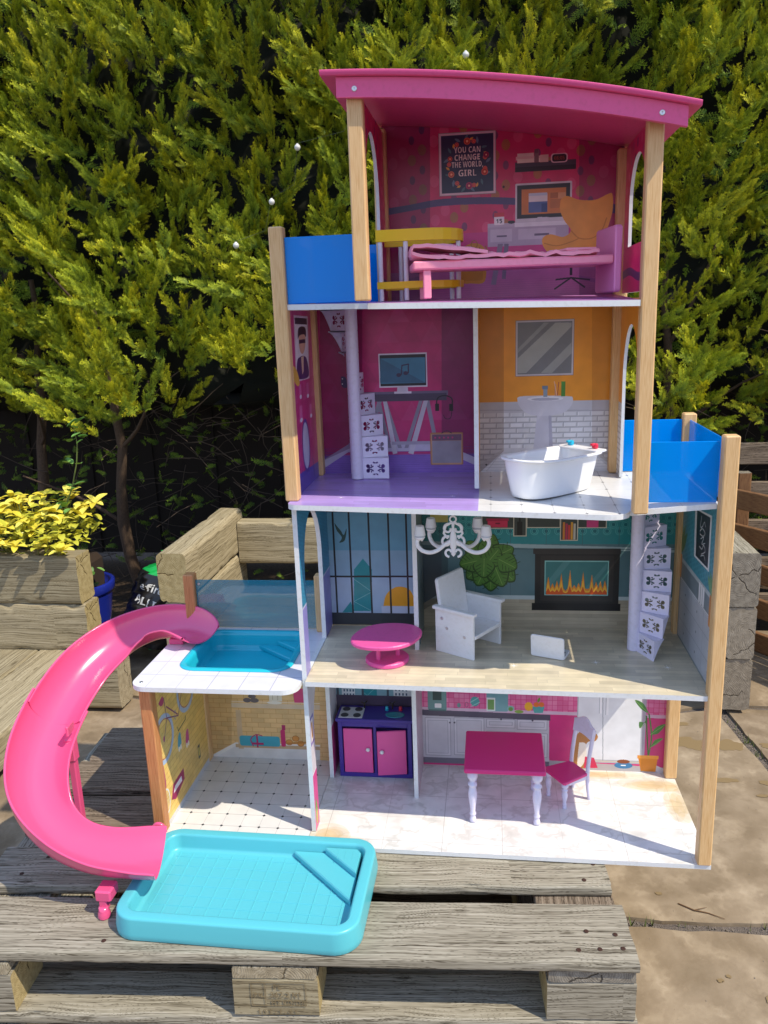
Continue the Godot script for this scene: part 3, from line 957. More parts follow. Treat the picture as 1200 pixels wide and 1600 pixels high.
func print_nook_window() -> Pix:
	var p := Pix.new(-760, 338, -545, 690, 2.0, hexc("6fa3bd"))
	p.rect([-768.1, 457.2, -542.3, 361.9], hexc("a8bbd4")); p.rect([-764.9, 516.5, -540.0, 458.7], hexc("90b1c8"))
	p.poly([-695.4, 375.0, -691.0, 472.5, -670.0, 497.7, -651.1, 472.7, -654.9, 375.5], hexc("2f8f96")); p.line([-692.0, 450.2, -653.1, 420.7, -694.4, 397.7, -654.9, 375.5], 0.8, hexc("9fd2d0")); p.poly([-721.7, 371.6, -701.6, 397.6, -695.5, 371.9], hexc("2f8f96"))
	p.blob([-628.6, 387.9, -621.9, 413.5, -604.3, 430.1, -585.7, 433.2, -569.0, 425.9, -559.6, 406.7, -558.6, 388.7], hexc("f0a431")); p.rect([-632.9, 387.9, -542.1, 369.4], hexc("c6cbe0"))
	p.blob([-730.1, 579.2, -716.8, 561.8, -710.2, 551.6, -703.8, 566.1, -704.3, 556.0, -709.4, 538.5, -721.0, 534.2, -714.7, 545.8, -725.3, 561.8], hexc("34514f"))
	for x in [519, 547, 581, 615, 646]:
		var k := 2.5
		p.line([[-733.1, 603.6][0] + (x - 519) * 1.265, 330, [-733.1, 603.6][0] + (x - 519) * 1.265, 690], k * 1.6, hexc("2e3235"))
	p.line([-768.2, 455.7, -540.0, 457.2], 4.0, hexc("2e3235")); p.line([-760.0, 605.2, -536.4, 604.2], 4, hexc("2e3235")); p.rect([-780.3, 370.8, -536.4, 308.8], hexc("3a3d42"))
	p.grain(0.06, 0.01, 9)
	return p

func print_kitchen() -> Pix:
	var p := Pix.new(-556, -3, 14, 342, 2.0, hexc("d23a7d"))
	# pink wall tiles
	var rng := RandomNumberGenerator.new()
	rng.seed = 21
	var y := [-489.4, 135.0][1] as float
	while y < 342:
		var x := -556.0
		while x < 14:
			p.rect([x + 0.5, y + 0.5, x + 11, y + 11], hexc("dd5d92").lightened(rng.randf_range(-0.0, 0.3)))
			x += 11.5
		y += 11.5
	p.poly([-565.1, 145.5, -5.9, 140.7, -5.6, 133.0, -565.3, 137.5], hexc("d8b9cc"))
	p.poly([-565.6, 126.2, -263.5, 123.1, -262.1, 14.5, -568.5, 15.3], hexc("c9c7cc")); p.poly([-565.2, 139.1, -260.9, 134.2, -260.7, 120.0, -565.6, 124.6], hexc("565060")); p.poly([-568.4, 18.6, -262.2, 17.7, -262.0, 4.7, -568.8, 3.7], hexc("77747f"))
	for q in [[-542.3, 118.9, -483.9, 23.5], [-476.6, 121.0, -407.8, 26.5], [-402.9, 120.2, -338.5, 98.4], [-334.3, 120.8, -267.4, 96.1], [-403.1, 89.8, -338.3, 26.0], [-334.2, 87.4, -266.6, 27.2]]:
		p.rect(q, hexc("8f8d97")); p.rect([q[0] + 1, q[1] - 1, q[2] - 1, q[3] + 1], hexc("d7d5d9")); p.rect([q[0] + 6, q[1] - 6, q[2] - 6, q[3] + 6], hexc("a3a1aa")); p.rect([q[0] + 7, q[1] - 7, q[2] - 7, q[3] + 7], hexc("d1cfd4"))
	for q in [[-485.5, 107.9], [-475.3, 108.2], [-370.0, 119.7], [-300.2, 118.8]]:
		p.ell(q[0], q[1], 2.2, 2.2, hexc("55525e"))
	# coffee machine, utensils, blender, bowl of fruit
	p.rrect([-534.8, 192.4, -492.3, 138.1], 3, hexc("6f9a96")); p.rect([-523.3, 184.8, -503.5, 163.2], hexc("35504f")); p.rrect([-519.6, 154.8, -503.8, 144.1], 2, hexc("f2f2ee")); p.rect([-533.0, 140.0, -493.8, 136.5], hexc("4d7471"))
	for x in [716, 728]:
		p.line([[-465.6, 186.4][0] + (x - 716) * 1.2, 342, [-465.6, 186.4][0] + (x - 716) * 1.2, 310], 1.4, hexc("6a5b6b"))
	p.ell([-464.6, 151.7][0], [-464.6, 151.7][1], 4, 6, hexc("6f9a96")); p.ring([-447.2, 153.8][0], [-447.2, 153.8][1], 3.5, 6, 0.9, hexc("6a5b6b")); p.ell([-428.5, 162.2][0], [-428.5, 162.2][1], 10, 12, hexc("5aa7a4")); p.line([-440.0, 158.7, -419.8, 171.9], 2, hexc("9ed0c8")); p.line([-437.2, 149.3, -417.0, 161.0], 2, hexc("9ed0c8"))
	p.rrect([-402.6, 188.1, -354.3, 139.2], 4, hexc("79adaf")); p.rect([-402.7, 172.4, -382.8, 139.9], hexc("e4efe6")); p.rect([-399.8, 167.8, -385.6, 142.9], hexc("74a35a")); p.ell([-348.6, 147.2][0], [-348.6, 147.2][1], 8, 7, hexc("8cc1b6")); p.ell([-348.6, 145.7][0], [-348.6, 145.7][1], 5, 5, hexc("6da046"))
	p.poly([-301.9, 153.4, -273.8, 154.2, -277.8, 138.4, -296.1, 137.8], hexc("55a9a5")); p.ell([-309.0, 153.1][0], [-309.0, 153.1][1], 9, 11, hexc("f0b532")); p.ell([-292.1, 158.3][0], [-292.1, 158.3][1], 6, 6, hexc("e5752f")); p.ell([-280.8, 158.7][0], [-280.8, 158.7][1], 6, 6, hexc("e5752f")); leaf(p, [-289.3, 163.1][0], [-289.3, 163.1][1], 14, 3, 1.2, hexc("6f9c3a")); p.ell([-330.1, 139.9][0], [-330.1, 139.9][1], 10, 4, hexc("8bb04a"))
	# fridge, plant, dog and bowl
	p.rect([-202.6, 224.2, -54.1, 19.7], hexc("b6b9c0")); p.rect([-199.9, 224.2, -64.1, 27.3], hexc("e6e8ec")); p.line([-149.1, 225.5, -143.5, 24.1], 1.5, hexc("8b8f99"))
	for q in [[-154.9, 185.6, -148.8, 140.9], [-141.2, 185.9, -134.9, 138.2]]:
		p.rect(q, hexc("90949e")); p.rect([q[0] + 1, q[1], q[2], q[3]], hexc("f7f7f9"))
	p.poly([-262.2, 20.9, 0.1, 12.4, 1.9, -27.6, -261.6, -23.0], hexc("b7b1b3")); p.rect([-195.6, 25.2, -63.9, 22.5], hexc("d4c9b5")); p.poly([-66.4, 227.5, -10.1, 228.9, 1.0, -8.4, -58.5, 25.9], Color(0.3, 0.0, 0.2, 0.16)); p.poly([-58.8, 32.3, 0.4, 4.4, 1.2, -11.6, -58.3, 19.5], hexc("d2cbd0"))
	p.curve([-45.2, 39.2, -50.0, 89.5, -53.4, 139.2], 3, hexc("3f6a35")); p.curve([-45.2, 39.2, -40.4, 89.8, -48.1, 144.0], 3, hexc("4c7a3d"))
	for q in [[-48.1, 144.0, -61.4, 168.2, -79.3, 175.4, -64.9, 154.3], [-54.0, 120.6, -67.8, 123.2, -65.8, 107.7, -53.0, 129.9], [-43.3, 92.8, -30.5, 112.0, -11.7, 118.9, -27.0, 96.5], [-42.0, 61.5, -31.8, 80.7, -15.6, 84.4, -31.3, 68.2]]:
		p.blob(q, hexc("4d7f42")); p.line([q[0], q[1], q[4], q[5]], 1, hexc("86ad66"))
	p.poly([-67.2, 36.7, -24.5, 38.4, -28.4, 1.6, -60.3, 1.8], hexc("d9862b")); p.rect([-68.8, 41.4, -22.9, 33.7], hexc("e79a3f"))
	p.ell([-98.4, 14.7][0], [-98.4, 14.7][1], 20, 8, hexc("3f7fb0")); p.ell([-98.7, 24.3][0], [-98.7, 24.3][1], 14, 5, hexc("8d4a2b")); p.line([-104.0, 14.5, -92.8, 14.9], 2.5, Color.WHITE)
	p.blob([-203.8, 84.0, -190.2, 100.3, -169.2, 97.9, -156.3, 85.7, -161.6, 72.9, -178.3, 69.1, -186.0, 40.0, -174.0, 8.4, -207.9, 7.0, -211.5, 43.9], hexc("b5793f")); p.blob([-196.5, 68.4, -182.4, 65.7, -180.3, 37.1, -188.2, 11.0, -199.5, 10.5], hexc("efe6da")); p.poly([-183.1, 33.7, -163.3, 31.3, -154.2, 6.0, -185.2, 4.7], hexc("d8315c"))
	p.grain(0.07, 0.01, 10)
	return p

func print_kitchen_window() -> Pix:
	var p := Pix.new(-760, -3, -555, 342, 2.0, hexc("86aebb"))
	for q in [[[-732.5, 211.1, -702.0, 128.4], 7], [[-612.8, 214.0, -569.8, 132.5], 8], [[-574.9, 215.0, -547.8, 133.2], 6]]:
		p.rect(q[0], hexc("dfe3e6"))
		var b: Array = q[0]
		for i in 4:
			for j in 5:
				p.rect([b[0] + 4 + i * q[1], b[3] + 6 + j * 11, b[0] + 4 + i * q[1] + 3.5, b[3] + 12 + j * 11], hexc("44607a"))
	p.rect([-684.9, 212.2, -651.2, 130.0], hexc("2f8f9a")); p.line([-686.3, 180.4, -650.4, 149.3, -681.0, 129.1], 0.8, hexc("9fd2d0")); p.line([-648.8, 194.1, -687.3, 156.3], 0.8, hexc("9fd2d0"))
	for x in [0, 1, 2, 3]:
		p.line([-742.0 + x * 58, -3, -742.0 + x * 58, 342], 5, hexc("4b5560"))
	p.rect([-760, -3, -555, 170], hexc("51465a"))
	p.grain(0.06, 0.01, 12)
	return p

func print_garage_back() -> Pix:
	var p := Pix.new(-1072, -3, -756, 333, 2.0, hexc("e0bd80"))
	bricks(p, [-1072, -3, -756, 333], 30, 12, hexc("e3bf84"), hexc("c99a58"))
	p.poly([-1111, -26.9, -996.7, 35.7, -791.4, 36.6, -795.5, -37.7, -1113, -51.3], hexc("e3dfd8")); p.poly([-1077, -8.3, -996.4, 39.1, -791.2, 39.9, -791.7, 29.9, -997.2, 28.9, -1078, -18.7], hexc("efe9df"))
	# shelf bench
	p.rect([-998.8, 142.4, -786.2, 130.7], hexc("dcc7a8")); p.rect([-989.4, 124.5, -977.2, 22.9], hexc("d3b790")); p.rect([-996.7, 35.7, -791.9, 26.5], hexc("c9ab82")); p.rect([-998.6, 145.7, -785.3, 147.0], hexc("efe0c8"))
	for q in [[386, 1094, 8, 5], [400, 1094, 9, 5], [396, 1086, 8, 4.5]]:
		p.ell([-959.4, 150.1][0] + (q[0] - 386) * 1.25, [-959.4, 150.1][1] + (1094 - q[1]) * 1.25, q[2] * 1.2, q[3] * 1.2, hexc("6a6468"))
	p.rect([-906.0, 206.8, -874.8, 149.3], hexc("e9e3cf")); p.line([-893.8, 207.1, -897.6, 151.9], 1.2, hexc("b9ae90")); p.line([-881.6, 207.4, -885.4, 152.2], 1.2, hexc("b9ae90")); p.ell([-893.5, 145.5][0], [-893.5, 145.5][1], 18, 4, hexc("efeadb"))
	p.poly([-848.3, 182.5, -813.4, 183.4, -821.6, 147.6, -846.0, 146.8], hexc("d8487f"))
	# mat, bottle, dumb-bell
	p.rrect([-985.4, 58.0, -887.4, 31.3], 6, hexc("48a7b8")); p.rect([-944.5, 61.1, -940.7, 27.6], hexc("b52a63")); p.rect([-955.4, 40.6, -927.7, 34.9], hexc("b52a63")); p.curve([-953.0, 30.5, -957.9, 48.9, -944.5, 61.1, -929.1, 58.3], 2.4, hexc("b52a63"))
	p.rrect([-884.3, 76.5, -873.4, 31.8], 4, hexc("d0346f")); p.rect([-880.5, 88.3, -872.1, 75.3], hexc("b52a63"))
	for q in [[-864.9, 43.9], [-848.7, 54.5], [-837.2, 41.6]]:
		p.ell(q[0], q[1], 8, 7, hexc("d9954a")); p.ring(q[0], q[1], 8, 7, 1.2, hexc("a8672a"))
	p.line([-871.3, 40.3, -824.7, 45.4], 4, hexc("c07f3a"))
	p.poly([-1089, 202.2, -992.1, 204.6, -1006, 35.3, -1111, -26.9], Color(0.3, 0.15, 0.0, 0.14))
	p.grain(0.08, 0.01, 14)
	return p

func print_garage_side() -> Pix:
	var p := Pix.new(-304, -3, -10, 333, 2.0, hexc("e6c36e"))
	bricks(p, [-304, -3, -10, 333], 32, 13, hexc("e8c570"), hexc("c99a48"))
	p.rect([-304, -3, -10, 12], hexc("cfd0d2"))
	# bicycle
	for q in [[[-48.1, 189.5], 46, 48], [[-180.9, 238.5], 46, 48]]:
		var w: Array = q[0]
		p.ring(w[0], w[1], q[1], q[2], 10, hexc("a9bdd8")); p.ring(w[0], w[1], q[1] - 5, q[2] - 7, 1.5, hexc("8a2a63"))
		for i in 12:
			p.line([w[0], w[1], w[0] + cos(i * TAU / 12) * (q[1] - 5), w[1] + sin(i * TAU / 12) * (q[2] - 8)], 0.5, hexc("d9c9a0"))
		p.ell(w[0], w[1], 4, 6, hexc("c03a78"))
	p.line([-46.5, 183.2, -71.0, 224.8, -129.0, 199.8, -158.7, 241.8], 2.6, hexc("6a2a6a")); p.line([-66.4, 273.2, -71.0, 224.8], 2.6, hexc("6a2a6a")); p.line([-73.9, 249.3, -126.5, 204.2], 3, hexc("7d2d6d")); p.blob([-39.5, 272.7, -61.1, 278.7, -63.8, 263.1, -49.9, 261.7], hexc("b03070")); p.ring([-113.2, 209.7][0], [-113.2, 209.7][1], 5, 10, 1.5, hexc("8a96b0"))
	# pegs, roller skates, bat, shoe box
	p.line([-119.6, 177.8, -120.8, 168.1, -163.7, 172.2, -165.8, 180.3], 2.5, hexc("2c2a30"))
	for q in [[[-121.9, 143.3], "4aa0b8"], [[-164.2, 128.6], "c4468a"]]:
		p.blob([q[0][0] - 9, q[0][1] - 10, q[0][0] - 8, q[0][1] + 16, q[0][0] + 4, q[0][1] + 14, q[0][0] + 11, q[0][1] - 6, q[0][0] + 8, q[0][1] - 14], hexc(q[1]))
		p.ell(q[0][0] - 4, q[0][1] - 16, 4, 6, hexc("efe8dc")); p.ell(q[0][0] + 6, q[0][1] - 16, 4, 6, hexc("efe8dc"))
	p.rect([-216.0, 76.9, -228.6, 43.5], hexc("55503a")); p.rect([-218.6, 70.6, -226.0, 50.0], hexc("d8c24a"))
	p.blob([-31.8, 139.5, -35.1, 99.4, -31.8, 86.7, -18.5, 101.0], hexc("b03070"))
	p.ring([-31.1, 57.4][0], [-31.1, 57.4][1], 15, 26, 3.5, hexc("dfe1e6"))
	for i in 5:
		p.line([[-31.1, 57.4][0] - 12 + i * 6, [-31.1, 57.4][1] - 20, [-31.1, 57.4][0] - 12 + i * 6, [-31.1, 57.4][1] + 20], 0.6, hexc("f4efe2")); p.line([[-31.1, 57.4][0] - 13, [-31.1, 57.4][1] - 16 + i * 8, [-31.1, 57.4][0] + 13, [-31.1, 57.4][1] - 16 + i * 8], 0.6, hexc("f4efe2"))
	p.poly([-52.8, 46.1, -67.0, 73.2, -127.1, 75.7, -128.2, 50.1, -75.1, 34.5], hexc("a02a5c")); p.poly([-65.4, 53.0, -75.6, 64.7, -113.0, 65.7, -113.5, 53.0], hexc("e7e2ea"))
	p.grain(0.08, 0.01, 15)
	return p

func print_music_side() -> Pix:
	var p := Pix.new(-304, 686, -20, 1040, 2.0, hexc("c8387c"))
	for i in 8:
		for j in 8:
			p.poly([-304.0 + j * 40 - 20, 740.0 + i * 40, -304.0 + j * 40 + 20, 740.0 + i * 40, -304.0 + j * 40, 780.0 + i * 40], hexc("c8387c").lightened(0.04 * ((i * 3 + j * 2) % 4)))
	p.poly([-73.7, 728.4, -365.7, 716.8, -353.4, 671.5, -69.9, 674.0], hexc("5d4fb0")); p.rect([-304, 686, -20, 716], hexc("6a57b5"))
	# framed picture of a singer
	var a := [-140.1, 1017.3, -226.1, 896.9]
	p.poly([-133.6, 1022.0, -252.7, 1018.6, -238.4, 897.2, -122.0, 899.6], hexc("d9c9d6")); p.poly([-140.1, 1017.3, -242.6, 1014.4, -230.4, 901.6, -131.0, 903.6], hexc("e9e6ec"))
	p.poly([-140.1, 1017.3, -242.6, 1014.4, -242.4, 1002.6, -139.6, 1005.7], hexc("39323f"))
	p.blob([-125.8, 904.0, -139.8, 936.3, -163.4, 943.3, -197.4, 943.8, -224.3, 934.8, -229.2, 901.7], hexc("4b2f68")); p.poly([-174.4, 942.7, -197.4, 943.8, -189.6, 914.8, -176.8, 909.6], hexc("e3c3a8"))
	p.blob([-164.1, 976.8, -174.8, 986.0, -203.3, 987.6, -221.5, 979.7, -213.0, 959.0, -193.0, 948.9, -173.8, 951.2, -163.7, 964.9], hexc("dcae8e")); p.blob([-156.0, 977.1, -163.7, 995.8, -195.2, 999.9, -225.7, 995.6, -227.3, 979.5, -208.4, 985.0, -174.2, 983.6], hexc("30222c")); p.line([-163.9, 972.0, -219.3, 971.7], 7, hexc("35203f"))
	# drum kit
	p.blob([-89.7, 924.4, -111.6, 929.9, -139.4, 914.9, -150.1, 893.5, -127.9, 891.9, -100.4, 907.3], hexc("e0b04a")); p.line([-118.4, 896.3, -74.8, 830.2, -65.3, 736.2], 1.8, hexc("6a4a90"))
	for q in [[[-152.4, 881.1], 9, 12], [[-214.9, 877.6], 10, 13], [[-146.7, 838.9], 12, 14], [[-234.0, 834.6], 10, 12]]:
		p.rrect([q[0][0] - q[1], q[0][1] - q[2], q[0][0] + q[1], q[0][1] + q[2]], 4, hexc("d86aa2")); p.ell(q[0][0], q[0][1] - q[2], q[1], 4, hexc("e9e2ef"))
	p.ell([-174.5, 771.0][0], [-174.5, 771.0][1], 33, 53, hexc("5a3f96")); p.ell([-174.5, 771.0][0], [-174.5, 771.0][1], 27, 46, hexc("c8cbe0"))
	for q in [[-112.3, 751.6, -79.2, 708.9], [-226.7, 737.3, -234.8, 695.6], [-128.8, 729.8, -107.0, 690.3]]:
		p.line(q, 2.5, hexc("49348a"))
	p.grain(0.1, 0.01, 16)
	return p

func print_tower_side() -> Pix:
	var p := Pix.new(-304, -3, -25, 689, 2.0, hexc("3f8fb5"))
	for i in 30:
		for j in 26:
			p.ell(-300.0 + j * 11, 480.0 + i * 8 + (4 if j % 2 else 0), 2.2, 3.0, hexc("2c7299"))
	p.rect([-304, 342, -25, 480], hexc("8f8ad0")); p.line([-304, 480, -25, 480], 4, hexc("c8c9e4"))
	p.rect([-304, -3, -25, 342], hexc("d8d6dc")); p.rect([-304, -3, -25, 128], hexc("dd4f93")); p.line([-304, 128, -25, 128], 4, hexc("efe6ee"))
	p.rect([-66, 190, -36, 250], hexc("7d76b8")); p.rect([-62, 196, -40, 244], hexc("efe9e2")); p.rect([-56, 204, -46, 236], hexc("e0a13c"))
	p.blob([-52, 6, -42, 20, -40, 50, -48, 66, -56, 50, -58, 20], hexc("86a848")); p.blob([-54, 10, -48, 14, -50, 36, -56, 34], hexc("e0a13c"))
	p.grain(0.07, 0.01, 17)
	return p

func print_right_side() -> Pix:
	var p := Pix.new(-304, 338, 14, 690, 2.0, hexc("4f9cae"))
	for i in 18:
		for j in 30:
			p.ell(-300.0 + j * 11, 520.0 + i * 10 + (5 if j % 2 else 0), 2.4, 3.6, hexc("367f93"))
	p.rect([-304, 342, 14, 508], hexc("7e8a92")); p.rect([-304, 505, 14, 514], hexc("b8c2c6"))
	p.rect([-270, 346, 10, 468], hexc("b9bdc6")); p.rect([-270, 466, 10, 472], hexc("d5d8de"))
	for i in 3:
		p.line([-270.0 + i * 93, 346, -270.0 + i * 93, 468], 1.4, hexc("848a96"))
		for j in 3:
			p.line([-270, 386.0 + j * 41, 10, 386.0 + j * 41], 1.2, hexc("848a96")); p.ell(-225.0 + i * 93, 366.0 + j * 41, 2.6, 2.6, hexc("555b66"))
	# chalk board
	p.poly([-187.4, 638.2, -68.5, 651.9, -66.5, 548.3, -176.0, 544.7], hexc("e4e6e8")); p.poly([-172.0, 636.9, -78.1, 646.0, -76.4, 552.3, -164.4, 549.5], hexc("23262c"))
	for q in [[-137.3, 634.5, -142.1, 613.6, -128.3, 616.1, -116.8, 627.6, -106.0, 620.8], [-144.5, 603.1, -127.5, 612.6, -108.0, 609.4, -119.8, 600.0, -143.4, 598.4], [-136.7, 590.4, -114.9, 599.0, -125.5, 583.7, -103.8, 591.2], [-142.8, 574.9, -123.4, 574.4, -111.7, 585.2, -100.3, 576.4, -125.7, 563.8], [-129.4, 558.9, -107.5, 566.9, -96.6, 560.5]]:
		p.curve(q, 1.6, hexc("e8e8ea"))
	# vases and a plant
	for q in [[-121.7, 483.5], [-107.2, 483.7], [-92.9, 483.9]]:
		p.rrect([q[0] - 6, 472, q[0] + 6, 510], 4, hexc("e8eaee"))
	p.rrect([-52, 452, -24, 512], 4, hexc("d58a3a")); p.rrect([-292, 470, -268, 520], 4, hexc("d58a3a"))
	for i in 5:
		leaf(p, -38, 510, 45, 8, 0.7 + i * 0.42, hexc("4f8a4a").lightened(0.05 * i)); leaf(p, -280, 520, 70, 9, 0.9 + i * 0.32, hexc("3f7a4a"))
	p.grain(0.07, 0.01, 18)
	return p

func floor_print(kind: String) -> Pix:
	var p: Pix
	if kind == "upper":
		p = Pix.new(-765, -60, -130, 310, 1.6, hexc("c287c8"))
		planks(p, [-765, -60, -130, 310], 14, 150, hexc("c287c8"), 2)
	elif kind == "middle":
		p = Pix.new(-765, -90, 15, 310, 1.6, hexc("f1f1ef"))
		planks(p, [-765, -90, -413, 310], 13, 130, hexc("b399dc"), 6)
		p.rect([-413, -90, 15, 310], hexc("dfdfdd"))
		tiles(p, [-413, -90, 15, 310], 54, 54, hexc("a9a8a8"), 0.8, 3.4, 22)
		for q in [[-668.7, 77.6], [-462.0, 103.8]]:
			sparkle(p, q[0], q[1], 11)
	elif kind == "living":
		p = Pix.new(-765, -20, 15, 310, 1.6, hexc("cfc3a8"))
		planks(p, [-765, -20, 15, 310], 13, 95, hexc("d3c7ac"), 9)
		for q in [[-188.7, 127.5], [-347.6, 104.9], [-57.0, 110.5]]:
			sparkle(p, q[0], q[1], 15)
	elif kind == "kitchen":
		p = Pix.new(-765, -20, 20, 310, 1.8, hexc("f4f3f0"))
		var a := noise(31, 0.0045, 4)
		var b := noise(37, 0.03, 3)
		for y in p.im.get_height():
			for x in p.im.get_width():
				var w := b.get_noise_2d(x * 0.4, y * 0.4) * 40.0
				var t := absf(a.get_noise_2d(x * 0.8 + w, y * 1.3 + w + x * 0.35))
				var k := clampf(1.0 - t * 6.5, 0.0, 1.0)
				var soft := clampf(b.get_noise_2d(x * 0.25 + 90.0, y * 0.3) * 1.5, 0.0, 1.0)
				p.im.set_pixel(x, y, hexc("e6e5e2").lerp(hexc("a8a59c"), k * 0.34).lerp(hexc("c6c4bf"), soft * 0.6))
		tiles(p, [-765, -20, 20, 310], 118, 78, hexc("b5b2ae"), 0.9, 0.0, 40)
		# water stains at the back and by the left wall
		for q in [[-40.0, 250.0, 80.0, 26.0], [-150.0, 285.0, 95.0, 16.0], [-5.0, 180.0, 26.0, 70.0], [-720.0, 25.0, 42.0, 34.0], [-690.0, 8.0, 50.0, 14.0]]:
			for i in 6:
				p.ell(q[0] + sin(i * 2.1) * 12, q[1] + cos(i * 1.7) * 6, q[2] * (1.0 - i * 0.13), q[3] * (1.0 - i * 0.13), Color(hexc("c9a468"), 0.15))
	elif kind == "garage":
		p = Pix.new(-1080, -20, -745, 310, 1.8, hexc("dddcda"))
		tiles(p, [-1080, -20, -745, 310], 40, 40, hexc("a9a8a8"), 0.8, 3.6, 12)
	else:
		p = Pix.new(-1090, -45, -745, 320, 1.6, hexc("dad8de"))
		tiles(p, [-1090, -45, -745, 320], 62, 62, hexc("a39fae"), 0.9, 0.0, 34)
	p.grain(0.05 if kind != "living" else 0.09, 0.012, 20)
	return p


# ---------------------------------------------------------------- the toy house
func post(h: Node3D, x: float, z: float, y0: float, y1: float, w := 0.0245, m: Material = null) -> MeshInstance3D:
	return ob("post", G.new().box(Vector3(x, (y0 + y1) / 2, z), Vector3(w, y1 - y0, w), 0.0022), m if m else M.pine, h)

func screw(h: Node3D, at: Vector3, out: Vector3, r := 0.0032) -> void:
	var g := G.new()
	var b := Basis(Quaternion(Vector3.UP, out))
	g.lathe([[r, 0.0], [r, 0.0007], [r * 0.8, 0.0011], [r * 0.3, 0.0009], [0.0, 0.0004]], 12, Transform3D(b, at))
	ob("screw", g, M.steel, h)

func roof_y(x: float) -> float:
	var t := (x + 0.64) / 0.55
	return lerpf(1.379, 1.303, t) + 0.056 * t * (1.0 - t)

func dollhouse() -> void:
	var h := thing("dollhouse", "tall open pink roofed wooden doll's house with four floors and printed rooms", "dollhouse")
	var e: Material = M.edge
	# floors
	var fp := floor_print("kitchen")
	board("ground_floor", h, v2([-0.757, -0.009, 0.0, -0.009, 0.013, -0.009, 0.013, 0.004, 0.008, 0.306, -0.757, 0.306]), 0.009, on_floor(0.0), printed(fp, 0.22), fp.r, e)
	fp = floor_print("garage")
	board("garage_floor", h, v2([-1.072, 0.004, -0.758, 0.004, -0.758, 0.306, -1.072, 0.306]), 0.009, on_floor(0.0), printed(fp, 0.25), fp.r, e)
	fp = floor_print("living")
	board("living_floor", h, v2([-0.744, 0.012, -0.012, -0.008, -0.012, 0.013, 0.006, 0.013, 0.006, 0.303, -0.744, 0.303]), 0.0095, on_floor(H1), printed(fp, 0.3), fp.r, e)
	fp = floor_print("middle")
	var q := PackedVector2Array([Vector2(-0.758, 0.303), Vector2(-0.758, 0.03)])
	for i in 7:
		q.append(Vector2(-0.758 + 0.018 * (1 - cos(PI / 2 * i / 6)), 0.030 - 0.018 * sin(PI / 2 * i / 6)))
	for i in range(1, 17):
		var t := i / 16.0
		q.append(Vector2(lerpf(-0.740, -0.200, t), lerpf(0.012, -0.018, t)))
	for i in range(1, 8):
		q.append(Vector2(-0.200 + 0.045 * sin(PI / 2 * i / 7), 0.012 - 0.030 * cos(PI / 2 * i / 7)))
	q.append(Vector2(-0.152, 0.012)); q.append(Vector2(-0.0125, 0.012)); q.append(Vector2(-0.0125, 0.303))
	for i in range(1, 10):
		q.append(Vector2(-0.0125 - 0.0825 * i, 0.303))
	var mf := board("middle_floor", h, q, 0.0095, on_floor(H2), printed(fp, 0.3), fp.r, e)
	sag(mf)
	fp = floor_print("upper")
	q = PackedVector2Array([Vector2(-0.755, 0.303), Vector2(-0.755, 0.05), Vector2(-0.741, 0.046), Vector2(-0.622, 0.046)])
	for i in 7:
		q.append(Vector2(-0.622 + 0.03 * sin(PI / 2 * i / 6), 0.046 - 0.054 * (1 - cos(PI / 2 * i / 6))))
	q.append_array(PackedVector2Array([Vector2(-0.56, -0.012), Vector2(-0.47, -0.016), Vector2(-0.36, -0.020), Vector2(-0.26, -0.021), Vector2(-0.19, -0.021), Vector2(-0.156, -0.020), Vector2(-0.153, 0.303)]))
	var bf := board("bedroom_floor", h, q, 0.0095, on_floor(H3), printed(fp, 0.3), fp.r, e)
	sag(bf)
	# printed back panels
	var s := print_bedroom()
	q = PackedVector2Array([Vector2(-0.598, H3), Vector2(-0.14, H3)])
	for i in 13:
		var x := lerpf(-0.14, -0.598, i / 12.0)
		q.append(Vector2(x, roof_y(x) - 0.0085))
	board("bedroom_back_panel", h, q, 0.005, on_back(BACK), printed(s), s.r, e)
	s = print_music()
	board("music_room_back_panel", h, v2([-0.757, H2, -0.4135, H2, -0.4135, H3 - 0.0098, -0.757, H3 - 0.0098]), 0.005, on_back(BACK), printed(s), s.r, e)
	s = print_bath()
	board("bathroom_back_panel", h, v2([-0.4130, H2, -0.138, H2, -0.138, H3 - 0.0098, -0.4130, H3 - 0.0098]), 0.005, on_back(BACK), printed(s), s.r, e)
	s = print_nook_window()
	board("window_back_panel", h, v2([-0.757, H1, -0.5475, H1, -0.5475, H2 - 0.0098, -0.757, H2 - 0.0098]), 0.005, on_back(BACK - 0.001), printed(s, 0.2), s.r, e)
	s = print_living()
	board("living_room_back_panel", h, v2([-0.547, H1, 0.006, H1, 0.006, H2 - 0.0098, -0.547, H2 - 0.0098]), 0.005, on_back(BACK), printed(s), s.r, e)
	s = print_kitchen_window()
	board("cooker_back_panel", h, v2([-0.757, 0, -0.5565, 0, -0.5565, H1 - 0.0098, -0.757, H1 - 0.0098]), 0.005, on_back(BACK - 0.001), printed(s), s.r, e)
	s = print_kitchen()
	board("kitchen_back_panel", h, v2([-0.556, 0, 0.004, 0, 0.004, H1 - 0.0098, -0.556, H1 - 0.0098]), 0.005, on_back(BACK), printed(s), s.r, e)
	s = print_garage_back()
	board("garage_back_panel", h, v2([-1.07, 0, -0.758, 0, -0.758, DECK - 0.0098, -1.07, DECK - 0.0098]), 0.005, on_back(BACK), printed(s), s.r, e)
	# side walls
	s = print_tower_side()
	board("tower_wall", h, arch_wall(-0.302, 0.001, -0.034, H1 - 0.010, -0.230, 0.001, -0.068, 0.312), 0.009, on_side(-0.7455, 1.0), printed(s), s.r, e, printed(s), s.r)
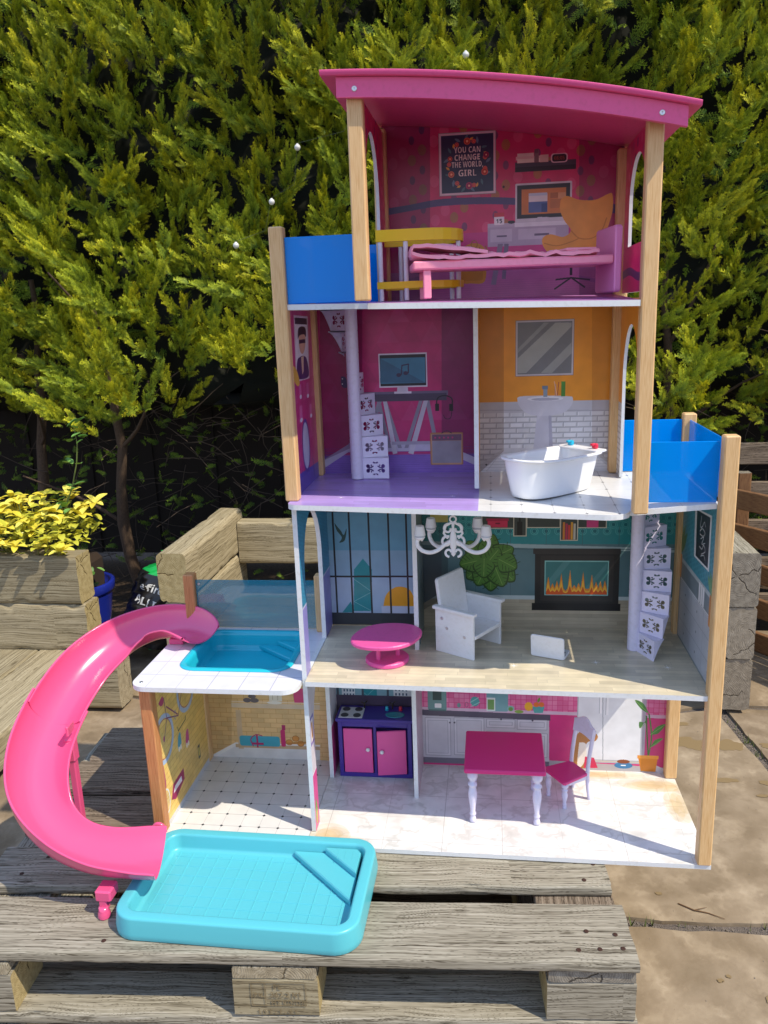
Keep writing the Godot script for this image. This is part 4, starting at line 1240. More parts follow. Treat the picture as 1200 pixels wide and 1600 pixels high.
	board("tower_wall", h, arch_wall(-0.302, H1 - 0.0095, -0.034, H2 - 0.010, -0.230, H1, -0.070, 0.646), 0.009, on_side(-0.7452, 1.0), printed(s), s.r, e, printed(s), s.r)
	s = print_music_side()
	board("music_room_wall", h, v2([-0.278, H2, -0.062, H2, -0.062, H3 - 0.01, -0.278, H3 - 0.01]), 0.006, on_side(-0.752, 1.0), printed(s), s.r, e, e)
	s = print_right_side()
	board("living_room_wall", h, v2([-0.278, H1, -0.0135, H1, -0.0135, H2 - 0.01, -0.278, H2 - 0.01]), 0.006, on_side(-0.004, -1.0), printed(s), s.r, e, M.plain_back)
	s = print_garage_side()
	board("garage_wall", h, v2([-0.278, 0, -0.03, 0, -0.03, DECK - 0.01, -0.278, DECK - 0.01]), 0.006, on_side(-1.0555, 1.0), printed(s), s.r, e, M.plain_back)
	var pk := Pix.new(-304, 1036, 30, 1392, 1.5, hexc("d8336f"))
	for i in 10:
		for j in 9:
			pk.ell(-300.0 + j * 40 + (20 if i % 2 else 0), 1178.0 + i * 22, 5.5, 8, hexc("8a3f70").lerp(hexc("e96b93"), (i * 3 + j * 5) % 3 * 0.5))
	pk.rect([-304, 1036, 30, 1166], hexc("cf3585")); pk.blob([-304, 1062, -200, 1070, -100, 1058, 30, 1066, 30, 1078, -100, 1072, -200, 1084, -304, 1076], hexc("58497c"))
	pk.grain(0.1, 0.01, 33)
	board("bedroom_wall", h, arch_wall(-0.278, H3, 0.012, 1.353, -0.196, H3, -0.032, 1.322), 0.006, on_side(-0.5925, 1.0), printed(pk), pk.r, e, e)
	board("bedroom_wall", h, arch_wall(-0.278, H3, -0.009, 1.300, -0.228, 1.121, -0.072, 1.270), 0.006, on_side(-0.1395, -1.0), printed(pk), pk.r, e, e)
	s = Pix.new(-304, 686, 30, 1040, 1.5, hexc("eb9a2c"))
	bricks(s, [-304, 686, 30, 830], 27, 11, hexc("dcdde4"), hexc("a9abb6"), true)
	s.rect([-304, 822, 30, 834], hexc("c3c3cd"))
	s.grain(0.06, 0.01, 34)
	board("bathroom_wall", h, arch_wall(-0.278, H2, -0.009, H3 - 0.01, -0.236, H2, -0.078, 0.985), 0.006, on_side(-0.1395, -1.0), printed(s), s.r, e, e)
	# partitions
	var half := Pix.new(-304, 0, -130, 1040, 1.2, hexc("a8286a"))
	var orange := mat(hexc("d98d2a"), 0.4)
	board("partition_wall", h, v2([-0.3025, H2, -0.140, H2, -0.140, H3 - 0.055, -0.136, H3 - 0.052, -0.136, H3 - 0.01, -0.3025, H3 - 0.01]), 0.0085, on_side(-0.413, 1.0), orange, half.r, e, printed(half), half.r)
	var grey := mat(hexc("7b8a8c"), 0.45)
	board("partition_wall", h, v2([-0.3025, H1, -0.172, H1, -0.172, H2 - 0.01, -0.3025, H2 - 0.01]), 0.009, on_side(-0.5385, 1.0), grey, half.r, e, grey)
	board("partition_wall", h, v2([-0.3025, 0, -0.166, 0, -0.166, H1 - 0.01, -0.3025, H1 - 0.01]), 0.009, on_side(-0.548, 1.0), mat(hexc("b9a9b4"), 0.4), half.r, e, mat(hexc("6a5a66"), 0.4))
	# posts
	post(h, 0.0, 0.0, 0.0, H2 + 0.117)
	post(h, 0.0, -0.291, 0.0, H2 + 0.117)
	post(h, -0.142, 0.005, H2 - 0.0125, 1.296)
	post(h, -0.142, -0.289, H2, 1.300)
	post(h, -0.7535, -0.052, H2, H3 + 0.129)
	post(h, -0.755, -0.290, H2, H3 + 0.129)
	post(h, -0.597, 0.022, H3, 1.356)
	post(h, -0.600, -0.290, H3, 1.360)
	post(h, -1.066, -0.017, 0.0, DECK - 0.0095, 0.0245, M.pine_red)
	post(h, -1.0655, -0.291, 0.0, DECK - 0.0095)
	post(h, -1.0655, -0.291, DECK, DECK + 0.132, 0.0245, M.pine_red)
	post(h, -0.7655, -0.291, DECK, DECK + 0.132)
	# roof
	var top := []
	var g := G.new()
	var rows := []
	for i in 25:
		var x := lerpf(-0.645, -0.086, i / 24.0)
		var y := roof_y(x)
		var z0 := 0.056
		var z1 := -0.318
		rows.append(PackedVector3Array([Vector3(x, y - 0.007, z0 - 0.001), Vector3(x, y - 0.001, z0), Vector3(x, y, z0 - 0.001), Vector3(x, y, z0 - 0.004), Vector3(x, y, z1), Vector3(x, y - 0.008, z1), Vector3(x, y - 0.008, z0 - 0.004)]))
	g.grid(rows, true, false, false)
	for r in [rows[0], rows[-1]]:
		var out := Vector3(-1 if r == rows[0] else 1, 0, 0)
		g.fan(Array(r), out)
	fix_outward(g, Vector3(-0.365, 1.345, -0.13))
	var roof := ob("roof", g, M.pink_roof, h)
	var f := PackedVector2Array()
	for i in 21:
		var x := lerpf(-0.103, -0.622, i / 20.0)
		f.append(Vector2(x, roof_y(x) - 0.0085))
	for i in 21:
		var x := lerpf(-0.622, -0.103, i / 20.0)
		f.append(Vector2(x, roof_y(x) - 0.037))
	ob("fascia", G.new().plate(f, 0.010, on_back(0.046), 0.0015), M.pink_roof, roof)
	screw(h, Vector3(-0.594, 1.352, 0.046), Vector3(0, 0, 1), 0.0042)
	screw(h, Vector3(-0.140, 1.290, 0.046), Vector3(0, 0, 1), 0.0042)
	# balcony panels of clear blue plastic
	var pane := func(called: String, at: Vector3, size: Vector3, m: Material) -> void:
		ob(called, G.new().box(at, size, 0.0006), m, h)
	pane.call("balcony_panel", Vector3(-0.0710, H2 + 0.053, -0.013), Vector3(0.115, 0.104, 0.003), M.blue_acrylic)
	pane.call("balcony_panel", Vector3(-0.0710, H2 + 0.053, -0.291), Vector3(0.116, 0.104, 0.003), M.blue_acrylic)
	pane.call("balcony_panel", Vector3(0.000, H2 + 0.053, -0.152), Vector3(0.003, 0.104, 0.252), M.blue_acrylic)
	pane.call("balcony_panel", Vector3(-0.675, H3 + 0.056, -0.052), Vector3(0.132, 0.111, 0.003), M.blue_acrylic)
	pane.call("balcony_panel", Vector3(-0.6775, H3 + 0.056, -0.290), Vector3(0.130, 0.111, 0.003), M.blue_acrylic)
	pane.call("balcony_panel", Vector3(-0.7535, H3 + 0.056, -0.171), Vector3(0.003, 0.111, 0.211), M.blue_acrylic)
	pane.call("pool_screen", Vector3(-0.9155, DECK + 0.061, -0.291), Vector3(0.275, 0.113, 0.003), M.teal_acrylic)
	screw(h, Vector3(-1.045, DECK + 0.108, -0.2895), Vector3(0, 0, 1), 0.0028)
	# yellow rail round the stair opening in the bedroom
	for k in [[H3 + 0.101, 0.020], [H3 + 0.021, 0.012]]:
		var path := []
		for i in 5:
			path.append(Vector2(lerpf(-0.590, -0.505, i / 4.0), -0.110))
		for i in 13:
			var a := -PI / 2 + PI * i / 12
			path.append(Vector2(-0.505 + 0.062 * cos(a), -0.172 - 0.062 * sin(a)))
		for i in 5:
			path.append(Vector2(lerpf(-0.505, -0.590, i / 4.0), -0.234))
		var rr := []
		for i in path.size():
			var d: Vector2 = (path[mini(i + 1, path.size() - 1)] - path[maxi(i - 1, 0)] as Vector2).normalized()
			var o := Vector2(d.y, -d.x) * 0.0045
			var p: Vector2 = path[i]
			rr.append(PackedVector3Array([Vector3(p.x + o.x, k[0], p.y + o.y), Vector3(p.x + o.x, k[0] + k[1], p.y + o.y), Vector3(p.x - o.x, k[0] + k[1], p.y - o.y), Vector3(p.x - o.x, k[0], p.y - o.y)]))
		var gg := G.new()
		for i in rr.size() - 1:
			for j in 4:
				var a: Vector3 = rr[i][j]
				var b: Vector3 = rr[i + 1][j]
				var mid: Vector3 = (a + b + rr[i][(j + 1) % 4] + rr[i + 1][(j + 1) % 4]) / 4.0
				var cen: Vector3 = (rr[i][0] + rr[i][2] + rr[i + 1][0] + rr[i + 1][2]) / 4.0
				gg.quad(a, b, rr[i + 1][(j + 1) % 4], rr[i][(j + 1) % 4], mid - cen)
		gg.quad(rr[0][0], rr[0][1], rr[0][2], rr[0][3], Vector3(-1, 0, 0))
		gg.quad(rr[-1][0], rr[-1][1], rr[-1][2], rr[-1][3], Vector3(-1, 0, 0))
		ob("stair_rail", gg, M.yellow, h)
	for p in [Vector2(-0.583, -0.110), Vector2(-0.538, -0.110), Vector2(-0.462, -0.216), Vector2(-0.447, -0.150), Vector2(-0.560, -0.234)]:
		ob("spindle", G.new().tube([Vector3(p.x, H3 + 0.0005, p.y), Vector3(p.x, H3 + 0.1005, p.y)], 0.0042, 10), M.white, h)
	pool_deck(h)
	stairs(h, "spiral_staircase", Vector3(-0.664, H2, -0.245), H3 - H2, 0.02, -1, 20.0)
	stairs(h, "spiral_staircase", Vector3(-0.1065, H1, -0.195), H2 - H1, 1.13, -1, 18.0)

# the joint under the upper right post has sunk a little towards the front
func sag(o: MeshInstance3D) -> void:
	var m := ArrayMesh.new()
	for k in o.mesh.get_surface_count():
		var a := o.mesh.surface_get_arrays(k)
		var vs: PackedVector3Array = a[Mesh.ARRAY_VERTEX]
		for i in vs.size():
			vs[i].y -= sunk(vs[i].x, vs[i].z)
		a[Mesh.ARRAY_VERTEX] = vs
		m.add_surface_from_arrays(Mesh.PRIMITIVE_TRIANGLES, a)
		m.surface_set_material(k, o.mesh.surface_get_material(k))
	o.mesh = m

func sunk(x: float, z: float) -> float:
	return 0.0135 * clampf((x + 0.75) / 0.6 if x < -0.15 else -x / 0.15, 0.0, 1.0) * clampf((z + 0.3) / 0.3, 0.0, 1.1)

# make a closed mesh's normals point away from its middle line where they clearly point in
func fix_outward(g: G, mid: Vector3) -> void:
	var s := 0.0
	for i in range(0, g.v.size()):
		s += signf(g.n[i].dot(g.v[i] - mid))
	if s < 0.0:
		g.flip()

# rows of a basin: outline offset per level
func basin(levels: Array, c: Vector3, hx: float, hz: float, power: float, seg: int, g: G) -> void:
	var rows := []
	for l in levels:                        # [inset, height]
		var ring := PackedVector3Array()
		var k: float = maxf(power - l[0], 0.012)
		for p in rrect2(-(hx - l[0]), -(hz - l[0]), hx - l[0], hz - l[0], k, seg):
			ring.append(c + Vector3(p.x, l[1], p.y))
		rows.append(ring)
	var start := g.v.size()
	g.grid(rows, true)
	# bottom
	g.fan(Array(rows[-1]), Vector3.UP)
	# normals of the rim must look up
	var s := 0.0
	for i in range(start, g.v.size()):
		s += g.n[i].y
	if s < 0.0:
		g.flip(start)

func pool_deck(h: Node3D) -> void:
	var s := floor_print("deck")
	var hole := rrect2(-1.018, 0.078, -0.800, 0.272, 0.03, 6)
	var q := deck_outline(-1.092, -0.7565, -0.010, 0.300, 0.032)
	# a slit from the back edge to the pool keeps the outline simple
	var ring := PackedVector2Array()
	var n := hole.size()
	var start := 0
	for i in n:
		if hole[i].y > hole[start].y - 0.00001 and absf(hole[i].x + 0.9) < absf(hole[start].x + 0.9) + 0.5 and hole[i].y >= hole[start].y:
			start = i
	for i in n:
		ring.append(hole[(start - i + n) % n])
	var all := PackedVector2Array()
	all.append_array(q.slice(0, q.size() - 1))
	var sx := hole[start].x
	all.append(Vector2(sx + 0.00002, 0.300))
	all.append(Vector2(sx + 0.00002, hole[start].y + 0.00001))
	var first := ring.slice(1)
	all.append_array(first)
	all.append(Vector2(sx - 0.00002, hole[start].y))
	all.append(Vector2(sx - 0.00002, 0.300))
	all.append(q[-1])
	var m := board("pool_deck", h, all, 0.0095, on_floor(DECK), printed(s, 0.3), s.r, M.edge)
	var g := G.new()
	basin([[-0.0075, 0.0006], [-0.006, 0.003], [-0.002, 0.0042], [0.004, 0.0036], [0.0075, 0.0], [0.0085, -0.006], [0.011, -0.026], [0.014, -0.0335], [0.020, -0.0365]], Vector3(-0.909, DECK, -0.175), 0.112, 0.100, 0.034, 8, g)
	var b := ob("pool_basin", g, M.pool_blue, h)
	# corner steps of the basin
	for k in 2:
		var w := 0.095 - k * 0.042
		var y := DECK - 0.0365 + 0.011 * (k + 1)
		var p := v2([-0.812, 0.262, -0.812, 0.262 - w * 0.8, -0.812 - w, 0.262])
		ob("pool_step", G.new().plate(p, 0.011, on_floor(y), 0.002), M.pool_blue, b)
	# a drain ring and hinge dot
	screw(h, Vector3(-1.073, DECK + 0.0002, -0.012), Vector3.UP, 0.0036)

# a moulded plastic spiral stair: a ringed column with pierced risers turning round it
func ornament() -> ImageTexture:
	var p := Pix.new(-30, 0, 30, 44, 4.0, hexc("dedaf0"))
	var hole := Color(0.87, 0.85, 0.94, 0.0)
	var im := p.im
	var dots := []
	for sgn in [-1.0, 1.0]:
		for v: float in [-1.0, 1.0]:
			dots.append([sgn * 17.0, 22 + v * 5.0, 4.2]); dots.append([sgn * 9.5, 22 + v * 7.0, 1.7]); dots.append([sgn * 6, 22 + v * 4.2, 1.4]); dots.append([sgn * 4.0, 22 + v * 13.0, 1.9]); dots.append([sgn * 1.6, 22 + v * 12.0, 1.5])
			for i in 6:
				dots.append([sgn * (15.0 - i * 1.9), 22 + v * (0.6 + 0.9 * i), 1.25])
			for i in 4:
				dots.append([sgn * (10.5 - i * 1.1), 22 + v * (1.6 + i * 0.6), 1.1])
	for d in dots:
		var c := Vector2((d[0] + 30) * 4.0, (44 - d[1]) * 4.0)
		var r: float = d[2] * 4.0
		for y in range(int(c.y - r), int(c.y + r) + 1):
			for x in range(int(c.x - r), int(c.x + r) + 1):
				if Vector2(x, y).distance_to(c) <= r and x >= 0 and y >= 0 and x < im.get_width() and y < im.get_height():
					im.set_pixel(x, y, hole)
	return p.tex()

func stairs(h: Node3D, called: String, base: Vector3, height: float, a0: float, way: int, each: float) -> void:
	if not M.has("pierced"):
		M.pierced = mat(Color.WHITE, 0.33, {"albedo_texture": ornament(), "transparency": BaseMaterial3D.TRANSPARENCY_ALPHA_SCISSOR, "alpha_scissor_threshold": 0.5, "texture_repeat": false})
	var steps := 8
	var rise := (height - 0.0095) / steps
	var prof := []
	for i in steps:
		var y := rise * i
		prof.append_array([[0.0123, y + 0.0006], [0.0128, y + 0.0016], [0.0128, y + rise - 0.0016], [0.0123, y + rise - 0.0004]])
	var col := ob(called, G.new().lathe(prof, 28, Transform3D(Basis.IDENTITY, base)), M.lilac, h)
	var turn := deg_to_rad(each) * way
	for i in steps:
		var a := a0 + turn * i
		var y0 := base.y + rise * i
		var y1 := y0 + rise - 0.0004
		var dir := func(t: float) -> Vector3: return Vector3(cos(t), 0, sin(t))
		var ra := 0.0118
		var rb := 0.066
		var g := G.new()
		var p := func(r: float, t: float, y: float) -> Vector3:
			var d: Vector3 = dir.call(t)
			return Vector3(base.x + d.x * r, y, base.z + d.z * r)
		var riser := G.new()
		var nrm := Vector3(-sin(a), 0, cos(a)) * (1.0 if way < 0 else 1.0)
		# riser faces against the turn
		nrm = -Vector3(-sin(a), 0, cos(a)) * float(way)
		riser.quad(p.call(ra, a, y0), p.call(rb, a, y0), p.call(rb, a, y1), p.call(ra, a, y1), nrm, Vector2(0.02, 1), Vector2(1, 1), Vector2(1, 0), Vector2(0.02, 0))
		var r := ob("riser", riser, M.pierced, col)
		# tread, a wedge, with a curved bracket under its outer edge
		var b := a + turn * 1.3
		var m := 6
		var th := 0.0022
		for k in m:
			var t0 := lerpf(a, b, float(k) / m)
			var t1 := lerpf(a, b, float(k + 1) / m)
			g.quad(p.call(ra, t0, y1), p.call(rb, t0, y1), p.call(rb, t1, y1), p.call(ra, t1, y1), Vector3.UP)
			g.quad(p.call(ra, t0, y1 - th), p.call(rb, t0, y1 - th), p.call(rb, t1, y1 - th), p.call(ra, t1, y1 - th), Vector3.DOWN)
			# outer skirt: deep at the riser, curving up to the tread's far end
			var f0 := float(k) / m
			var f1 := float(k + 1) / m
			var s0 := lerpf(y0, y1 - th, 1.0 - pow(1.0 - f0, 1.8))
			var s1 := lerpf(y0, y1 - th, 1.0 - pow(1.0 - f1, 1.8))
			var mid: Vector3 = dir.call((t0 + t1) / 2)
			g.quad(p.call(rb, t0, y1), p.call(rb, t1, y1), p.call(rb, t1, s1), p.call(rb, t0, s0), mid)
			g.quad(p.call(rb - th, t0, y1 - th), p.call(rb - th, t1, y1 - th), p.call(rb - th, t1, s1), p.call(rb - th, t0, s0), -mid)
		ob("tread", g, M.lilac, col)


# ---------------------------------------------------------------- furniture, toys
func turned_leg(h: float, r: float) -> Array:
	var q := []
	for p in [[0.30, 0.0], [0.62, 0.012], [0.66, 0.05], [0.52, 0.10], [0.42, 0.125], [0.62, 0.15], [0.62, 0.175], [0.46, 0.20], [0.55, 0.30], [0.80, 0.46], [0.86, 0.56], [0.66, 0.66], [0.60, 0.69], [0.88, 0.72], [0.88, 0.75], [0.52, 0.78], [0.62, 0.82], [0.96, 0.86], [1.0, 0.90], [1.0, 1.0], [0.0, 1.0]]:
		q.append([p[0] * r, p[1] * h])
	return q

func chamfer_poly(p: PackedVector2Array, t: float, xf: Transform3D, bev := 0.0015) -> G:
	return G.new().plate(p, t, xf, bev)

func furniture() -> void:
	# armchair
	var t := thing("armchair", "white wooden doll's armchair on the living room floor in front of the printed plant", "armchair", Vector3(-0.4365, H1, -0.192), -0.56)
	for s in [1.0, -1.0]:
		var z: float = s * 0.050
		var side := ob("side", G.new().box(Vector3(-0.001, 0.046, z), Vector3(0.092, 0.092, 0.006), 0.0008), M.white, t)
		ob("armrest", G.new().box(Vector3(0.0, 0.0955, z + s * 0.002), Vector3(0.100, 0.007, 0.014), 0.0012), M.white, t)
		for p in [[-0.030, 0.074], [-0.018, 0.055], [0.024, 0.045]]:
			var g := G.new()
			g.lathe([[0.0034, 0.0], [0.0034, 0.0006], [0.0024, 0.001], [0.001, 0.0006], [0.0, 0.0002]], 12, Transform3D(Basis(Quaternion(Vector3.UP, Vector3(0, 0, s))), Vector3(p[0], p[1], z + s * 0.003)))
			ob("screw", g, M.steel, side)
	ob("seat", G.new().box(Vector3(0.004, 0.046, 0), Vector3(0.086, 0.008, 0.094), 0.001), M.white, t)
	ob("backrest", chamfer_poly(rrect2(-0.0465, 0.0, 0.0465, 0.104, 0.006), 0.008, Transform3D(Basis(Vector3(0, 0, 1), 0.14) * Basis(Vector3.UP, PI / 2), Vector3(-0.030, 0.050, 0))), M.white, t)
	# coffee table
	t = thing("coffee_table", "pink pointed oval doll's coffee table on the living room floor", "table", Vector3(-0.598, H1, -0.116), 0.62)
	var oval := PackedVector2Array()
	for i in 44:
		var a := TAU * i / 44
		var r := 0.064 + 0.011 * pow(absf(cos(a)), 5.0)
		oval.append(Vector2(r * cos(a), r * 0.98 * sin(a)))
	ob("tabletop", chamfer_poly(oval, 0.0085, on_floor(0.056), 0.002), M.pink_wood, t)
	ob("base", chamfer_poly(ellipse2(0, 0, 0.044, 0.043, 40), 0.0095, on_floor(0.0096), 0.002), M.pink_wood, t)
	for x in [-0.022, 0.022]:
		ob("leg", G.new().tube([Vector3(x, 0.0095, 0.004), Vector3(x, 0.048, 0.004)], 0.0046, 14), M.pink_wood, t)
	# laptop
	t = thing("laptop", "small white toy laptop standing open on the living room floor, seen from behind", "laptop", Vector3(-0.2805, H1, -0.143), -0.364)
	ob("lid", chamfer_poly(rrect2(-0.034, 0.0, 0.034, 0.047, 0.005), 0.004, Transform3D(Basis(Vector3.RIGHT, 0.07), Vector3(0, 0.001, 0.002)), 0.0012), M.white, t)
	ob("keyboard_base", chamfer_poly(rrect2(-0.034, 0.001, 0.034, 0.045, 0.005), 0.0055, on_floor(0.0057), 0.0015), M.white, t)
	ob("keyboard", chamfer_poly(rrect2(-0.028, 0.008, 0.028, 0.030, 0.001), 0.0006, on_floor(0.0061), 0.0), M.black, t)
	ob("screen", chamfer_poly(rrect2(-0.030, 0.006, 0.030, 0.043, 0.001), 0.0005, Transform3D(Basis(Vector3.RIGHT, 0.07) * Basis(Vector3.UP, PI), Vector3(0, 0.001, -0.0024)), 0.0), M.black, t)
	# kitchen table
	t = thing("kitchen_table", "pink topped doll's table with white turned legs on the marble print floor", "table", Vector3(-0.3655, 0, -0.155))
	ob("tabletop", chamfer_poly(rrect2(-0.081, -0.0785, 0.081, 0.0785, 0.004), 0.0095, on_floor(0.128), 0.0018), mat(hexc("d8347f"), 0.42), t)
	for x in [-1.0, 1.0]:
		for z in [-1.0, 1.0]:
			ob("leg", G.new().lathe(turned_leg(0.1185, 0.0108), 20, Transform3D(Basis.IDENTITY, Vector3(x * 0.0645, 0, z * 0.062))), M.lilac, t)
	# kitchen chair
	t = thing("kitchen_chair", "lilac framed doll's chair with a pink seat beside the kitchen table", "chair", Vector3(-0.2300, 0, -0.192), PI + 0.585)
	var seat := PackedVector2Array([Vector2(-0.030, -0.029), Vector2(0.036, -0.036), Vector2(0.040, -0.032), Vector2(0.040, 0.032), Vector2(0.036, 0.036), Vector2(-0.030, 0.029)])
	ob("seat", chamfer_poly(seat, 0.007, on_floor(0.0655), 0.0015), mat(hexc("d8347f"), 0.42), t)
	for z in [-1.0, 1.0]:
		ob("leg", G.new().lathe(turned_leg(0.0585, 0.0075), 16, Transform3D(Basis.IDENTITY, Vector3(0.031, 0, z * 0.027))), M.lilac, t)
		var path := []
		for i in 9:
			var k := i / 8.0
			path.append(Vector3(-0.0285 - 0.012 * pow(absf(k - 0.38), 1.5) * 2.6, k * 0.158, z * 0.0265))
		ob("back_leg", G.new().tube(path, 0.0044, 10), M.lilac, t)
		ob("rail", G.new().box(Vector3(0, 0.0535, z * 0.026), Vector3(0.056, 0.009, 0.004), 0.001), M.lilac, t)
	var crest := PackedVector2Array()
	for i in 15:
		var x := lerpf(-0.031, 0.031, i / 14.0)
		crest.append(Vector2(x, 0.173 + 0.007 * cos(x / 0.031 * PI)))
	for i in 15:
		var x := lerpf(0.031, -0.031, i / 14.0)
		crest.append(Vector2(x, 0.137 + 0.005 * cos(x / 0.031 * PI * 0.5)))
	ob("crest", chamfer_poly(crest, 0.006, Transform3D(Basis(Vector3(0, 0, 1), 0.14) * Basis(Vector3.UP, PI / 2), Vector3(-0.0145, 0.0, 0)), 0.0012), M.lilac, t)
	# cooker and sink unit
	t = thing("kitchen_unit", "purple toy cooker and sink unit with two pink doors in the kitchen nook", "kitchen unit", Vector3(-0.650, 0, -0.268))
	var purple := mat(hexc("43308f"), 0.4)
	var door_pink := mat(hexc("e0579c"), 0.42)
	ob("carcass", G.new().box(Vector3(0, 0.006, 0), Vector3(0.166, 0.011, 0.058), 0.001).box(Vector3(-0.078, 0.075, 0), Vector3(0.010, 0.127, 0.058), 0.001).box(Vector3(0.078, 0.075, 0), Vector3(0.010, 0.127, 0.058), 0.001).box(Vector3(0, 0.075, 0.0275), Vector3(0.007, 0.127, 0.003), 0.0006).box(Vector3(0, 0.131, 0.0005), Vector3(0.146, 0.012, 0.0568), 0.0006).box(Vector3(0, 0.07, -0.027), Vector3(0.146, 0.115, 0.003), 0.0005), purple, t)
	ob("worktop", G.new().box(Vector3(0, 0.1425, 0.001), Vector3(0.174, 0.008, 0.066), 0.0015), purple, t)
	for s in [-1.0, 1.0]:
		var d := ob("door", G.new().box(Vector3(-s * 0.0335, 0, 0), Vector3(0.065, 0.108, 0.005), 0.0012), door_pink, t, Vector3(s * 0.0715, 0.068, 0.031), Vector3(0, 0.0 if s < 0 else 0.16, 0))
		ob("knob", G.new().lathe([[0.0, 0.0075], [0.0032, 0.007], [0.0047, 0.0045], [0.0042, 0.002], [0.0022, 0.0012], [0.002, 0.0]], 16, Transform3D(Basis(Vector3.RIGHT, PI / 2), Vector3(-s * 0.056, 0.006, 0.0026))), M.white, d)
	var hob := ob("hob", G.new().box(Vector3(-0.054, 0.147, 0.004), Vector3(0.054, 0.0014, 0.050), 0.0005), mat(hexc("d4d2d6"), 0.4), t)
	for x in [-0.068, -0.040]:
		for z in [-0.010, 0.018]:
			ob("burner", G.new().lathe([[0.0, 0.0016], [0.008, 0.0016], [0.0088, 0.0009], [0.0088, 0.0]], 20, Transform3D(Basis.IDENTITY, Vector3(x, 0.1476, z))), mat(hexc("3f3b42"), 0.4), hob)
	ob("basin", G.new().lathe([[0.0215, 0.0], [0.0215, 0.001], [0.019, 0.0011], [0.015, 0.0004], [0.0, 0.0002]], 28, Transform3D(Basis.from_scale(Vector3(1, 1, 0.62)), Vector3(0.045, 0.1466, 0.010))), mat(hexc("3f93a6"), 0.25), t)
	for k in [[-0.028, "1c1b1d"], [0.036, "1c1b1d"]]:
		var x: float = k[0]
		ob("tap", G.new().tube([Vector3(x, 0.146, -0.018), Vector3(x, 0.156, -0.018), Vector3(x + 0.001, 0.162, -0.016), Vector3(x + 0.002, 0.164, -0.011), Vector3(x + 0.002, 0.162, -0.006)], 0.0016, 8).tube([Vector3(x - 0.007, 0.163, -0.018), Vector3(x, 0.158, -0.018), Vector3(x + 0.007, 0.166, -0.018)], 0.0014, 8), mat(hexc("3a3020"), 0.35), t)
	ob("tap_knob", G.new().lathe([[0.0, 0.009], [0.0036, 0.009], [0.0042, 0.0], [0.0, 0.0]], 14, Transform3D(Basis.IDENTITY, Vector3(0.024, 0.1465, -0.012))), mat(hexc("2fb4cf"), 0.3), t)
	ob("tap_knob", G.new().lathe([[0.0, 0.009], [0.0036, 0.009], [0.0042, 0.0], [0.0, 0.0]], 14, Transform3D(Basis.IDENTITY, Vector3(0.055, 0.1465, -0.013))), mat(hexc("d8344a"), 0.3), t)
	# bed and blanket
	t = thing("toy_bed", "pink wooden doll's bed with one headboard in the top floor bedroom", "bed", Vector3(-0.352, H3, -0.100), 0.15)
	ob("bed_board", G.new().box(Vector3(-0.008, 0.054, 0), Vector3(0.335, 0.014, 0.112), 0.0025), M.pink_bed, t)
	ob("headboard", chamfer_poly(rrect2(-0.058, 0.0005, 0.058, 0.108, 0.006), 0.012, Transform3D(Basis(Vector3.UP, -PI / 2), Vector3(0.160, 0, 0)), 0.002), mat(hexc("e892c4"), 0.42), t)
	for z in [-1.0, 1.0]:
		ob("leg", G.new().box(Vector3(-0.152, 0.0238, z * 0.045), Vector3(0.013, 0.0464, 0.013), 0.0015), M.pink_bed, t)
	blanket()
	bathtub()
	chandelier()

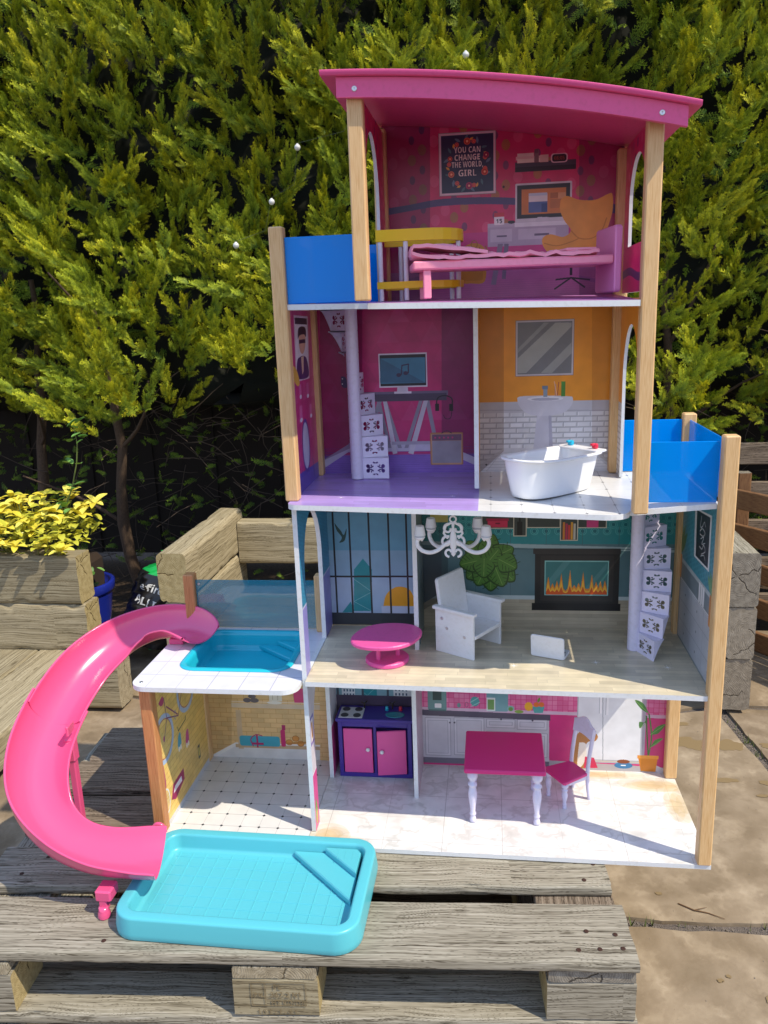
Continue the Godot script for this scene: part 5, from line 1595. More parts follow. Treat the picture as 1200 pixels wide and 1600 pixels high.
func blanket() -> void:
	var t := thing("blanket", "pink printed cotton blanket rumpled over the toy bed", "blanket", Vector3(-0.352, H3 + 0.0655, -0.096), 0.15)
	var f := noise(5, 9.0, 3)
	var cloth := Pix.new(0, 0, 100, 100, 3.0, hexc("fba6bb"))
	var rng := RandomNumberGenerator.new()
	rng.seed = 6
	for i in 150:
		cloth.ell(rng.randf() * 100, rng.randf() * 100, rng.randf_range(0.6, 2.0), rng.randf_range(0.5, 1.4), hexc("f9c6cf"), rng.randf() * 3)
	var m := mat(Color.WHITE, 0.9, {"albedo_texture": cloth.tex(), "rim_enabled": true, "rim": 0.3})
	var rows := []
	var us := []
	# the cloth doubles back on itself at its left end
	for i in 47:
		var k := i / 46.0
		var x: float
		var lift: float
		if k < 0.74:
			x = lerpf(0.135, -0.168, k / 0.74)
			lift = 0.002 + 0.005 * maxf(0.0, (k - 0.52) / 0.22) ** 2.0
		elif k < 0.82:
			var a := (k - 0.74) / 0.08 * PI
			x = -0.168 - 0.009 * sin(a)
			lift = 0.0145 - 0.0078 * cos(a)
		else:
			x = lerpf(-0.168, -0.050, (k - 0.82) / 0.18)
			lift = lerpf(0.0225, 0.007, ((k - 0.82) / 0.18) ** 1.4)
		var row := PackedVector3Array()
		for j in 15:
			var z := lerpf(-0.050, 0.0525, j / 14.0) + 0.004 * sin(k * 23.0)
			var w := f.get_noise_2d(k * 0.9, j * 0.02 + 3.0) * 0.005 + absf(f.get_noise_2d(k * 1.7 + 5.0, j * 0.03)) * 0.006 * (1.0 if k < 0.5 or k > 0.8 else 0.4)
			row.append(Vector3(x, lift + maxf(w, -0.001), z))
		rows.append(row)
		us.append(k * 4.0)
	us.append(4.0)
	var vs := []
	for j in 16:
		vs.append(j / 15.0 * 1.2)
	var g := G.new()
	g.grid(rows, false, false, false, Vector2.ONE, us, vs)
	# give it a thickness
	var low := []
	for r: PackedVector3Array in rows:
		var q := PackedVector3Array()
		for p in r:
			q.append(p - Vector3(0, 0.0055, 0))
		low.append(q)
	g.grid(low, false, false, true, Vector2.ONE, us, vs)
	for i in rows.size() - 1:
		for j in [0, 14]:
			g.quad(rows[i][j], rows[i + 1][j], low[i + 1][j], low[i][j], Vector3(0, 0, 1 if j else -1))
	ob("cloth", g, m, t)
	ob("folded_corner", G.new().box(Vector3(0.105, 0.006, 0.01), Vector3(0.055, 0.006, 0.07), 0.0028, Basis(Vector3.UP, 0.1)), m, t)

func bathtub() -> void:
	var t := thing("bathtub", "white plastic toy bathtub with red and blue taps on the tiled bathroom floor", "bathtub", Vector3(-0.284, H2 - 0.0062, -0.132), 0.74)
	var plastic := mat(hexc("f2f3f5"), 0.2)
	# half lengths and half widths at each level: outside up, over the rim, inside down
	var levels := [[0.086, 0.036, 0.0], [0.092, 0.040, 0.002], [0.096, 0.043, 0.012], [0.106, 0.049, 0.050], [0.109, 0.051, 0.064], [0.114, 0.0555, 0.065], [0.117, 0.0585, 0.067], [0.116, 0.0575, 0.0695], [0.114, 0.055, 0.0705], [0.106, 0.048, 0.0695], [0.104, 0.046, 0.066], [0.099, 0.043, 0.045], [0.090, 0.037, 0.012], [0.080, 0.030, 0.006]]
	var rows := []
	for l in levels:
		var ring := PackedVector3Array()
		for i in 56:
			var a := TAU * i / 56
			var cx := cos(a)
			var p := 5.5 if cx > 0 else 2.7           # squarer at the tap end
			var x: float = signf(cx) * pow(absf(cx), 2.0 / p) * l[0] * 0.85
			var z: float = signf(sin(a)) * pow(absf(sin(a)), 2.0 / p) * l[1]
			var y: float = l[2]
			if l[2] > 0.06:
				y += 0.010 * smoothstep(0.02, 0.11, -x) * 0.4 + 0.002
			ring.append(Vector3(x, y, z))
		rows.append(ring)
	var g := G.new()
	g.grid(rows, true)
	# the outside's normals must look out
	var s := 0.0
	for i in range(0, 600):
		s += g.n[i].dot(Vector3(g.v[i].x, 0, g.v[i].z))
	if s < 0.0:
		g.flip()
	g.fan(Array(rows[-1]), Vector3.UP)
	ob("tub", g, plastic, t)
	ob("tap_shelf", chamfer_poly(rrect2(0.076, -0.052, 0.104, 0.052, 0.008), 0.004, on_floor(0.0745), 0.0015), plastic, t)
	for k in [[0.030, "e0354c"], [-0.030, "28b4d8"]]:
		var m := mat(hexc(k[1]), 0.3)
		ob("tap", G.new().box(Vector3(0.092, 0.0795, k[0]), Vector3(0.008, 0.010, 0.012), 0.002).box(Vector3(0.086, 0.083, k[0]), Vector3(0.010, 0.004, 0.006), 0.001), m, t)

func chandelier() -> void:
	var t := thing("chandelier", "white plastic toy chandelier with scrolled arms hanging in the living room", "chandelier", Vector3(-0.463, H2 - 0.0095, -0.125))
	var m := mat(hexc("eef0f6"), 0.3)
	var clear := mat(hexc("f4f6fa"), 0.25, {"backlight_enabled": true, "backlight": Color(0.5, 0.5, 0.55)})
	var ring := []
	for i in 17:
		ring.append(Vector3(sin(TAU * i / 16) * 0.006, -0.047 + cos(TAU * i / 16) * 0.006, 0))
	ob("hook", G.new().tube([Vector3(0, 0, 0), Vector3(0, -0.038, 0), Vector3(0.0, -0.0415, 0)], 0.0014, 8).tube(ring, 0.0018, 8), m, t)
	var spiral := func(c: Vector3, r0: float, r1: float, a0: float, sweep: float) -> Array:
		var q := []
		for i in 15:
			var k := i / 14.0
			var a := a0 + sweep * k
			q.append(c + Vector3(cos(a), sin(a), 0) * lerpf(r0, r1, k))
		return q
	var g := G.new()
	for s in [-1.0, 1.0]:
		g.tube(spiral.call(Vector3(s * 0.009, -0.066, 0), 0.010, 0.004, PI / 2, -s * 5.0), 0.0024, 8)
		g.tube(spiral.call(Vector3(s * 0.012, -0.092, 0), 0.012, 0.004, PI / 2 + s * 0.4, -s * 5.4), 0.0026, 8)
		g.tube(spiral.call(Vector3(s * 0.008, -0.113, 0), 0.009, 0.0035, -PI / 2, s * 4.6), 0.0024, 8)
		g.tube([Vector3(s * 0.002, -0.053, 0), Vector3(s * 0.014, -0.060, 0), Vector3(s * 0.018, -0.075, 0), Vector3(s * 0.010, -0.085, 0)], 0.0024, 8)
	g.lathe([[0.0, -0.052], [0.003, -0.056], [0.0022, -0.066], [0.006, -0.078], [0.0075, -0.090], [0.006, -0.102], [0.003, -0.110], [0.005, -0.116], [0.0, -0.122]], 16)
	ob("body", g, m, t)
	for a: float in [0.78, -0.22, PI + 0.22, PI - 0.78]:
		var d := Vector3(cos(a), 0, -sin(a))
		var path := []
		for p in [[0.004, -0.094], [0.016, -0.101], [0.028, -0.1105], [0.042, -0.1145], [0.056, -0.110], [0.064, -0.100], [0.065, -0.090], [0.060, -0.085], [0.055, -0.088]]:
			path.append(d * p[0] * 1.07 + Vector3(0, p[1] + 0.004, 0))
		var fine := []
		for i in path.size() - 1:
			for k in 4:
				fine.append((path[i] as Vector3).cubic_interpolate(path[i + 1], path[maxi(i - 1, 0)], path[mini(i + 2, path.size() - 1)], k / 4.0))
		fine.append(path[-1])
		var arm := ob("arm", G.new().tube(fine, 0.0040, 8), m, t)
		var top := d * 0.0645 + Vector3(0, -0.080, 0)
		ob("cup", G.new().lathe([[0.0, -0.004], [0.0075, -0.003], [0.0102, 0.0015], [0.009, 0.0035], [0.003, 0.004], [0.003, 0.009]], 16, Transform3D(Basis.IDENTITY, top)), m, arm)
		ob("lamp_shade", G.new().lathe([[0.0112, 0.0055], [0.0084, 0.0235], [0.0074, 0.024], [0.0100, 0.0065], [0.0112, 0.0055]], 18, Transform3D(Basis.IDENTITY, top)).lathe([[0.0078, 0.0237], [0.0, 0.024]], 18, Transform3D(Basis.IDENTITY, top)), clear, arm)

# ---------------------------------------------------------------- slide and paddling tray
func slide_and_pool() -> void:
	var t := thing("paddling_pool", "turquoise plastic toy paddling pool with corner steps on the pallet front", "toy pool", Vector3(-0.8275, -0.0105, 0.146), -0.012)
	var g := G.new()
	basin([[0.002, 0.0], [-0.001, 0.002], [-0.0015, 0.012], [0.0015, 0.038], [0.003, 0.0412], [0.0058, 0.0426], [0.019, 0.0428], [0.0215, 0.0418], [0.0236, 0.038], [0.0265, 0.018], [0.029, 0.0135], [0.034, 0.0122]], Vector3.ZERO, 0.2185, 0.128, 0.045, 10, g)
	var tub := ob("tray", g, M.turquoise, t)
	var ridges := G.new()
	for i in 14:
		var x := -0.172 + i * 0.0265
		ridges.box(Vector3(x, 0.0123, 0.0), Vector3(0.0022, 0.0024, 0.180), 0.0008)
	for i in 7:
		ridges.box(Vector3(0, 0.0123, -0.0795 + i * 0.0265), Vector3(0.356, 0.0023, 0.0022), 0.0008)
	ob("tile_ridges", ridges, M.turquoise, tub)
	for k in [[0.128, 0.025], [0.066, 0.037]]:
		var w: float = k[0]
		var p := PackedVector2Array([Vector2(0.188, 0.090), Vector2(0.180, 0.100), Vector2(0.184 - w, 0.100), Vector2(0.184 - w, 0.096), Vector2(0.188, 0.095 - w * 0.95)])
		ob("step", G.new().plate(p, k[1] - 0.012, on_floor(k[1]), 0.002), M.turquoise, t)
	var sr := G.new()
	for i in 3:
		sr.box(Vector3(0.146 + i * 0.014, 0.0372, -0.080), Vector3(0.0011, 0.0009, 0.026 - i * 2 * 0.001), 0.0004)
	ob("step_ridges", sr, M.turquoise, t)

	var s := thing("slide", "curved hot pink plastic toy slide from the pool deck down to the paddling pool", "slide")
	var way := [[-1.012, 0.366, -0.190], [-1.075, 0.362, -0.236], [-1.150, 0.346, -0.262], [-1.222, 0.320, -0.240], [-1.274, 0.285, -0.165], [-1.292, 0.240, -0.060], [-1.283, 0.190, 0.045], [-1.247, 0.140, 0.120], [-1.185, 0.098, 0.158], [-1.105, 0.070, 0.164], [-1.000, 0.054, 0.142]]
	var pts := []
	for i in way.size() - 1:
		for k in 8:
			var f := func(j: int) -> Vector3:
				var w: Array = way[clampi(j, 0, way.size() - 1)]
				return Vector3(w[0], w[1], w[2])
			pts.append((f.call(i) as Vector3).cubic_interpolate(f.call(i + 1), f.call(i - 1), f.call(i + 2), k / 8.0))
	pts.append(Vector3(way[-1][0], way[-1][1], way[-1][2]))
	var split := 41
	for part in 2:
		var i0 := 0 if part == 0 else split - 2
		var i1 := split if part == 0 else pts.size() - 1
		var rows := []
		for i in range(i0, i1 + 1):
			var d: Vector3 = (pts[mini(i + 1, pts.size() - 1)] - pts[maxi(i - 1, 0)] as Vector3).normalized()
			var side := d.cross(Vector3.UP).normalized()        # points to the right of travel: outwards on this left-hand bend
			var up := side.cross(d).normalized()
			var roll := 0.58 * sin(PI * clampf(float(i) / pts.size() * 1.05, 0.0, 1.0))
			var sd := side.rotated(d, -roll)
			up = up.rotated(d, -roll)
			var grow := 0.0042 if part == 1 else 0.0
			var wd := 0.0525 + grow
			var dp := 0.040 + grow
			# scooped ends
			var e0 := clampf(float(i) / 9.0, 0.0, 1.0)
			var e1 := 0.8 + 0.2 * clampf(float(pts.size() - 1 - i) / 3.0, 0.0, 1.0)
			var fl := 1.0 - clampf(float(pts.size() - 1 - i) / 16.0, 0.0, 1.0)
			wd *= 1.0 + 0.20 * fl
			dp *= 1.0 - 0.05 * fl
			var cut := 1.0 - 0.55 * (1.0 - minf(e0, e1)) ** 2.2
			var prof := []
			var n := 20
			for k in n + 1:
				var a := lerpf(-PI * 0.5, PI * 0.5, float(k) / n) * (0.5 + 0.5 * cut)
				prof.append(Vector2(sin(a * 0.80) / 0.951 * wd, (1.0 - cos(a * 0.80)) / 0.691 * dp))
			var row := PackedVector3Array()
			var c: Vector3 = pts[i] - up * 0.022
			var last: Vector2 = prof[n]
			for p: Vector2 in prof:
				row.append(c + sd * p.x + up * p.y)
			# rim lips and the outside
			row.append(c + sd * (last.x + 0.0012) + up * (last.y + 0.0012))
			row.append(c + sd * (last.x + 0.0042) + up * (last.y + 0.0006))
			row.append(c + sd * (last.x + 0.0046) + up * (last.y - 0.002))
			for k in range(n, -1, -1):
				var p: Vector2 = prof[k]
				var o := Vector2(p.x / wd, (p.y - dp) / dp).normalized() * 0.0024
				row.append(c + sd * (p.x + o.x) + up * (p.y + o.y - (0.004 if k == n or k == 0 else 0.0)))
			row.append(c - sd * (last.x + 0.0046) + up * (last.y - 0.002))
			row.append(c - sd * (last.x + 0.0042) + up * (last.y + 0.0006))
			row.append(c - sd * (last.x + 0.0012) + up * (last.y + 0.0012))
			rows.append(row)
		var gg := G.new()
		gg.grid(rows, true)
		# the trough must look up
		var chk := Vector3.ZERO
		for q in range(6 * 8, 6 * 12):
			chk += gg.n[q]
		if chk.y < 0.0:
			gg.flip()
		# end lips
		for r in [rows[0], rows[-1]]:
			var n2 := 20
			for k in n2:
				gg.quad(r[k], r[k + 1], r[44 - (k + 1)], r[44 - k], (r[0] - rows[rows.size() / 2][0]) as Vector3)
		ob("upper_chute" if part == 0 else "lower_chute", gg, M.hot_pink, s)
	# foot on the deck, middle leg, bottom leg, lugs
	ob("deck_foot", G.new().box(Vector3(-1.073, DECK + 0.0065, -0.205), Vector3(0.032, 0.0125, 0.020), 0.002), M.hot_pink, s)
	var leg := ob("leg", G.new().box(Vector3(-1.246, 0.078, -0.024), Vector3(0.014, 0.176, 0.016), 0.002).box(Vector3(-1.246, 0.175, -0.024), Vector3(0.020, 0.05, 0.020), 0.002), M.hot_pink, s)
	ob("leg", G.new().lathe([[0.0, 0.0005], [0.010, 0.0005], [0.0115, 0.003], [0.0105, 0.013], [0.0085, 0.015], [0.0085, 0.022], [0.0, 0.022]], 10, Transform3D(Basis.IDENTITY, Vector3(-1.078, -0.0105, 0.222))).box(Vector3(-1.078, 0.022, 0.217), Vector3(0.015, 0.036, 0.014), 0.002).box(Vector3(-1.076, 0.033, 0.208), Vector3(0.030, 0.022, 0.034), 0.003), M.hot_pink, s)
	var lug := G.new()
	for i in 1:
		var q := []
		for k in 11:
			var a := PI * k / 10
			q.append(Vector3(-1.036 + 0.012 * cos(a), 0.052 + 0.016 * sin(a), 0.060))
		lug.tube(q, 0.0045, 8)
	ob("lug", lug, M.hot_pink, s)
	ob("joint_clip", G.new().box(Vector3(-1.2375, 0.226, -0.014), Vector3(0.006, 0.022, 0.032), 0.002, Basis(Vector3.UP, 0.1)), M.hot_pink, s)


# ---------------------------------------------------------------- weathered timber
func timber_mats() -> void:
	M.grey_wood = []
	var sets := [
		[["4c4539", "7d7667", "918a7a", "a09989", "b2ab9c"], 41, 3, 0.05],
		[["4c4539", "817a6a", "968f7e", "a69f8f", "b9b2a3"], 52, 4, 0.04],
		[["332b23", "645749", "7a6c5d", "8a7c6b", "9c8e7c"], 63, 2, 0.05],
	]
	for s in sets:
		var im := streaks(s[1], 720, 240, 0.16, 60.0, ramp(s[0]), s[2], s[3])
		var bump := im.duplicate() as Image
		bump.convert(Image.FORMAT_L8)
		var t := ImageTexture.create_from_image(im)
		M.grey_wood.append(mat(Color.WHITE, 0.86, {"albedo_texture": t, "heightmap_enabled": true, "heightmap_texture": ImageTexture.create_from_image(bump), "heightmap_scale": 0.12, "metallic_specular": 0.3}))
	M.sleeper = []
	for s in [[["655a45", "8c8064", "9e9175", "ac9f83", "bbae92"], 71], [["5b513e", "80745b", "91866c", "a0957a", "b0a58a"], 82]]:
		var im := streaks(s[1], 640, 220, 0.10, 60.0, ramp(s[0]), 2, 0.028)
		var bump := im.duplicate() as Image
		bump.convert(Image.FORMAT_L8)
		M.sleeper.append(mat(Color.WHITE, 0.85, {"albedo_texture": ImageTexture.create_from_image(im), "heightmap_enabled": true, "heightmap_texture": ImageTexture.create_from_image(bump), "heightmap_scale": 0.2, "metallic_specular": 0.3}))
	# end grain: off-centre rings with radial cracks
	M.end_grain = []
	for k in 5:
		var w := 200
		var im := Image.create(w, w, false, Image.FORMAT_RGB8)
		var bp := Image.create(w, w, false, Image.FORMAT_L8)
		var f := noise(90 + k, 0.02, 4)
		var c := Vector2(w * [0.5, 0.6, 0.7, 0.25, 0.42][k], w * [0.35, 0.55, 0.75, 0.3, 0.85][k])
		var g := ramp([["4c4234", "857963", "a1957d", "b5aa93"], ["3d3832", "6e675d", "8b8478", "a09a8e"], ["55482f", "93835c", "ad9c72", "bfb08a"], ["463f36", "7a7265", "948b7d", "a8a092"], ["403a32", "746b5e", "8f8576", "a39a8a"]][k])
		for y in w:
			for x in w:
				var d := (Vector2(x, y) - c)
				var r := d.length() + f.get_noise_2d(x, y) * 9.0
				var a := d.angle()
				var t := 0.60 + 0.13 * sin(r * 1.25) + 0.28 * f.get_noise_2d(x * 2.0, y * 2.0)
				var cr := 1.0
				for q in [3, 4, 5, 2, 3][k]:
					var ca: float = -2.6 + q * 1.7 + k * 0.9 + f.get_noise_1d(r * 0.9 + q * 60.0) * 0.35
					var off := absf(angle_difference(a, ca)) * r
					var reach := 40.0 + 55.0 * absf(sin(q * 2.3 + k))
					if r < reach and r > 8.0 and off < 1.7:
						cr = 0.0
				im.set_pixel(x, y, g.sample(clampf(t * lerpf(0.2, 1.0, cr), 0.0, 1.0)))
				var hgt := clampf(t * 0.6 + 0.3, 0.0, 1.0) * lerpf(0.15, 1.0, cr)
				bp.set_pixel(x, y, Color(hgt, hgt, hgt))
		M.end_grain.append(mat(Color.WHITE, 0.9, {"albedo_texture": ImageTexture.create_from_image(im), "heightmap_enabled": true, "heightmap_texture": ImageTexture.create_from_image(bp), "heightmap_scale": 0.25, "metallic_specular": 0.25}))

# a rough beam along x from 0 to len_, y from -thick to 0, z from -deep to 0: uneven faces, worn arrises, end grain
func beam(len_: float, thick: float, deep: float, seed_: int, wear: float, round_: float, long_m: Material, end_m: Material, uscale := 0.62, cells := 0) -> ArrayMesh:
	var f := noise(seed_, 3.2, 3)
	var f2 := noise(seed_ + 1, 22.0, 2)
	var n := cells if cells else clampi(int(len_ / 0.025), 8, 60)
	var half := Vector2(deep / 2, thick / 2)
	# even ring with crowded corners
	var ring := []
	var peri := []
	var k := round_
	var sides := [[Vector2(-half.x, half.y), Vector2(half.x, half.y)], [Vector2(half.x, half.y), Vector2(half.x, -half.y)], [Vector2(half.x, -half.y), Vector2(-half.x, -half.y)], [Vector2(-half.x, -half.y), Vector2(-half.x, half.y)]]
	var acc := 0.0
	for s in sides:
		var d: Vector2 = (s[1] - s[0])
		var l := d.length()
		d /= l
		var stops := [k * 0.55, k, k * 1.6]
		var m := clampi(int(l / 0.03), 1, 6)
		for i in range(1, m):
			stops.append(k * 1.6 + (l - k * 3.2) * i / m)
		stops.append(l - k * 1.6); stops.append(l - k); stops.append(l - k * 0.55)
		var inward := Vector2(d.y, -d.x)
		for t: float in stops:
			var dip := 0.0
			var e := minf(t, l - t)
			if e < k:
				dip = (k - e) * (k - e) / k * 0.45
			ring.append(s[0] + d * t + inward * dip)
			peri.append(acc + t)
		acc += l
	peri.append(acc)
	var off := fmod(seed_ * 0.37, 1.0)
	var rows := []
	var us := []
	for i in n + 1:
		var x := len_ * i / n
		var row := PackedVector3Array()
		for j in ring.size():
			var p: Vector2 = ring[j]
			var out := p.normalized()
			var at := Vector3(x * 0.55, p.x * 2.2, p.y * 2.2)
			var w := f.get_noise_3dv(at) * wear + f2.get_noise_3d(x * 0.3, p.x * 1.5, p.y * 1.5) * wear * 0.35
			# now and then a chipped arris
			var corner := absf(absf(p.x) - half.x) < k and absf(absf(p.y) - half.y) < k
			if corner:
				w -= maxf(0.0, f.get_noise_2d(x * 2.4 + 9.0, p.x * 9.0 + p.y * 5.0) - 0.28) * wear * 9.0
			var endw := f2.get_noise_2d(p.x * 3.0 + (40.0 if i == 0 else 0.0), p.y * 3.0) * wear * 0.8 if (i == 0 or i == n) else 0.0
			row.append(Vector3(x + endw, p.y - half.y + out.y * w, p.x - half.x + out.x * w))
		rows.append(row)
		us.append(off + x / uscale)
	us.append(us[-1])
	var vs := []
	for q: float in peri:
		vs.append(q / 0.19 + off * 3.0)
	var g := G.new()
	g.grid(rows, true, false, false, Vector2.ONE, us, vs)
	fix_outward(g, Vector3(len_ / 2, -half.y, -half.x))
	var m := ArrayMesh.new()
	g.into(m, long_m)
	var e := G.new()
	e.fan(Array(rows[0]), Vector3(-1, 0, 0), 0.92 / maxf(thick, deep))
	e.fan(Array(rows[-1]), Vector3(1, 0, 0), 0.92 / maxf(thick, deep))
	e.into(m, end_m)
	return m

func beam_at(called: String, parent: Node3D, at: Vector3, turn: float, size: Vector3, seed_: int, wear: float, round_: float, m: Material, e: Material) -> MeshInstance3D:
	return ob(called, beam(size.x, size.y, size.z, seed_, wear, round_, m, e), null, parent, at, Vector3(0, turn, 0))

func pallets() -> void:
	var o := Vector3(-0.15417, 0.00000, 0.24000) - Vector3(0, 0.0108, 0)
	for level in 2:
		var y := -0.144 * level
		var t := thing("pallet", ["grey weathered wooden pallet that carries the doll's house", "lower wooden pallet lying on the paving beneath another pallet"][level], "pallet", o + Vector3(0, y, 0) + (Vector3(-0.012, 0, -0.012) if level else Vector3.ZERO), PALLET_TURN, "stacked pallets")
		var boards := [[0.003, 0.136, -0.008], [-0.172, 0.116, 0.004], [-0.345, 0.122, 0.003], [-0.488, 0.122, -0.002], [-0.617, 0.158, 0.001]]
		for i in 5:
			var b: Array = boards[i]
			var m: Material = M.grey_wood[[0, 1, 2, 2, 2][i]] if level == 0 else M.grey_wood[i % 3]
			beam_at("board", t, Vector3(-1.205 + [0.0, 0.006, 0.01, 0.02, 0.035][i], -0.0003 * i, b[0] + b[2]), b[2] * 1.2, Vector3(1.203 - [0.0, 0.012, 0.012, 0.02, 0.03][i], 0.0215, b[1]), 100 + i + level * 30, 0.0021, 0.005, m, M.end_grain[1])
		for i in 3:
			var x: float = [-0.1475, -0.6725, -1.2015][i]
			var s := beam_at("stringer", t, Vector3(x, -0.0235, -0.002), PI / 2, Vector3(0.784, 0.0215, 0.142), 120 + i + level * 30, 0.0018, 0.003, M.grey_wood[2 if i == 0 else 0], M.end_grain[1 if i == 0 else 0])
			s.position = Vector3(x, -0.0235, -0.784)
			s.rotation = Vector3(0, -PI / 2, 0)
			for j in 3:
				var z: float = [-0.0005, -0.335, -0.675][j]
				beam_at("block", t, Vector3(x - 0.001, -0.0462, z), 0.0, Vector3(0.145, 0.0755, 0.1 if j != 1 else 0.145), 140 + i * 3 + j + level * 30, 0.0013, 0.004, M.sleeper[1] if (i + j) % 2 else M.grey_wood[0], M.end_grain[2])
		for j in 3:
			beam_at("bottom_board", t, Vector3(-1.203, -0.1222, [0.001, -0.340, -0.676][j]), 0.0, Vector3(1.204, 0.0215, 0.099 if j != 1 else 0.14), 160 + j + level * 30, 0.0018, 0.005, M.grey_wood[1 if j == 0 else 2], M.end_grain[1])
		if level == 0:
			pallet_marks(t)

# stamped letters on the middle block and nail heads in the front boards
func pallet_marks(t: Node3D) -> void:
	var dark := mat(hexc("75674c"), 0.9)
	var put := func(what: String, x: float, y: float, h: float) -> void:
		var tm := TextMesh.new()
		var f := SystemFont.new()
		f.font_names = PackedStringArray(["Droid Sans"])
		tm.font = f
		tm.text = what
		tm.font_size = 48
		tm.pixel_size = h / 36.0
		tm.depth = 0.0006
		ob("stamped_lettering", tm, dark, t, Vector3(x, y, 0.0012))
	put.call("PL", -0.598, -0.0605, 0.010)
	put.call("367-2 N1", -0.584, -0.0765, 0.010)
	put.call("HT KD/DB", -0.580, -0.0925, 0.010)
	put.call("EPAL", -0.632, -0.077, 0.008)
	put.call("1 0 1 - 1 - 9 1", -0.600, -0.1115, 0.009)
	var fr := G.new()
	for b in [[-0.642, -0.550, -0.0525], [-0.642, -0.550, -0.0985]]:
		fr.box(Vector3((b[0] + b[1]) / 2, b[2], 0.0010), Vector3(b[1] - b[0], 0.0009, 0.0006), 0.0001)
	for x in [-0.642, -0.619, -0.550]:
		fr.box(Vector3(x, -0.0755, 0.0010), Vector3(0.0009, 0.046, 0.0006), 0.0001)
	ob("stamped_frame", fr, dark, t)
	var rust := mat(hexc("3a2114"), 0.8)
	for p in [[-0.075, -0.062], [-0.028, -0.055], [-0.060, -0.022], [-0.022, -0.024], [-0.095, -0.020], [-0.055, -0.19], [-0.10, -0.245], [-0.03, -0.235], [-0.61, -0.02], [-0.9, -0.03], [-1.13, -0.20], [-1.10, -0.25]]:
		ob("nail", G.new().lathe([[0.0, 0.0], [0.0038, 0.0002], [0.0044, 0.0012], [0.003, 0.0016], [0.0, 0.0014]], 10, Transform3D(Basis.IDENTITY, Vector3(p[0], -0.0008, p[1]))), rust, t)

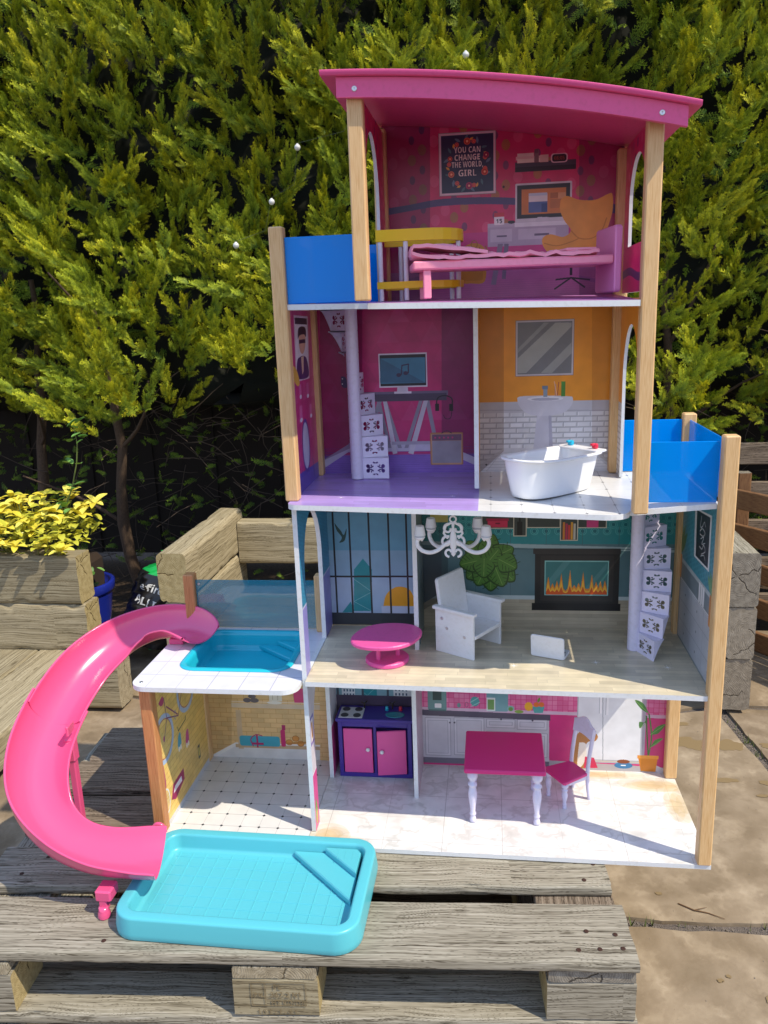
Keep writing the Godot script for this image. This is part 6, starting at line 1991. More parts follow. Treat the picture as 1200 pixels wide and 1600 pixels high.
# ---------------------------------------------------------------- ground
func garden_ground() -> void:
	timber_mats()
	var soil := mat(Color.WHITE, 0.95, {"albedo_texture": noise_tex(12, 0.03, ramp(["1d140c", "3a2b1c", "4d3c29", "2a1e13"])), "uv1_triplanar": true, "uv1_world_triplanar": true, "uv1_scale": Vector3(3, 3, 3)})
	struct("ground", G.new().box(Vector3(0, GROUND - 0.07, 0), Vector3(90, 0.06, 90), 0.01), soil)
	var grit := mat(Color.WHITE, 0.95, {"albedo_texture": noise_tex(14, 0.14, ramp(["2f2a26", "6b6058", "8d8278", "4f4740"]), 3), "uv1_triplanar": true, "uv1_world_triplanar": true, "uv1_scale": Vector3(5, 5, 5), "heightmap_enabled": true, "heightmap_texture": grey_noise(15, 0.15, 3), "heightmap_scale": 0.5})
	struct("joint_mortar", G.new().box(Vector3(-0.6, GROUND - 0.024, 0.6), Vector3(8.0, 0.03, 4.8), 0.002), grit)
	var slabm := []
	for s in [[21, ["95846d", "9f8e77", "a89780", "b09f88", "a3927b"]], [22, ["8d7d68", "988771", "a1907a", "aa9983", "9b8a74"]], [23, ["99886f", "a39279", "ac9b82", "b5a48b", "a7967d"]]]:
		slabm.append(mat(Color.WHITE, 0.8, {"albedo_texture": noise_tex(s[0], 0.007, ramp(s[1]), 6), "uv1_triplanar": true, "uv1_world_triplanar": true, "uv1_scale": Vector3(1.7, 1.7, 1.7), "heightmap_enabled": true, "heightmap_texture": grey_noise(s[0] + 9, 0.014, 6), "heightmap_scale": 0.16, "metallic_specular": 0.3,
			"detail_enabled": true, "detail_albedo": veins(s[0] + 20), "detail_blend_mode": BaseMaterial3D.BLEND_MODE_MUL}))
	var pave := Node3D.new()
	pave.name = "paving"
	pave.set_meta("kind", "structure")
	add_child(pave)
	# slabs, outlined in (x, z); the joints follow the photograph's two visible ones
	var slabs := [
		[-0.62, -0.165, 0.92, -0.190, 0.94, 0.60, -0.60, 0.62], [-1.65, -0.160, -0.645, -0.165, -0.625, 0.62, -1.65, 0.62], [0.95, -0.19, 1.7, -0.2, 1.7, 0.6, 0.97, 0.6],
		[-0.33, -1.000, 0.345, -1.200, 0.425, -0.62, 0.580, -0.213, -0.62, -0.193], [0.378, -1.205, 1.15, -1.215, 1.2, -0.222, 0.610, -0.214, 0.455, -0.62], [1.175, -1.21, 2.0, -1.2, 2.0, -0.23, 1.22, -0.23],
		[-1.15, -1.03, -0.36, -1.01, -0.645, -0.193, -1.17, -0.188], [-2.1, -1.26, -1.175, -1.05, -1.195, -0.188, -2.1, -0.185],
		[-1.2, -1.9, -0.345, -1.9, -0.34, -1.03, -1.18, -1.055], [-0.32, -1.9, 0.35, -1.9, 0.345, -1.23, -0.33, -1.03], [0.38, -1.9, 1.2, -1.9, 1.17, -1.24, 0.38, -1.235], [-2.1, -1.9, -1.23, -1.9, -1.21, -1.08, -2.1, -1.29], [1.23, -1.9, 2.2, -1.9, 2.2, -1.23, 1.2, -1.24],
		[-0.6, 0.645, 0.94, 0.625, 0.94, 1.4, -0.6, 1.4], [-1.65, 0.645, -0.625, 0.645, -0.625, 1.4, -1.65, 1.4], [-2.5, -0.16, -1.68, -0.16, -1.68, 0.62, -2.5, 0.62], [-2.5, 0.645, -1.68, 0.645, -1.68, 1.5, -2.5, 1.5], [0.97, 0.625, 1.9, 0.625, 1.9, 1.4, 0.97, 1.4],
		[-3.4, -1.26, -2.13, -1.26, -2.13, -0.185, -3.4, -0.185], [-3.4, -0.16, -2.53, -0.16, -2.53, 0.62, -3.4, 0.62]]
	var f := noise(77, 6.0, 3)
	for i in slabs.size():
		var p := v2(slabs[i])
		var fine := PackedVector2Array()
		for k in p.size():
			var a := p[k]
			var b := p[(k + 1) % p.size()]
			var m := maxi(2, int(a.distance_to(b) / 0.04))
			for q in m:
				var c := a.lerp(b, float(q) / m)
				fine.append(c + Vector2(f.get_noise_2d(c.x, c.y + i), f.get_noise_2d(c.x + 40.0, c.y - i)) * 0.009)
		var yy := PackedVector2Array()
		for c in fine:
			yy.append(Vector2(c.x, -c.y))
		ob("slab", G.new().plate(yy, 0.04, on_floor(GROUND), 0.005), slabm[i % 3], pave)
	# damp spots that were splashed on the slabs
	var damp := mat(Color(hexc("5a4223"), 0.42), 0.5, {"transparency": BaseMaterial3D.TRANSPARENCY_ALPHA})
	var rng := RandomNumberGenerator.new()
	rng.seed = 3
	for q in [[[68.9, 1061.5], 0.0]]:
		pass
	var dm := mat(hexc("86714f"), 0.6)
	var spots := [[0.180, -0.98, 0.075, 0.028], [0.235, -0.965, 0.05, 0.035], [0.33, -0.965, 0.04, 0.03], [0.14, -1.09, 0.09, 0.018], [0.255, -0.77, 0.04, 0.012], [0.455, -0.97, 0.04, 0.022], [0.375, -0.765, 0.024, 0.012], [0.345, -0.70, 0.015, 0.007], [-0.012, -0.285, 0.008, 0.005], [0.06, -0.04, 0.006, 0.005], [0.08, -0.052, 0.005, 0.004], [0.15, 0.0, 0.016, 0.010], [0.2, 0.075, 0.018, 0.008]]
	for s in spots:
		var b := PackedVector2Array()
		for k in 30:
			var a := TAU * k / 30
			var r := 1.0 + 0.55 * f.get_noise_2d(cos(a) * 0.12 + s[0] * 7.0, sin(a) * 0.12 + s[1] * 5.0)
			b.append(Vector2(s[0] + cos(a) * s[2] * r, -(s[1] + sin(a) * s[3] * r)))
		ob("damp_stain", G.new().plate(b, 0.0005, on_floor(GROUND + 0.0006 + 0.00012 * spots.find(s)), 0.0), dm, pave)

# pale veins and fine grit, to multiply
func veins(seed_: int) -> NoiseTexture2D:
	var t := noise_tex(seed_, 0.006, ramp(["d2cfca", "dcd9d4", "d6d2cc", "e2dfda", "f2f0ec", "ffffff"]), 6)
	var f := t.noise as FastNoiseLite
	f.fractal_type = FastNoiseLite.FRACTAL_RIDGED
	f.domain_warp_enabled = true
	f.domain_warp_amplitude = 40.0
	return t

# ---------------------------------------------------------------- sleepers: planter, bench, arms
func sleeper_seats() -> void:
	var sl: Array = M.sleeper
	var eg: Array = M.end_grain
	var t := thing("sleeper_planter", "raised planter of thick weathered timber sleepers holding the yellow shrub", "planter")
	for i in 3:
		beam_at("sleeper", t, Vector3(-3.0, 0.208 - 0.186 * i, -1.25), 0.0, Vector3([1.125, 1.137, 1.15][i], 0.183, 0.105), 200 + i, 0.004, 0.014, sl[0 if i else 1], eg[2])
	ob("soil", G.new().box(Vector3(-2.48, 0.02, -1.49), Vector3(1.05, 0.2, 0.26), 0.02), mat(hexc("2e2117"), 0.95), t)
	t = thing("sleeper_step", "low platform of wide sleepers at the foot of the planter, behind the slide", "sleeper platform")
	for i in 5:
		var s := beam_at("sleeper", t, Vector3.ZERO, 0.0, Vector3(1.35, 0.11, 0.232), 220 + i, 0.003, 0.010, sl[i % 2], eg[1])
		s.rotation = Vector3(0, PI / 2, 0)
		s.position = Vector3(-1.836 - 0.236 * i, -0.158, -0.0 - [0.0, 0.02, 0.01, 0.0, 0.0][i])
	for i in 1:
		beam_at("sleeper", t, Vector3(-1.832, -0.100, -1.055), 0.0, Vector3(0.165, 0.188, 0.1), 230, 0.003, 0.014, sl[0], eg[0])
	t = thing("sleeper_bench", "garden bench of sleepers with thick armrest stacks behind the doll's house", "bench")
	for side in 2:
		for i in 3:
			var s := beam_at("arm_sleeper", t, Vector3.ZERO, 0.0, Vector3(0.66 if side == 0 else 0.62, 0.178, [0.104, 0.098, 0.092][i]), 240 + i + side * 10, 0.003, 0.013 if side else 0.018, sl[0] if side == 0 else M.grey_wood[1], eg[[2, 0, 1][i] if side == 0 else [1, 3, 4][i]])
			s.rotation = Vector3(0, PI / 2, 0)
			s.position = Vector3([-1.428, 0.445][side], 0.246 + side * 0.006 - 0.180 * i, -1.165 - 0.004 * i)
	# their turned beams start at the viewer's end and run back
	beam_at("back_sleeper", t, Vector3(-1.425, 0.206, -1.735), 0.0, Vector3(1.76, 0.176, 0.085), 260, 0.003, 0.012, sl[0], eg[0])
	for i in 3:
		beam_at("seat_sleeper", t, Vector3(-1.424, -0.088, -1.24 - 0.158 * i), 0.0, Vector3(1.755, 0.07, 0.154), 264 + i, 0.002, 0.008, sl[1], eg[0])
	for x in [-1.2, -0.55, 0.15]:
		beam_at("seat_block", t, Vector3(x, -0.160, -1.30), 0.0, Vector3(0.12, 0.125, 0.35), 270 + int(x * 10), 0.002, 0.008, sl[1], eg[0])

func slatted_fence() -> void:
	var brown := mat(Color.WHITE, 0.85, {"albedo_texture": M.grey_wood[2].albedo_texture, "metallic_specular": 0.3})
	var t := thing("slatted_fence", "dark weathered fence of wide gapped horizontal slats below the hedge at right", "fence")
	for i in 5:
		beam_at("slat", t, Vector3(0.12, 0.478 - 0.155 * i, -1.90), 0.0, Vector3(1.6, 0.085 if i == 0 else 0.060, 0.022), 300 + i, 0.0015, 0.004, brown, M.end_grain[1])
	for x in [0.2, 0.95]:
		var p := ob("post", beam(0.85, 0.07, 0.07, 310 + int(x * 10), 0.002, 0.006, brown, M.end_grain[1]), null, t, Vector3(x, -0.29, -1.925), Vector3(0, 0, PI / 2))
	var warm := mat(Color.WHITE, 0.8, {"albedo_texture": noise_tex(66, 0.02, ramp(["4f331d", "6e4a2c", "84603c", "5d3f25"]), 4), "uv1_triplanar": true, "uv1_scale": Vector3(2, 40, 40)})
	t = thing("slatted_side_fence", "brown slatted panel running towards the viewer at the right edge", "fence")
	for i in 5:
		var s := beam_at("slat", t, Vector3(0.50, 0.315 - 0.135 * i, -1.85), -PI / 2 + 0.62, Vector3(1.15, 0.075, 0.022), 320 + i, 0.0015, 0.004, warm, M.end_grain[1])
	for k in [0.1, 0.8]:
		ob("post", beam(0.66, 0.05, 0.05, 330 + int(k * 10), 0.002, 0.005, warm, M.end_grain[1]), null, t, Vector3(0.50 + k * 0.58, -0.29, -1.85 + k * 0.81 - 0.07), Vector3(0, 0, PI / 2))

# ---------------------------------------------------------------- hedge
# one flat feathery spray of scale leaves, its stem along +y, its face +z
func spray(seed_: int) -> ArrayMesh:
	var rng := RandomNumberGenerator.new()
	rng.seed = seed_
	var g := G.new()
	var len_ := 0.105
	var scale_leaf := func(a: Vector3, b: Vector3, w: float, c0: Color, c1: Color) -> void:
		var d := (b - a)
		var o := d.cross(Vector3(rng.randf_range(-0.35, 0.35), rng.randf_range(-0.3, 0.3), 1.0)).normalized() * w
		var m := a.lerp(b, 0.45)
		var nrm := d.cross(o).normalized()
		if nrm.z < 0:
			nrm = -nrm
		g.col = c0.lerp(c1, 0.35)
		g.tri(a, m + o, m - o, nrm, nrm, nrm)
		g.col = c1
		g.tri(m + o, b, m - o, nrm, nrm, nrm)
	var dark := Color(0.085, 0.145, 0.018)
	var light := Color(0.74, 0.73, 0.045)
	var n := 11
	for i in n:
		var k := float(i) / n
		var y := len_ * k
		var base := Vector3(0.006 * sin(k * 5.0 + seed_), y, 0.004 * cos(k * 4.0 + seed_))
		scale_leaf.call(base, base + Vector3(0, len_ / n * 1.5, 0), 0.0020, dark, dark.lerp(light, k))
		for s in [-1.0, 1.0]:
			if rng.randf() < 0.08:
				continue
			var a: float = deg_to_rad(rng.randf_range(30, 50)) * s
			var l := (0.040 * (1.0 - k * 0.62)) * rng.randf_range(0.7, 1.2)
			var d := Vector3(sin(a), cos(a), rng.randf_range(-0.28, 0.28)).normalized()
			var q := base
			var m := 3
			for j in m:
				var kk := pow(clampf(k * 0.7 + 0.45 * float(j) / m, 0.0, 1.0), 0.85)
				var e := q + d * l / m * 1.25
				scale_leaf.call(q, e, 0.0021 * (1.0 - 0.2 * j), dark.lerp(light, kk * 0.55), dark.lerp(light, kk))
				if j < m - 1:
					for s2 in [-1.0, 1.0]:
						var d2 := d.rotated(Vector3(0, 0, 1), s2 * rng.randf_range(0.5, 0.9))
						scale_leaf.call(q + d * l / m * 0.5, q + d * l / m * 0.5 + d2 * l * 0.36, 0.0016, dark.lerp(light, kk * 0.6), dark.lerp(light, minf(1.0, kk + 0.15)))
				q = q + d * l / m
	g.col = Color.WHITE
	var m := mat(Color.WHITE, 0.55, {"vertex_color_use_as_albedo": true, "backlight_enabled": true, "backlight": Color(0.20, 0.24, 0.03), "metallic_specular": 0.35})
	return g.into(ArrayMesh.new(), m)

func hedge() -> void:
	var t := thing("conifer_hedge", "tall golden green conifer hedge behind the whole scene, bare and dark underneath", "hedge", Vector3(-0.6, GROUND, -2.4))
	var org := t.position
	var rng := RandomNumberGenerator.new()
	rng.seed = 17
	var lump := noise(8, 1.1, 3)
	var lump2 := noise(9, 2.6, 2)
	var low := noise(10, 1.6, 2)
	var lists := [[], [], []]
	var tints := [[], [], []]
	var place := func(p: Vector3, dir: Vector3, size: float, tint: Color) -> void:
		var k := rng.randi() % 3
		var y := dir.normalized()
		var z := Vector3(rng.randf_range(-1, 1), rng.randf_range(-0.2, 1.0), rng.randf_range(0.2, 1.4))
		z = (z - y * z.dot(y)).normalized()
		lists[k].append(Transform3D(Basis(y.cross(z), y, z).scaled(Vector3.ONE * size), p - org))
		tints[k].append(tint)
	# leafy branches that push out of the hedge's face
	for i in 5200:
		var x := rng.randf_range(-3.6, 1.9)
		var y := rng.randf_range(0.45, 2.95)
		var floor_y := 0.70 + low.get_noise_1d(x * 0.7) * 0.22 + (-0.10 if x < -1.7 else (-0.20 if x > -0.4 else 0.0))
		if x > -1.55 and x < -0.75:
			floor_y += 0.10
		if y < floor_y or lump2.get_noise_2d(x * 1.9 + 7.0, y * 1.9) < rng.randf_range(-0.55, 0.12):
			continue
		var face := -1.98 + lump.get_noise_2d(x, y * 0.8) * 0.5 + lump2.get_noise_2d(x, y) * 0.30 + 0.14 * (1.0 - smoothstep(0.9, 1.6, y))
		var depth := pow(rng.randf(), 1.3) * 0.5
		var root := Vector3(x, y, face - depth)
		var lean := Vector3(rng.randf_range(-0.75, 0.75) + lump2.get_noise_2d(y * 1.3, x * 1.3) * 0.8, rng.randf_range(0.15, 1.15), rng.randf_range(0.35, 1.0)).normalized()
		var l := rng.randf_range(0.10, 0.26) * (1.25 if rng.randf() < 0.15 else 1.0)
		var fresh := rng.randf_range(0.25, 1.0)
		var tint := Color(0.66, 0.82, 0.95).lerp(Color(1.42, 1.28, 0.85), fresh * fresh)
		tint.a = 1.0
		var n := int(l * 145.0)
		for k in n:
			var f := float(k) / n
			var around := Vector3(rng.randf_range(-1, 1), rng.randf_range(-0.7, 1), rng.randf_range(-0.6, 1)).normalized()
			var dir := (lean * 1.25 + around * lerpf(0.85, 0.2, f)).normalized()
			place.call(root + lean * l * f + around * 0.008, dir, rng.randf_range(0.32, 0.68) * lerpf(1.0, 0.8, f), tint)
	for i in 2500:
		var x := rng.randf_range(-3.6, 1.9)
		var y := rng.randf_range(0.85, 2.95)
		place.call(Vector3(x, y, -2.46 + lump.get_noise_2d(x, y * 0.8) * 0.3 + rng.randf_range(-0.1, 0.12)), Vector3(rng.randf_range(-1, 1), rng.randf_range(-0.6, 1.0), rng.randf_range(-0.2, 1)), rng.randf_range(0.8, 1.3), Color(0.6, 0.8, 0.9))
	# sparse shaded sprays hanging under the hem
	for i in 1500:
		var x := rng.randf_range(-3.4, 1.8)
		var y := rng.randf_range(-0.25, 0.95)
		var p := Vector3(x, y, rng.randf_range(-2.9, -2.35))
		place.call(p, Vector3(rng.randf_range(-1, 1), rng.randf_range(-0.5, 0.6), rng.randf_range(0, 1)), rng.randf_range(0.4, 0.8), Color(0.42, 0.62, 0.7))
	var names := ["foliage", "foliage", "foliage"]
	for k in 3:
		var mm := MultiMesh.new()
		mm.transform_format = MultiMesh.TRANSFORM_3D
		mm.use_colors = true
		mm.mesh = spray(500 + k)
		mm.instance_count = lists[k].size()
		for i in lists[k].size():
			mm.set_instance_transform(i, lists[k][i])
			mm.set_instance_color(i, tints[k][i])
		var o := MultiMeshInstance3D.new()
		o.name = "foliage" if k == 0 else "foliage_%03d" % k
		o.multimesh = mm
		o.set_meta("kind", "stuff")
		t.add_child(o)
	# dense brown-green heart of the hedge
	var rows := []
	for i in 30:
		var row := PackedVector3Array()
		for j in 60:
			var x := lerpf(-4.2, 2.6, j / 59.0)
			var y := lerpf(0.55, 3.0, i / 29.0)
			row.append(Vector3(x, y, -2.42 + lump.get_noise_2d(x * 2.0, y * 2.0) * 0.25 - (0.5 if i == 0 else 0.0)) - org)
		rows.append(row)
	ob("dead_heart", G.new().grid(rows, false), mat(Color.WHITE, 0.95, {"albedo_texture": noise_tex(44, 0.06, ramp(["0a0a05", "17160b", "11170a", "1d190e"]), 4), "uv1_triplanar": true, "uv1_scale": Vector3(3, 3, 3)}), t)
	var bark := mat(Color.WHITE, 0.9, {"albedo_texture": noise_tex(46, 0.03, ramp(["2b2018", "4a3a2c", "5d4a39", "352820"]), 4), "uv1_triplanar": true, "uv1_scale": Vector3(14, 3, 14)})
	for i in 9:
		var x := -3.2 + i * 0.62 + rng.randf_range(-0.15, 0.15)
		var path := []
		var p := Vector3(x, GROUND, -2.35 + rng.randf_range(-0.1, 0.1))
		var d := Vector3(rng.randf_range(-0.35, 0.35), 1.0, rng.randf_range(-0.1, 0.15))
		for k in 9:
			path.append(p - org)
			p += d * 0.19
			d += Vector3(rng.randf_range(-0.22, 0.22), 0, rng.randf_range(-0.1, 0.12))
		var rad := []
		for k in 9:
			rad.append(lerpf(0.034, 0.012, k / 8.0) * rng.randf_range(0.9, 1.1))
		var trunk := ob("trunk", G.new().tube(path, rad, 9), bark, t)
		for b in 3:
			var q: Vector3 = path[2 + b * 2]
			var bp := []
			var bd := Vector3(rng.randf_range(-1, 1), rng.randf_range(0.1, 0.8), rng.randf_range(0.1, 0.7)).normalized()
			var br := []
			for k in 6:
				bp.append(q)
				br.append(lerpf(0.011, 0.004, k / 5.0))
				q += bd * 0.10
				bd = (bd + Vector3(rng.randf_range(-0.3, 0.3), rng.randf_range(-0.1, 0.3), rng.randf_range(-0.2, 0.2))).normalized()
			ob("branch", G.new().tube(bp, br, 6), bark, trunk)
	var tw := G.new()
	for i in 520:
		var q := Vector3(rng.randf_range(-2.6, 1.2), rng.randf_range(-0.2, 0.85), rng.randf_range(-2.7, -2.2)) - org
		var d := Vector3(rng.randf_range(-1, 1), rng.randf_range(-0.8, 0.6), rng.randf_range(-0.5, 0.6)).normalized()
		var path := []
		for k in 4:
			path.append(q)
			q += d * rng.randf_range(0.04, 0.11)
			d = (d + Vector3(rng.randf_range(-0.4, 0.4), rng.randf_range(-0.4, 0.3), rng.randf_range(-0.3, 0.3))).normalized()
		tw.tube(path, [0.0022, 0.0018, 0.0013, 0.0008], 4, false)
	var twigs := ob("dead_twigs", tw, mat(hexc("54473b"), 0.9), t)
	twigs.set_meta("kind", "stuff")
	# the boundary behind it
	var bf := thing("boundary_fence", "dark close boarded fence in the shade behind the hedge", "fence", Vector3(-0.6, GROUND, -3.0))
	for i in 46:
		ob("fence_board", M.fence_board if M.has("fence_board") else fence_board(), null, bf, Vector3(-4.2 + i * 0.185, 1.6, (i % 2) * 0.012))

func fence_board() -> ArrayMesh:
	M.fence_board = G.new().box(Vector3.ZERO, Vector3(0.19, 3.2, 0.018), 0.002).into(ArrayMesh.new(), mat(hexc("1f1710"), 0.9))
	return M.fence_board

# ---------------------------------------------------------------- smaller things in the garden
func garden_things() -> void:
	# festoon bulbs on a thin wire through the hedge
	var t := thing("string_lights", "string of small white globe bulbs threaded through the hedge", "string lights", Vector3(-1.0, 1.5, -1.75))
	var globe := mat(hexc("dadad6"), 0.3, {"backlight_enabled": true, "backlight": Color(0.4, 0.4, 0.4)})
	var bulbs := [Vector3(-1.335, 1.284, -1.72), Vector3(-1.20, 1.437, -1.77), Vector3(-1.09, 1.62, -1.77), Vector3(-0.80, 1.80, -1.80), Vector3(-0.470, 1.865, -1.70)]
	var sag := []
	for i in bulbs.size():
		var b: Vector3 = bulbs[i] - t.position
		ob("bulb", G.new().lathe([[0.0, -0.0118], [0.005, -0.0106], [0.009, -0.007], [0.0114, -0.001], [0.0112, 0.003], [0.0085, 0.008], [0.0045, 0.0102], [0.004, 0.013], [0.0, 0.0132]], 14, Transform3D(Basis.IDENTITY, b)), globe, t)
		sag.append(b + Vector3(0, 0.014, 0))
		if i < bulbs.size() - 1:
			sag.append((b + bulbs[i + 1] - t.position) / 2.0 + Vector3(0, -0.01, -0.16))
	ob("wire", G.new().tube(sag, 0.0006, 5), mat(hexc("4d5a48"), 0.5), t)
	# the yellow shrub: whorls of leaves, each leaf a piece of its own
	var shrub := thing("yellow_shrub", "low shrub with bright yellow whorled leaves growing in the sleeper planter", "shrub", Vector3(-2.135, 0.165, -1.44))
	var rng := RandomNumberGenerator.new()
	rng.seed = 29
	var leaves := []
	for k in 4:
		var g := G.new()
		var rows := []
		for i in 7:
			var f := i / 6.0
			var w := 0.0138 * pow(sin(PI * clampf(f * 0.9 + 0.08, 0.0, 1.0)), 0.62)
			var y := 0.004 * sin(f * PI) - 0.010 * f * f * (0.6 + 0.3 * k)
			rows.append(PackedVector3Array([Vector3(f * 0.050, y + w * 0.25, -w), Vector3(f * 0.050, y, 0), Vector3(f * 0.050, y + w * 0.25, w)]))
		g.grid(rows)
		var c: Color = [hexc("e6d750"), hexc("efe266"), hexc("dccb44"), hexc("bfbe44")][k]
		leaves.append(g.into(ArrayMesh.new(), mat(c, 0.38, {"backlight_enabled": true, "backlight": Color(0.45, 0.40, 0.05)})))
	var stem := G.new()
	var count := 0
	for i in 54:
		var u := rng.randf_range(-0.24, 0.20)
		var v := rng.randf_range(-0.22, 0.20)
		var top := Vector3(u, 0.085 + 0.105 * (1.0 - pow(absf(u + 0.02) / 0.30, 2.2)) + rng.randf_range(-0.045, 0.03) - maxf(0.0, v) * 0.35, v)
		if i < 7:
			top = Vector3(lerpf(-0.3, 0.22, i / 6.0), 0.065 + rng.randf_range(0.0, 0.03), 0.21)
		stem.tube([Vector3(u * 0.5, -0.02, v * 0.5), top * Vector3(0.85, 0.6, 0.85), top], 0.0025, 5)
		var a0 := rng.randf() * TAU
		var n := 5 if i % 3 else 6
		for k in n:
			if count >= 298:
				break
			var a := a0 + TAU * k / n + rng.randf_range(-0.15, 0.15)
			var b := Basis(Vector3.UP, a) * Basis(Vector3(0, 0, 1), rng.randf_range(0.0, 0.75)) * Basis(Vector3.RIGHT, rng.randf_range(-0.3, 0.3))
			var o := ob_fast("leaf", leaves[rng.randi() % 3 if rng.randf() < 0.9 else 3], shrub, count)
			o.transform = Transform3D(b.scaled(Vector3.ONE * rng.randf_range(0.8, 1.2)), top)
			count += 1
	var under := MultiMesh.new()
	under.transform_format = MultiMesh.TRANSFORM_3D
	under.mesh = leaves[3]
	under.instance_count = 420
	for i in 420:
		var w := Vector3(rng.randf_range(-0.26, 0.20), 0.0, rng.randf_range(-0.2, 0.19))
		w.y = rng.randf_range(0.02, 0.10) + 0.05 * (1.0 - absf(w.x) / 0.26)
		under.set_instance_transform(i, Transform3D((Basis(Vector3.UP, rng.randf() * TAU) * Basis(Vector3(0, 0, 1), rng.randf_range(0.0, 1.0))).scaled(Vector3.ONE * rng.randf_range(0.7, 1.1)), w))
	var um := MultiMeshInstance3D.new()
	um.name = "inner_leaves"
	um.multimesh = under
	um.set_meta("kind", "stuff")
	shrub.add_child(um)
	ob("stems", stem, mat(hexc("6a7030"), 0.7), shrub)
	# a bramble shoot that leans up out of the planter
	var br := thing("bramble_shoot", "thin arching bramble shoot with small green leaves above the yellow shrub", "bramble", Vector3(-2.06, 0.15, -1.52))
	var path := []
	for p in [[0.0, 0.0], [-0.02, 0.09], [0.03, 0.18], [0.08, 0.27], [0.115, 0.36], [0.13, 0.43], [0.125, 0.49]]:
		path.append(Vector3(p[0], p[1], p[0] * 0.4))
	ob("stem", G.new().tube(path, [0.0035, 0.0032, 0.003, 0.0027, 0.0024, 0.002, 0.0014], 6), mat(hexc("6b7a3a"), 0.6), br)
	var gl := []
	for k in 2:
		var g := G.new()
		var rows := []
		for i in 7:
			var f := i / 6.0
			var w := 0.017 * pow(sin(PI * clampf(f * 0.88 + 0.1, 0.0, 1.0)), 0.7)
			rows.append(PackedVector3Array([Vector3(f * 0.046, w * 0.3, -w), Vector3(f * 0.046, -0.004 * f, 0), Vector3(f * 0.046, w * 0.3, w)]))
		g.grid(rows)
		gl.append(g.into(ArrayMesh.new(), mat([hexc("4f7a35"), hexc("6f9a4d")][k], 0.45, {"backlight_enabled": true, "backlight": Color(0.12, 0.2, 0.04)})))
	for i in 26:
		var p: Vector3 = (path[1 + i % 6] as Vector3) + Vector3(rng.randf_range(-0.03, 0.03), rng.randf_range(-0.03, 0.03), rng.randf_range(-0.02, 0.03))
		var o := ob_fast("leaf", gl[i % 2], br, i)
		o.transform = Transform3D((Basis(Vector3.UP, rng.randf() * TAU) * Basis(Vector3(0, 0, 1), rng.randf_range(-0.5, 0.7))).scaled(Vector3.ONE * rng.randf_range(0.6, 1.1)), p)
	# blue glazed pot with a sprig
	t = thing("blue_pot", "glossy dark blue glazed plant pot between planter and bench", "plant pot", Vector3(-2.02, GROUND, -1.50))
	ob("pot", G.new().lathe([[0.0, 0.0], [0.075, 0.0], [0.09, 0.05], [0.118, 0.20], [0.130, 0.29], [0.140, 0.295], [0.142, 0.325], [0.132, 0.33], [0.120, 0.325], [0.115, 0.29], [0.0, 0.285]], 36), mat(hexc("1f2d8f"), 0.15), t)
	for i in 14:
		var o := ob_fast("leaf", gl[i % 2], t, i)
		o.transform = Transform3D((Basis(Vector3.UP, rng.randf() * TAU) * Basis(Vector3(0, 0, 1), rng.randf_range(0.0, 0.9))).scaled(Vector3.ONE * rng.randf_range(0.4, 0.7)), Vector3(rng.randf_range(0.0, 0.13), 0.33 + rng.randf_range(0.0, 0.09), rng.randf_range(0.0, 0.1)))
	fuel_bag()
	ground_litter()
func ob_fast(called: String, mesh: Mesh, parent: Node3D, i: int) -> MeshInstance3D:
	var o := MeshInstance3D.new()
	o.mesh = mesh
	o.name = called if i == 0 else "%s_%03d" % [called, i]
	parent.add_child(o, true)
	return o

func fuel_bag() -> void:
	var t := thing("fuel_bag", "black and green plastic sack of fuel leaning beside the bench arm", "sack", Vector3(-1.70, GROUND + 0.03, -1.52), 0.1)
	var p := Pix.new(0, 0, 400, 520, 1.2, hexc("1f1e20"))
	p.poly([0, 520, 400, 520, 400, 395, 260, 375, 130, 392, 0, 400], hexc("19a04a"))
	p.text("efire", 84, 330, 40, hexc("d9d9d6"), 0.9, true, 0.0)
	p.text("ALLI", 70, 250, 44, hexc("e3e3e0"), 0.9)
	p.grain(0.15, 0.02, 60)
	var m := mat(Color.WHITE, 0.3, {"albedo_texture": p.tex()})
	var f := noise(61, 7.0, 3)
	var rows := []
	var n := 22
	var us := []
	for i in n + 1:
		var k := float(i) / n
		var row := PackedVector3Array()
		var w := 0.15 * (1.0 - 0.15 * k) * (1.0 if k < 0.72 else lerpf(1.0, 0.17, smoothstep(0.72, 0.93, k)))
		if k > 0.93:
			w = lerpf(0.026, 0.055, (k - 0.93) / 0.07)
		var d := w * lerpf(0.62, 0.75, k)
		for j in 36:
			var a := -TAU * j / 36
			var crease := f.get_noise_3d(cos(a) * 0.35, k * 1.6, sin(a) * 0.35) * 0.02 * (1.0 + k)
			row.append(Vector3(cos(a) * (w + crease) + 0.05 * k, k * 0.47 + 0.008 * f.get_noise_2d(a, k * 3.0), sin(a) * (d + crease) - 0.05 * k))
		rows.append(row)
		us.append(1.0 - k)
	us.append(0.0)
	var g := G.new()
	# u runs round the sack, v up: the grid's rows are heights, so swap by hand
	g.grid(rows, true)
	fix_outward(g, Vector3(0.02, 0.22, -0.02))
	for i in g.v.size():
		var q := g.v[i]
		var a := atan2(q.z + 0.05 * q.y / 0.47, q.x - 0.05 * q.y / 0.47)
		g.uv[i] = Vector2(fposmod(0.30 + (PI / 2 - a) / TAU * 1.6 + 0.0, 1.0) if false else 0.30 + (PI / 2 - a) / PI * 0.75, 1.0 - q.y / 0.47)
	ob("sack", g, m, t, Vector3(-0.07, 0.05, 0.0), Vector3(0, 0, -0.30)).scale = Vector3.ONE * 0.8

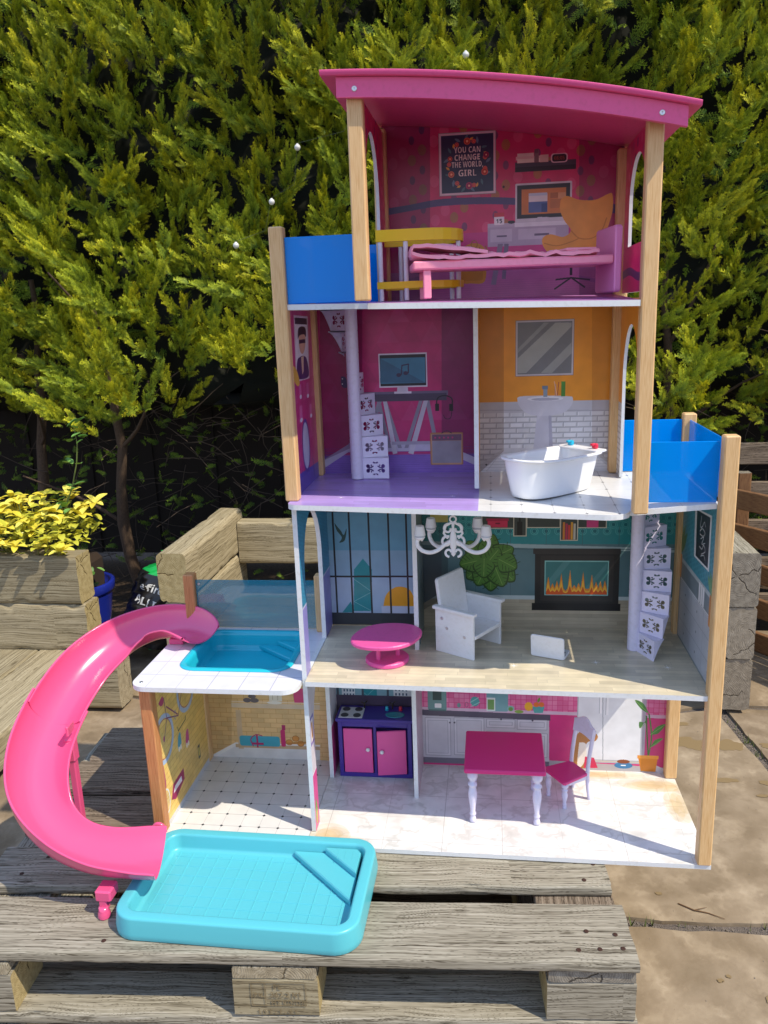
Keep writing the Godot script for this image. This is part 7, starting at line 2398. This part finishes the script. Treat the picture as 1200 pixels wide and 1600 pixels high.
# grit, crumbs and weeds in the joints of the paving, a twig or two
func ground_litter() -> void:
	var rng := RandomNumberGenerator.new()
	rng.seed = 41
	var joints := [[-0.62, -0.180, 0.95, -0.203], [0.362, -1.20, 0.440, -0.62], [0.440, -0.62, 0.595, -0.21]]
	var pebble := G.new().lathe([[0.0, -0.5], [0.45, -0.35], [0.6, 0.0], [0.4, 0.4], [0.0, 0.5]], 6).into(ArrayMesh.new(), mat(hexc("7d7266"), 0.95))
	var blade_g := G.new()
	blade_g.tri(Vector3(-0.0012, 0, 0), Vector3(0.0012, 0, 0), Vector3(0.004, 0.022, 0.003), Vector3.BACK, Vector3.BACK, Vector3.BACK)
	blade_g.tri(Vector3(0, 0, -0.0012), Vector3(0, 0, 0.0012), Vector3(-0.006, 0.015, -0.003), Vector3.RIGHT, Vector3.RIGHT, Vector3.RIGHT)
	var blade := blade_g.into(ArrayMesh.new(), mat(hexc("6d7a3c"), 0.7))
	for kind in 2:
		var at := []
		for j: Array in joints:
			for i in (300 if kind == 0 else 26):
				var k := rng.randf()
				var p := Vector3(lerpf(j[0], j[2], k), 0, lerpf(j[1], j[3], k)) + Vector3(rng.randf_range(-0.011, 0.011), 0, rng.randf_range(-0.011, 0.011))
				p.y = GROUND - 0.0085 + rng.randf_range(-0.001, 0.003)
				var s := rng.randf_range(0.0012, 0.0040) if kind == 0 else rng.randf_range(0.6, 1.6)
				at.append(Transform3D(Basis.from_euler(Vector3(0, rng.randf() * TAU, 0)).scaled(Vector3(s, s * (0.7 if kind == 0 else 1.0), s * 1.3)), p))
		if kind == 0:
			for i in 220:
				var s := rng.randf_range(0.0008, 0.0026)
				at.append(Transform3D(Basis.from_euler(Vector3(0, rng.randf() * TAU, 0)).scaled(Vector3(s, s * 0.6, s * 1.4)), Vector3(rng.randf_range(-0.2, 0.8), GROUND + s * 0.25, rng.randf_range(-1.2, 0.25))))
		var mm := MultiMesh.new()
		mm.transform_format = MultiMesh.TRANSFORM_3D
		mm.mesh = pebble if kind == 0 else blade
		mm.instance_count = at.size()
		for i in at.size():
			mm.set_instance_transform(i, at[i])
		var o := MultiMeshInstance3D.new()
		o.name = "joint_grit" if kind == 0 else "joint_weeds"
		o.multimesh = mm
		o.set_meta("kind", "stuff")
		o.set_meta("label", "loose grit in and beside the joints between the paving slabs" if kind == 0 else "tiny weeds sprouting from the joints between the paving slabs")
		o.set_meta("category", "grit" if kind == 0 else "weeds")
		add_child(o)
	var t := thing("fallen_twig", "short dry twig lying on the paving beside the pallet corner", "twig", Vector3(0.055, GROUND, -0.235))
	ob("twig", G.new().tube([Vector3(-0.03, 0.002, -0.02), Vector3(0.0, 0.003, 0.0), Vector3(0.03, 0.002, 0.006), Vector3(0.06, 0.0025, 0.022)], [0.0014, 0.0016, 0.0013, 0.0006], 6).tube([Vector3(0.0, 0.003, 0.0), Vector3(0.03, 0.004, -0.01)], [0.001, 0.0005], 5), mat(hexc("6e5236"), 0.9), t)
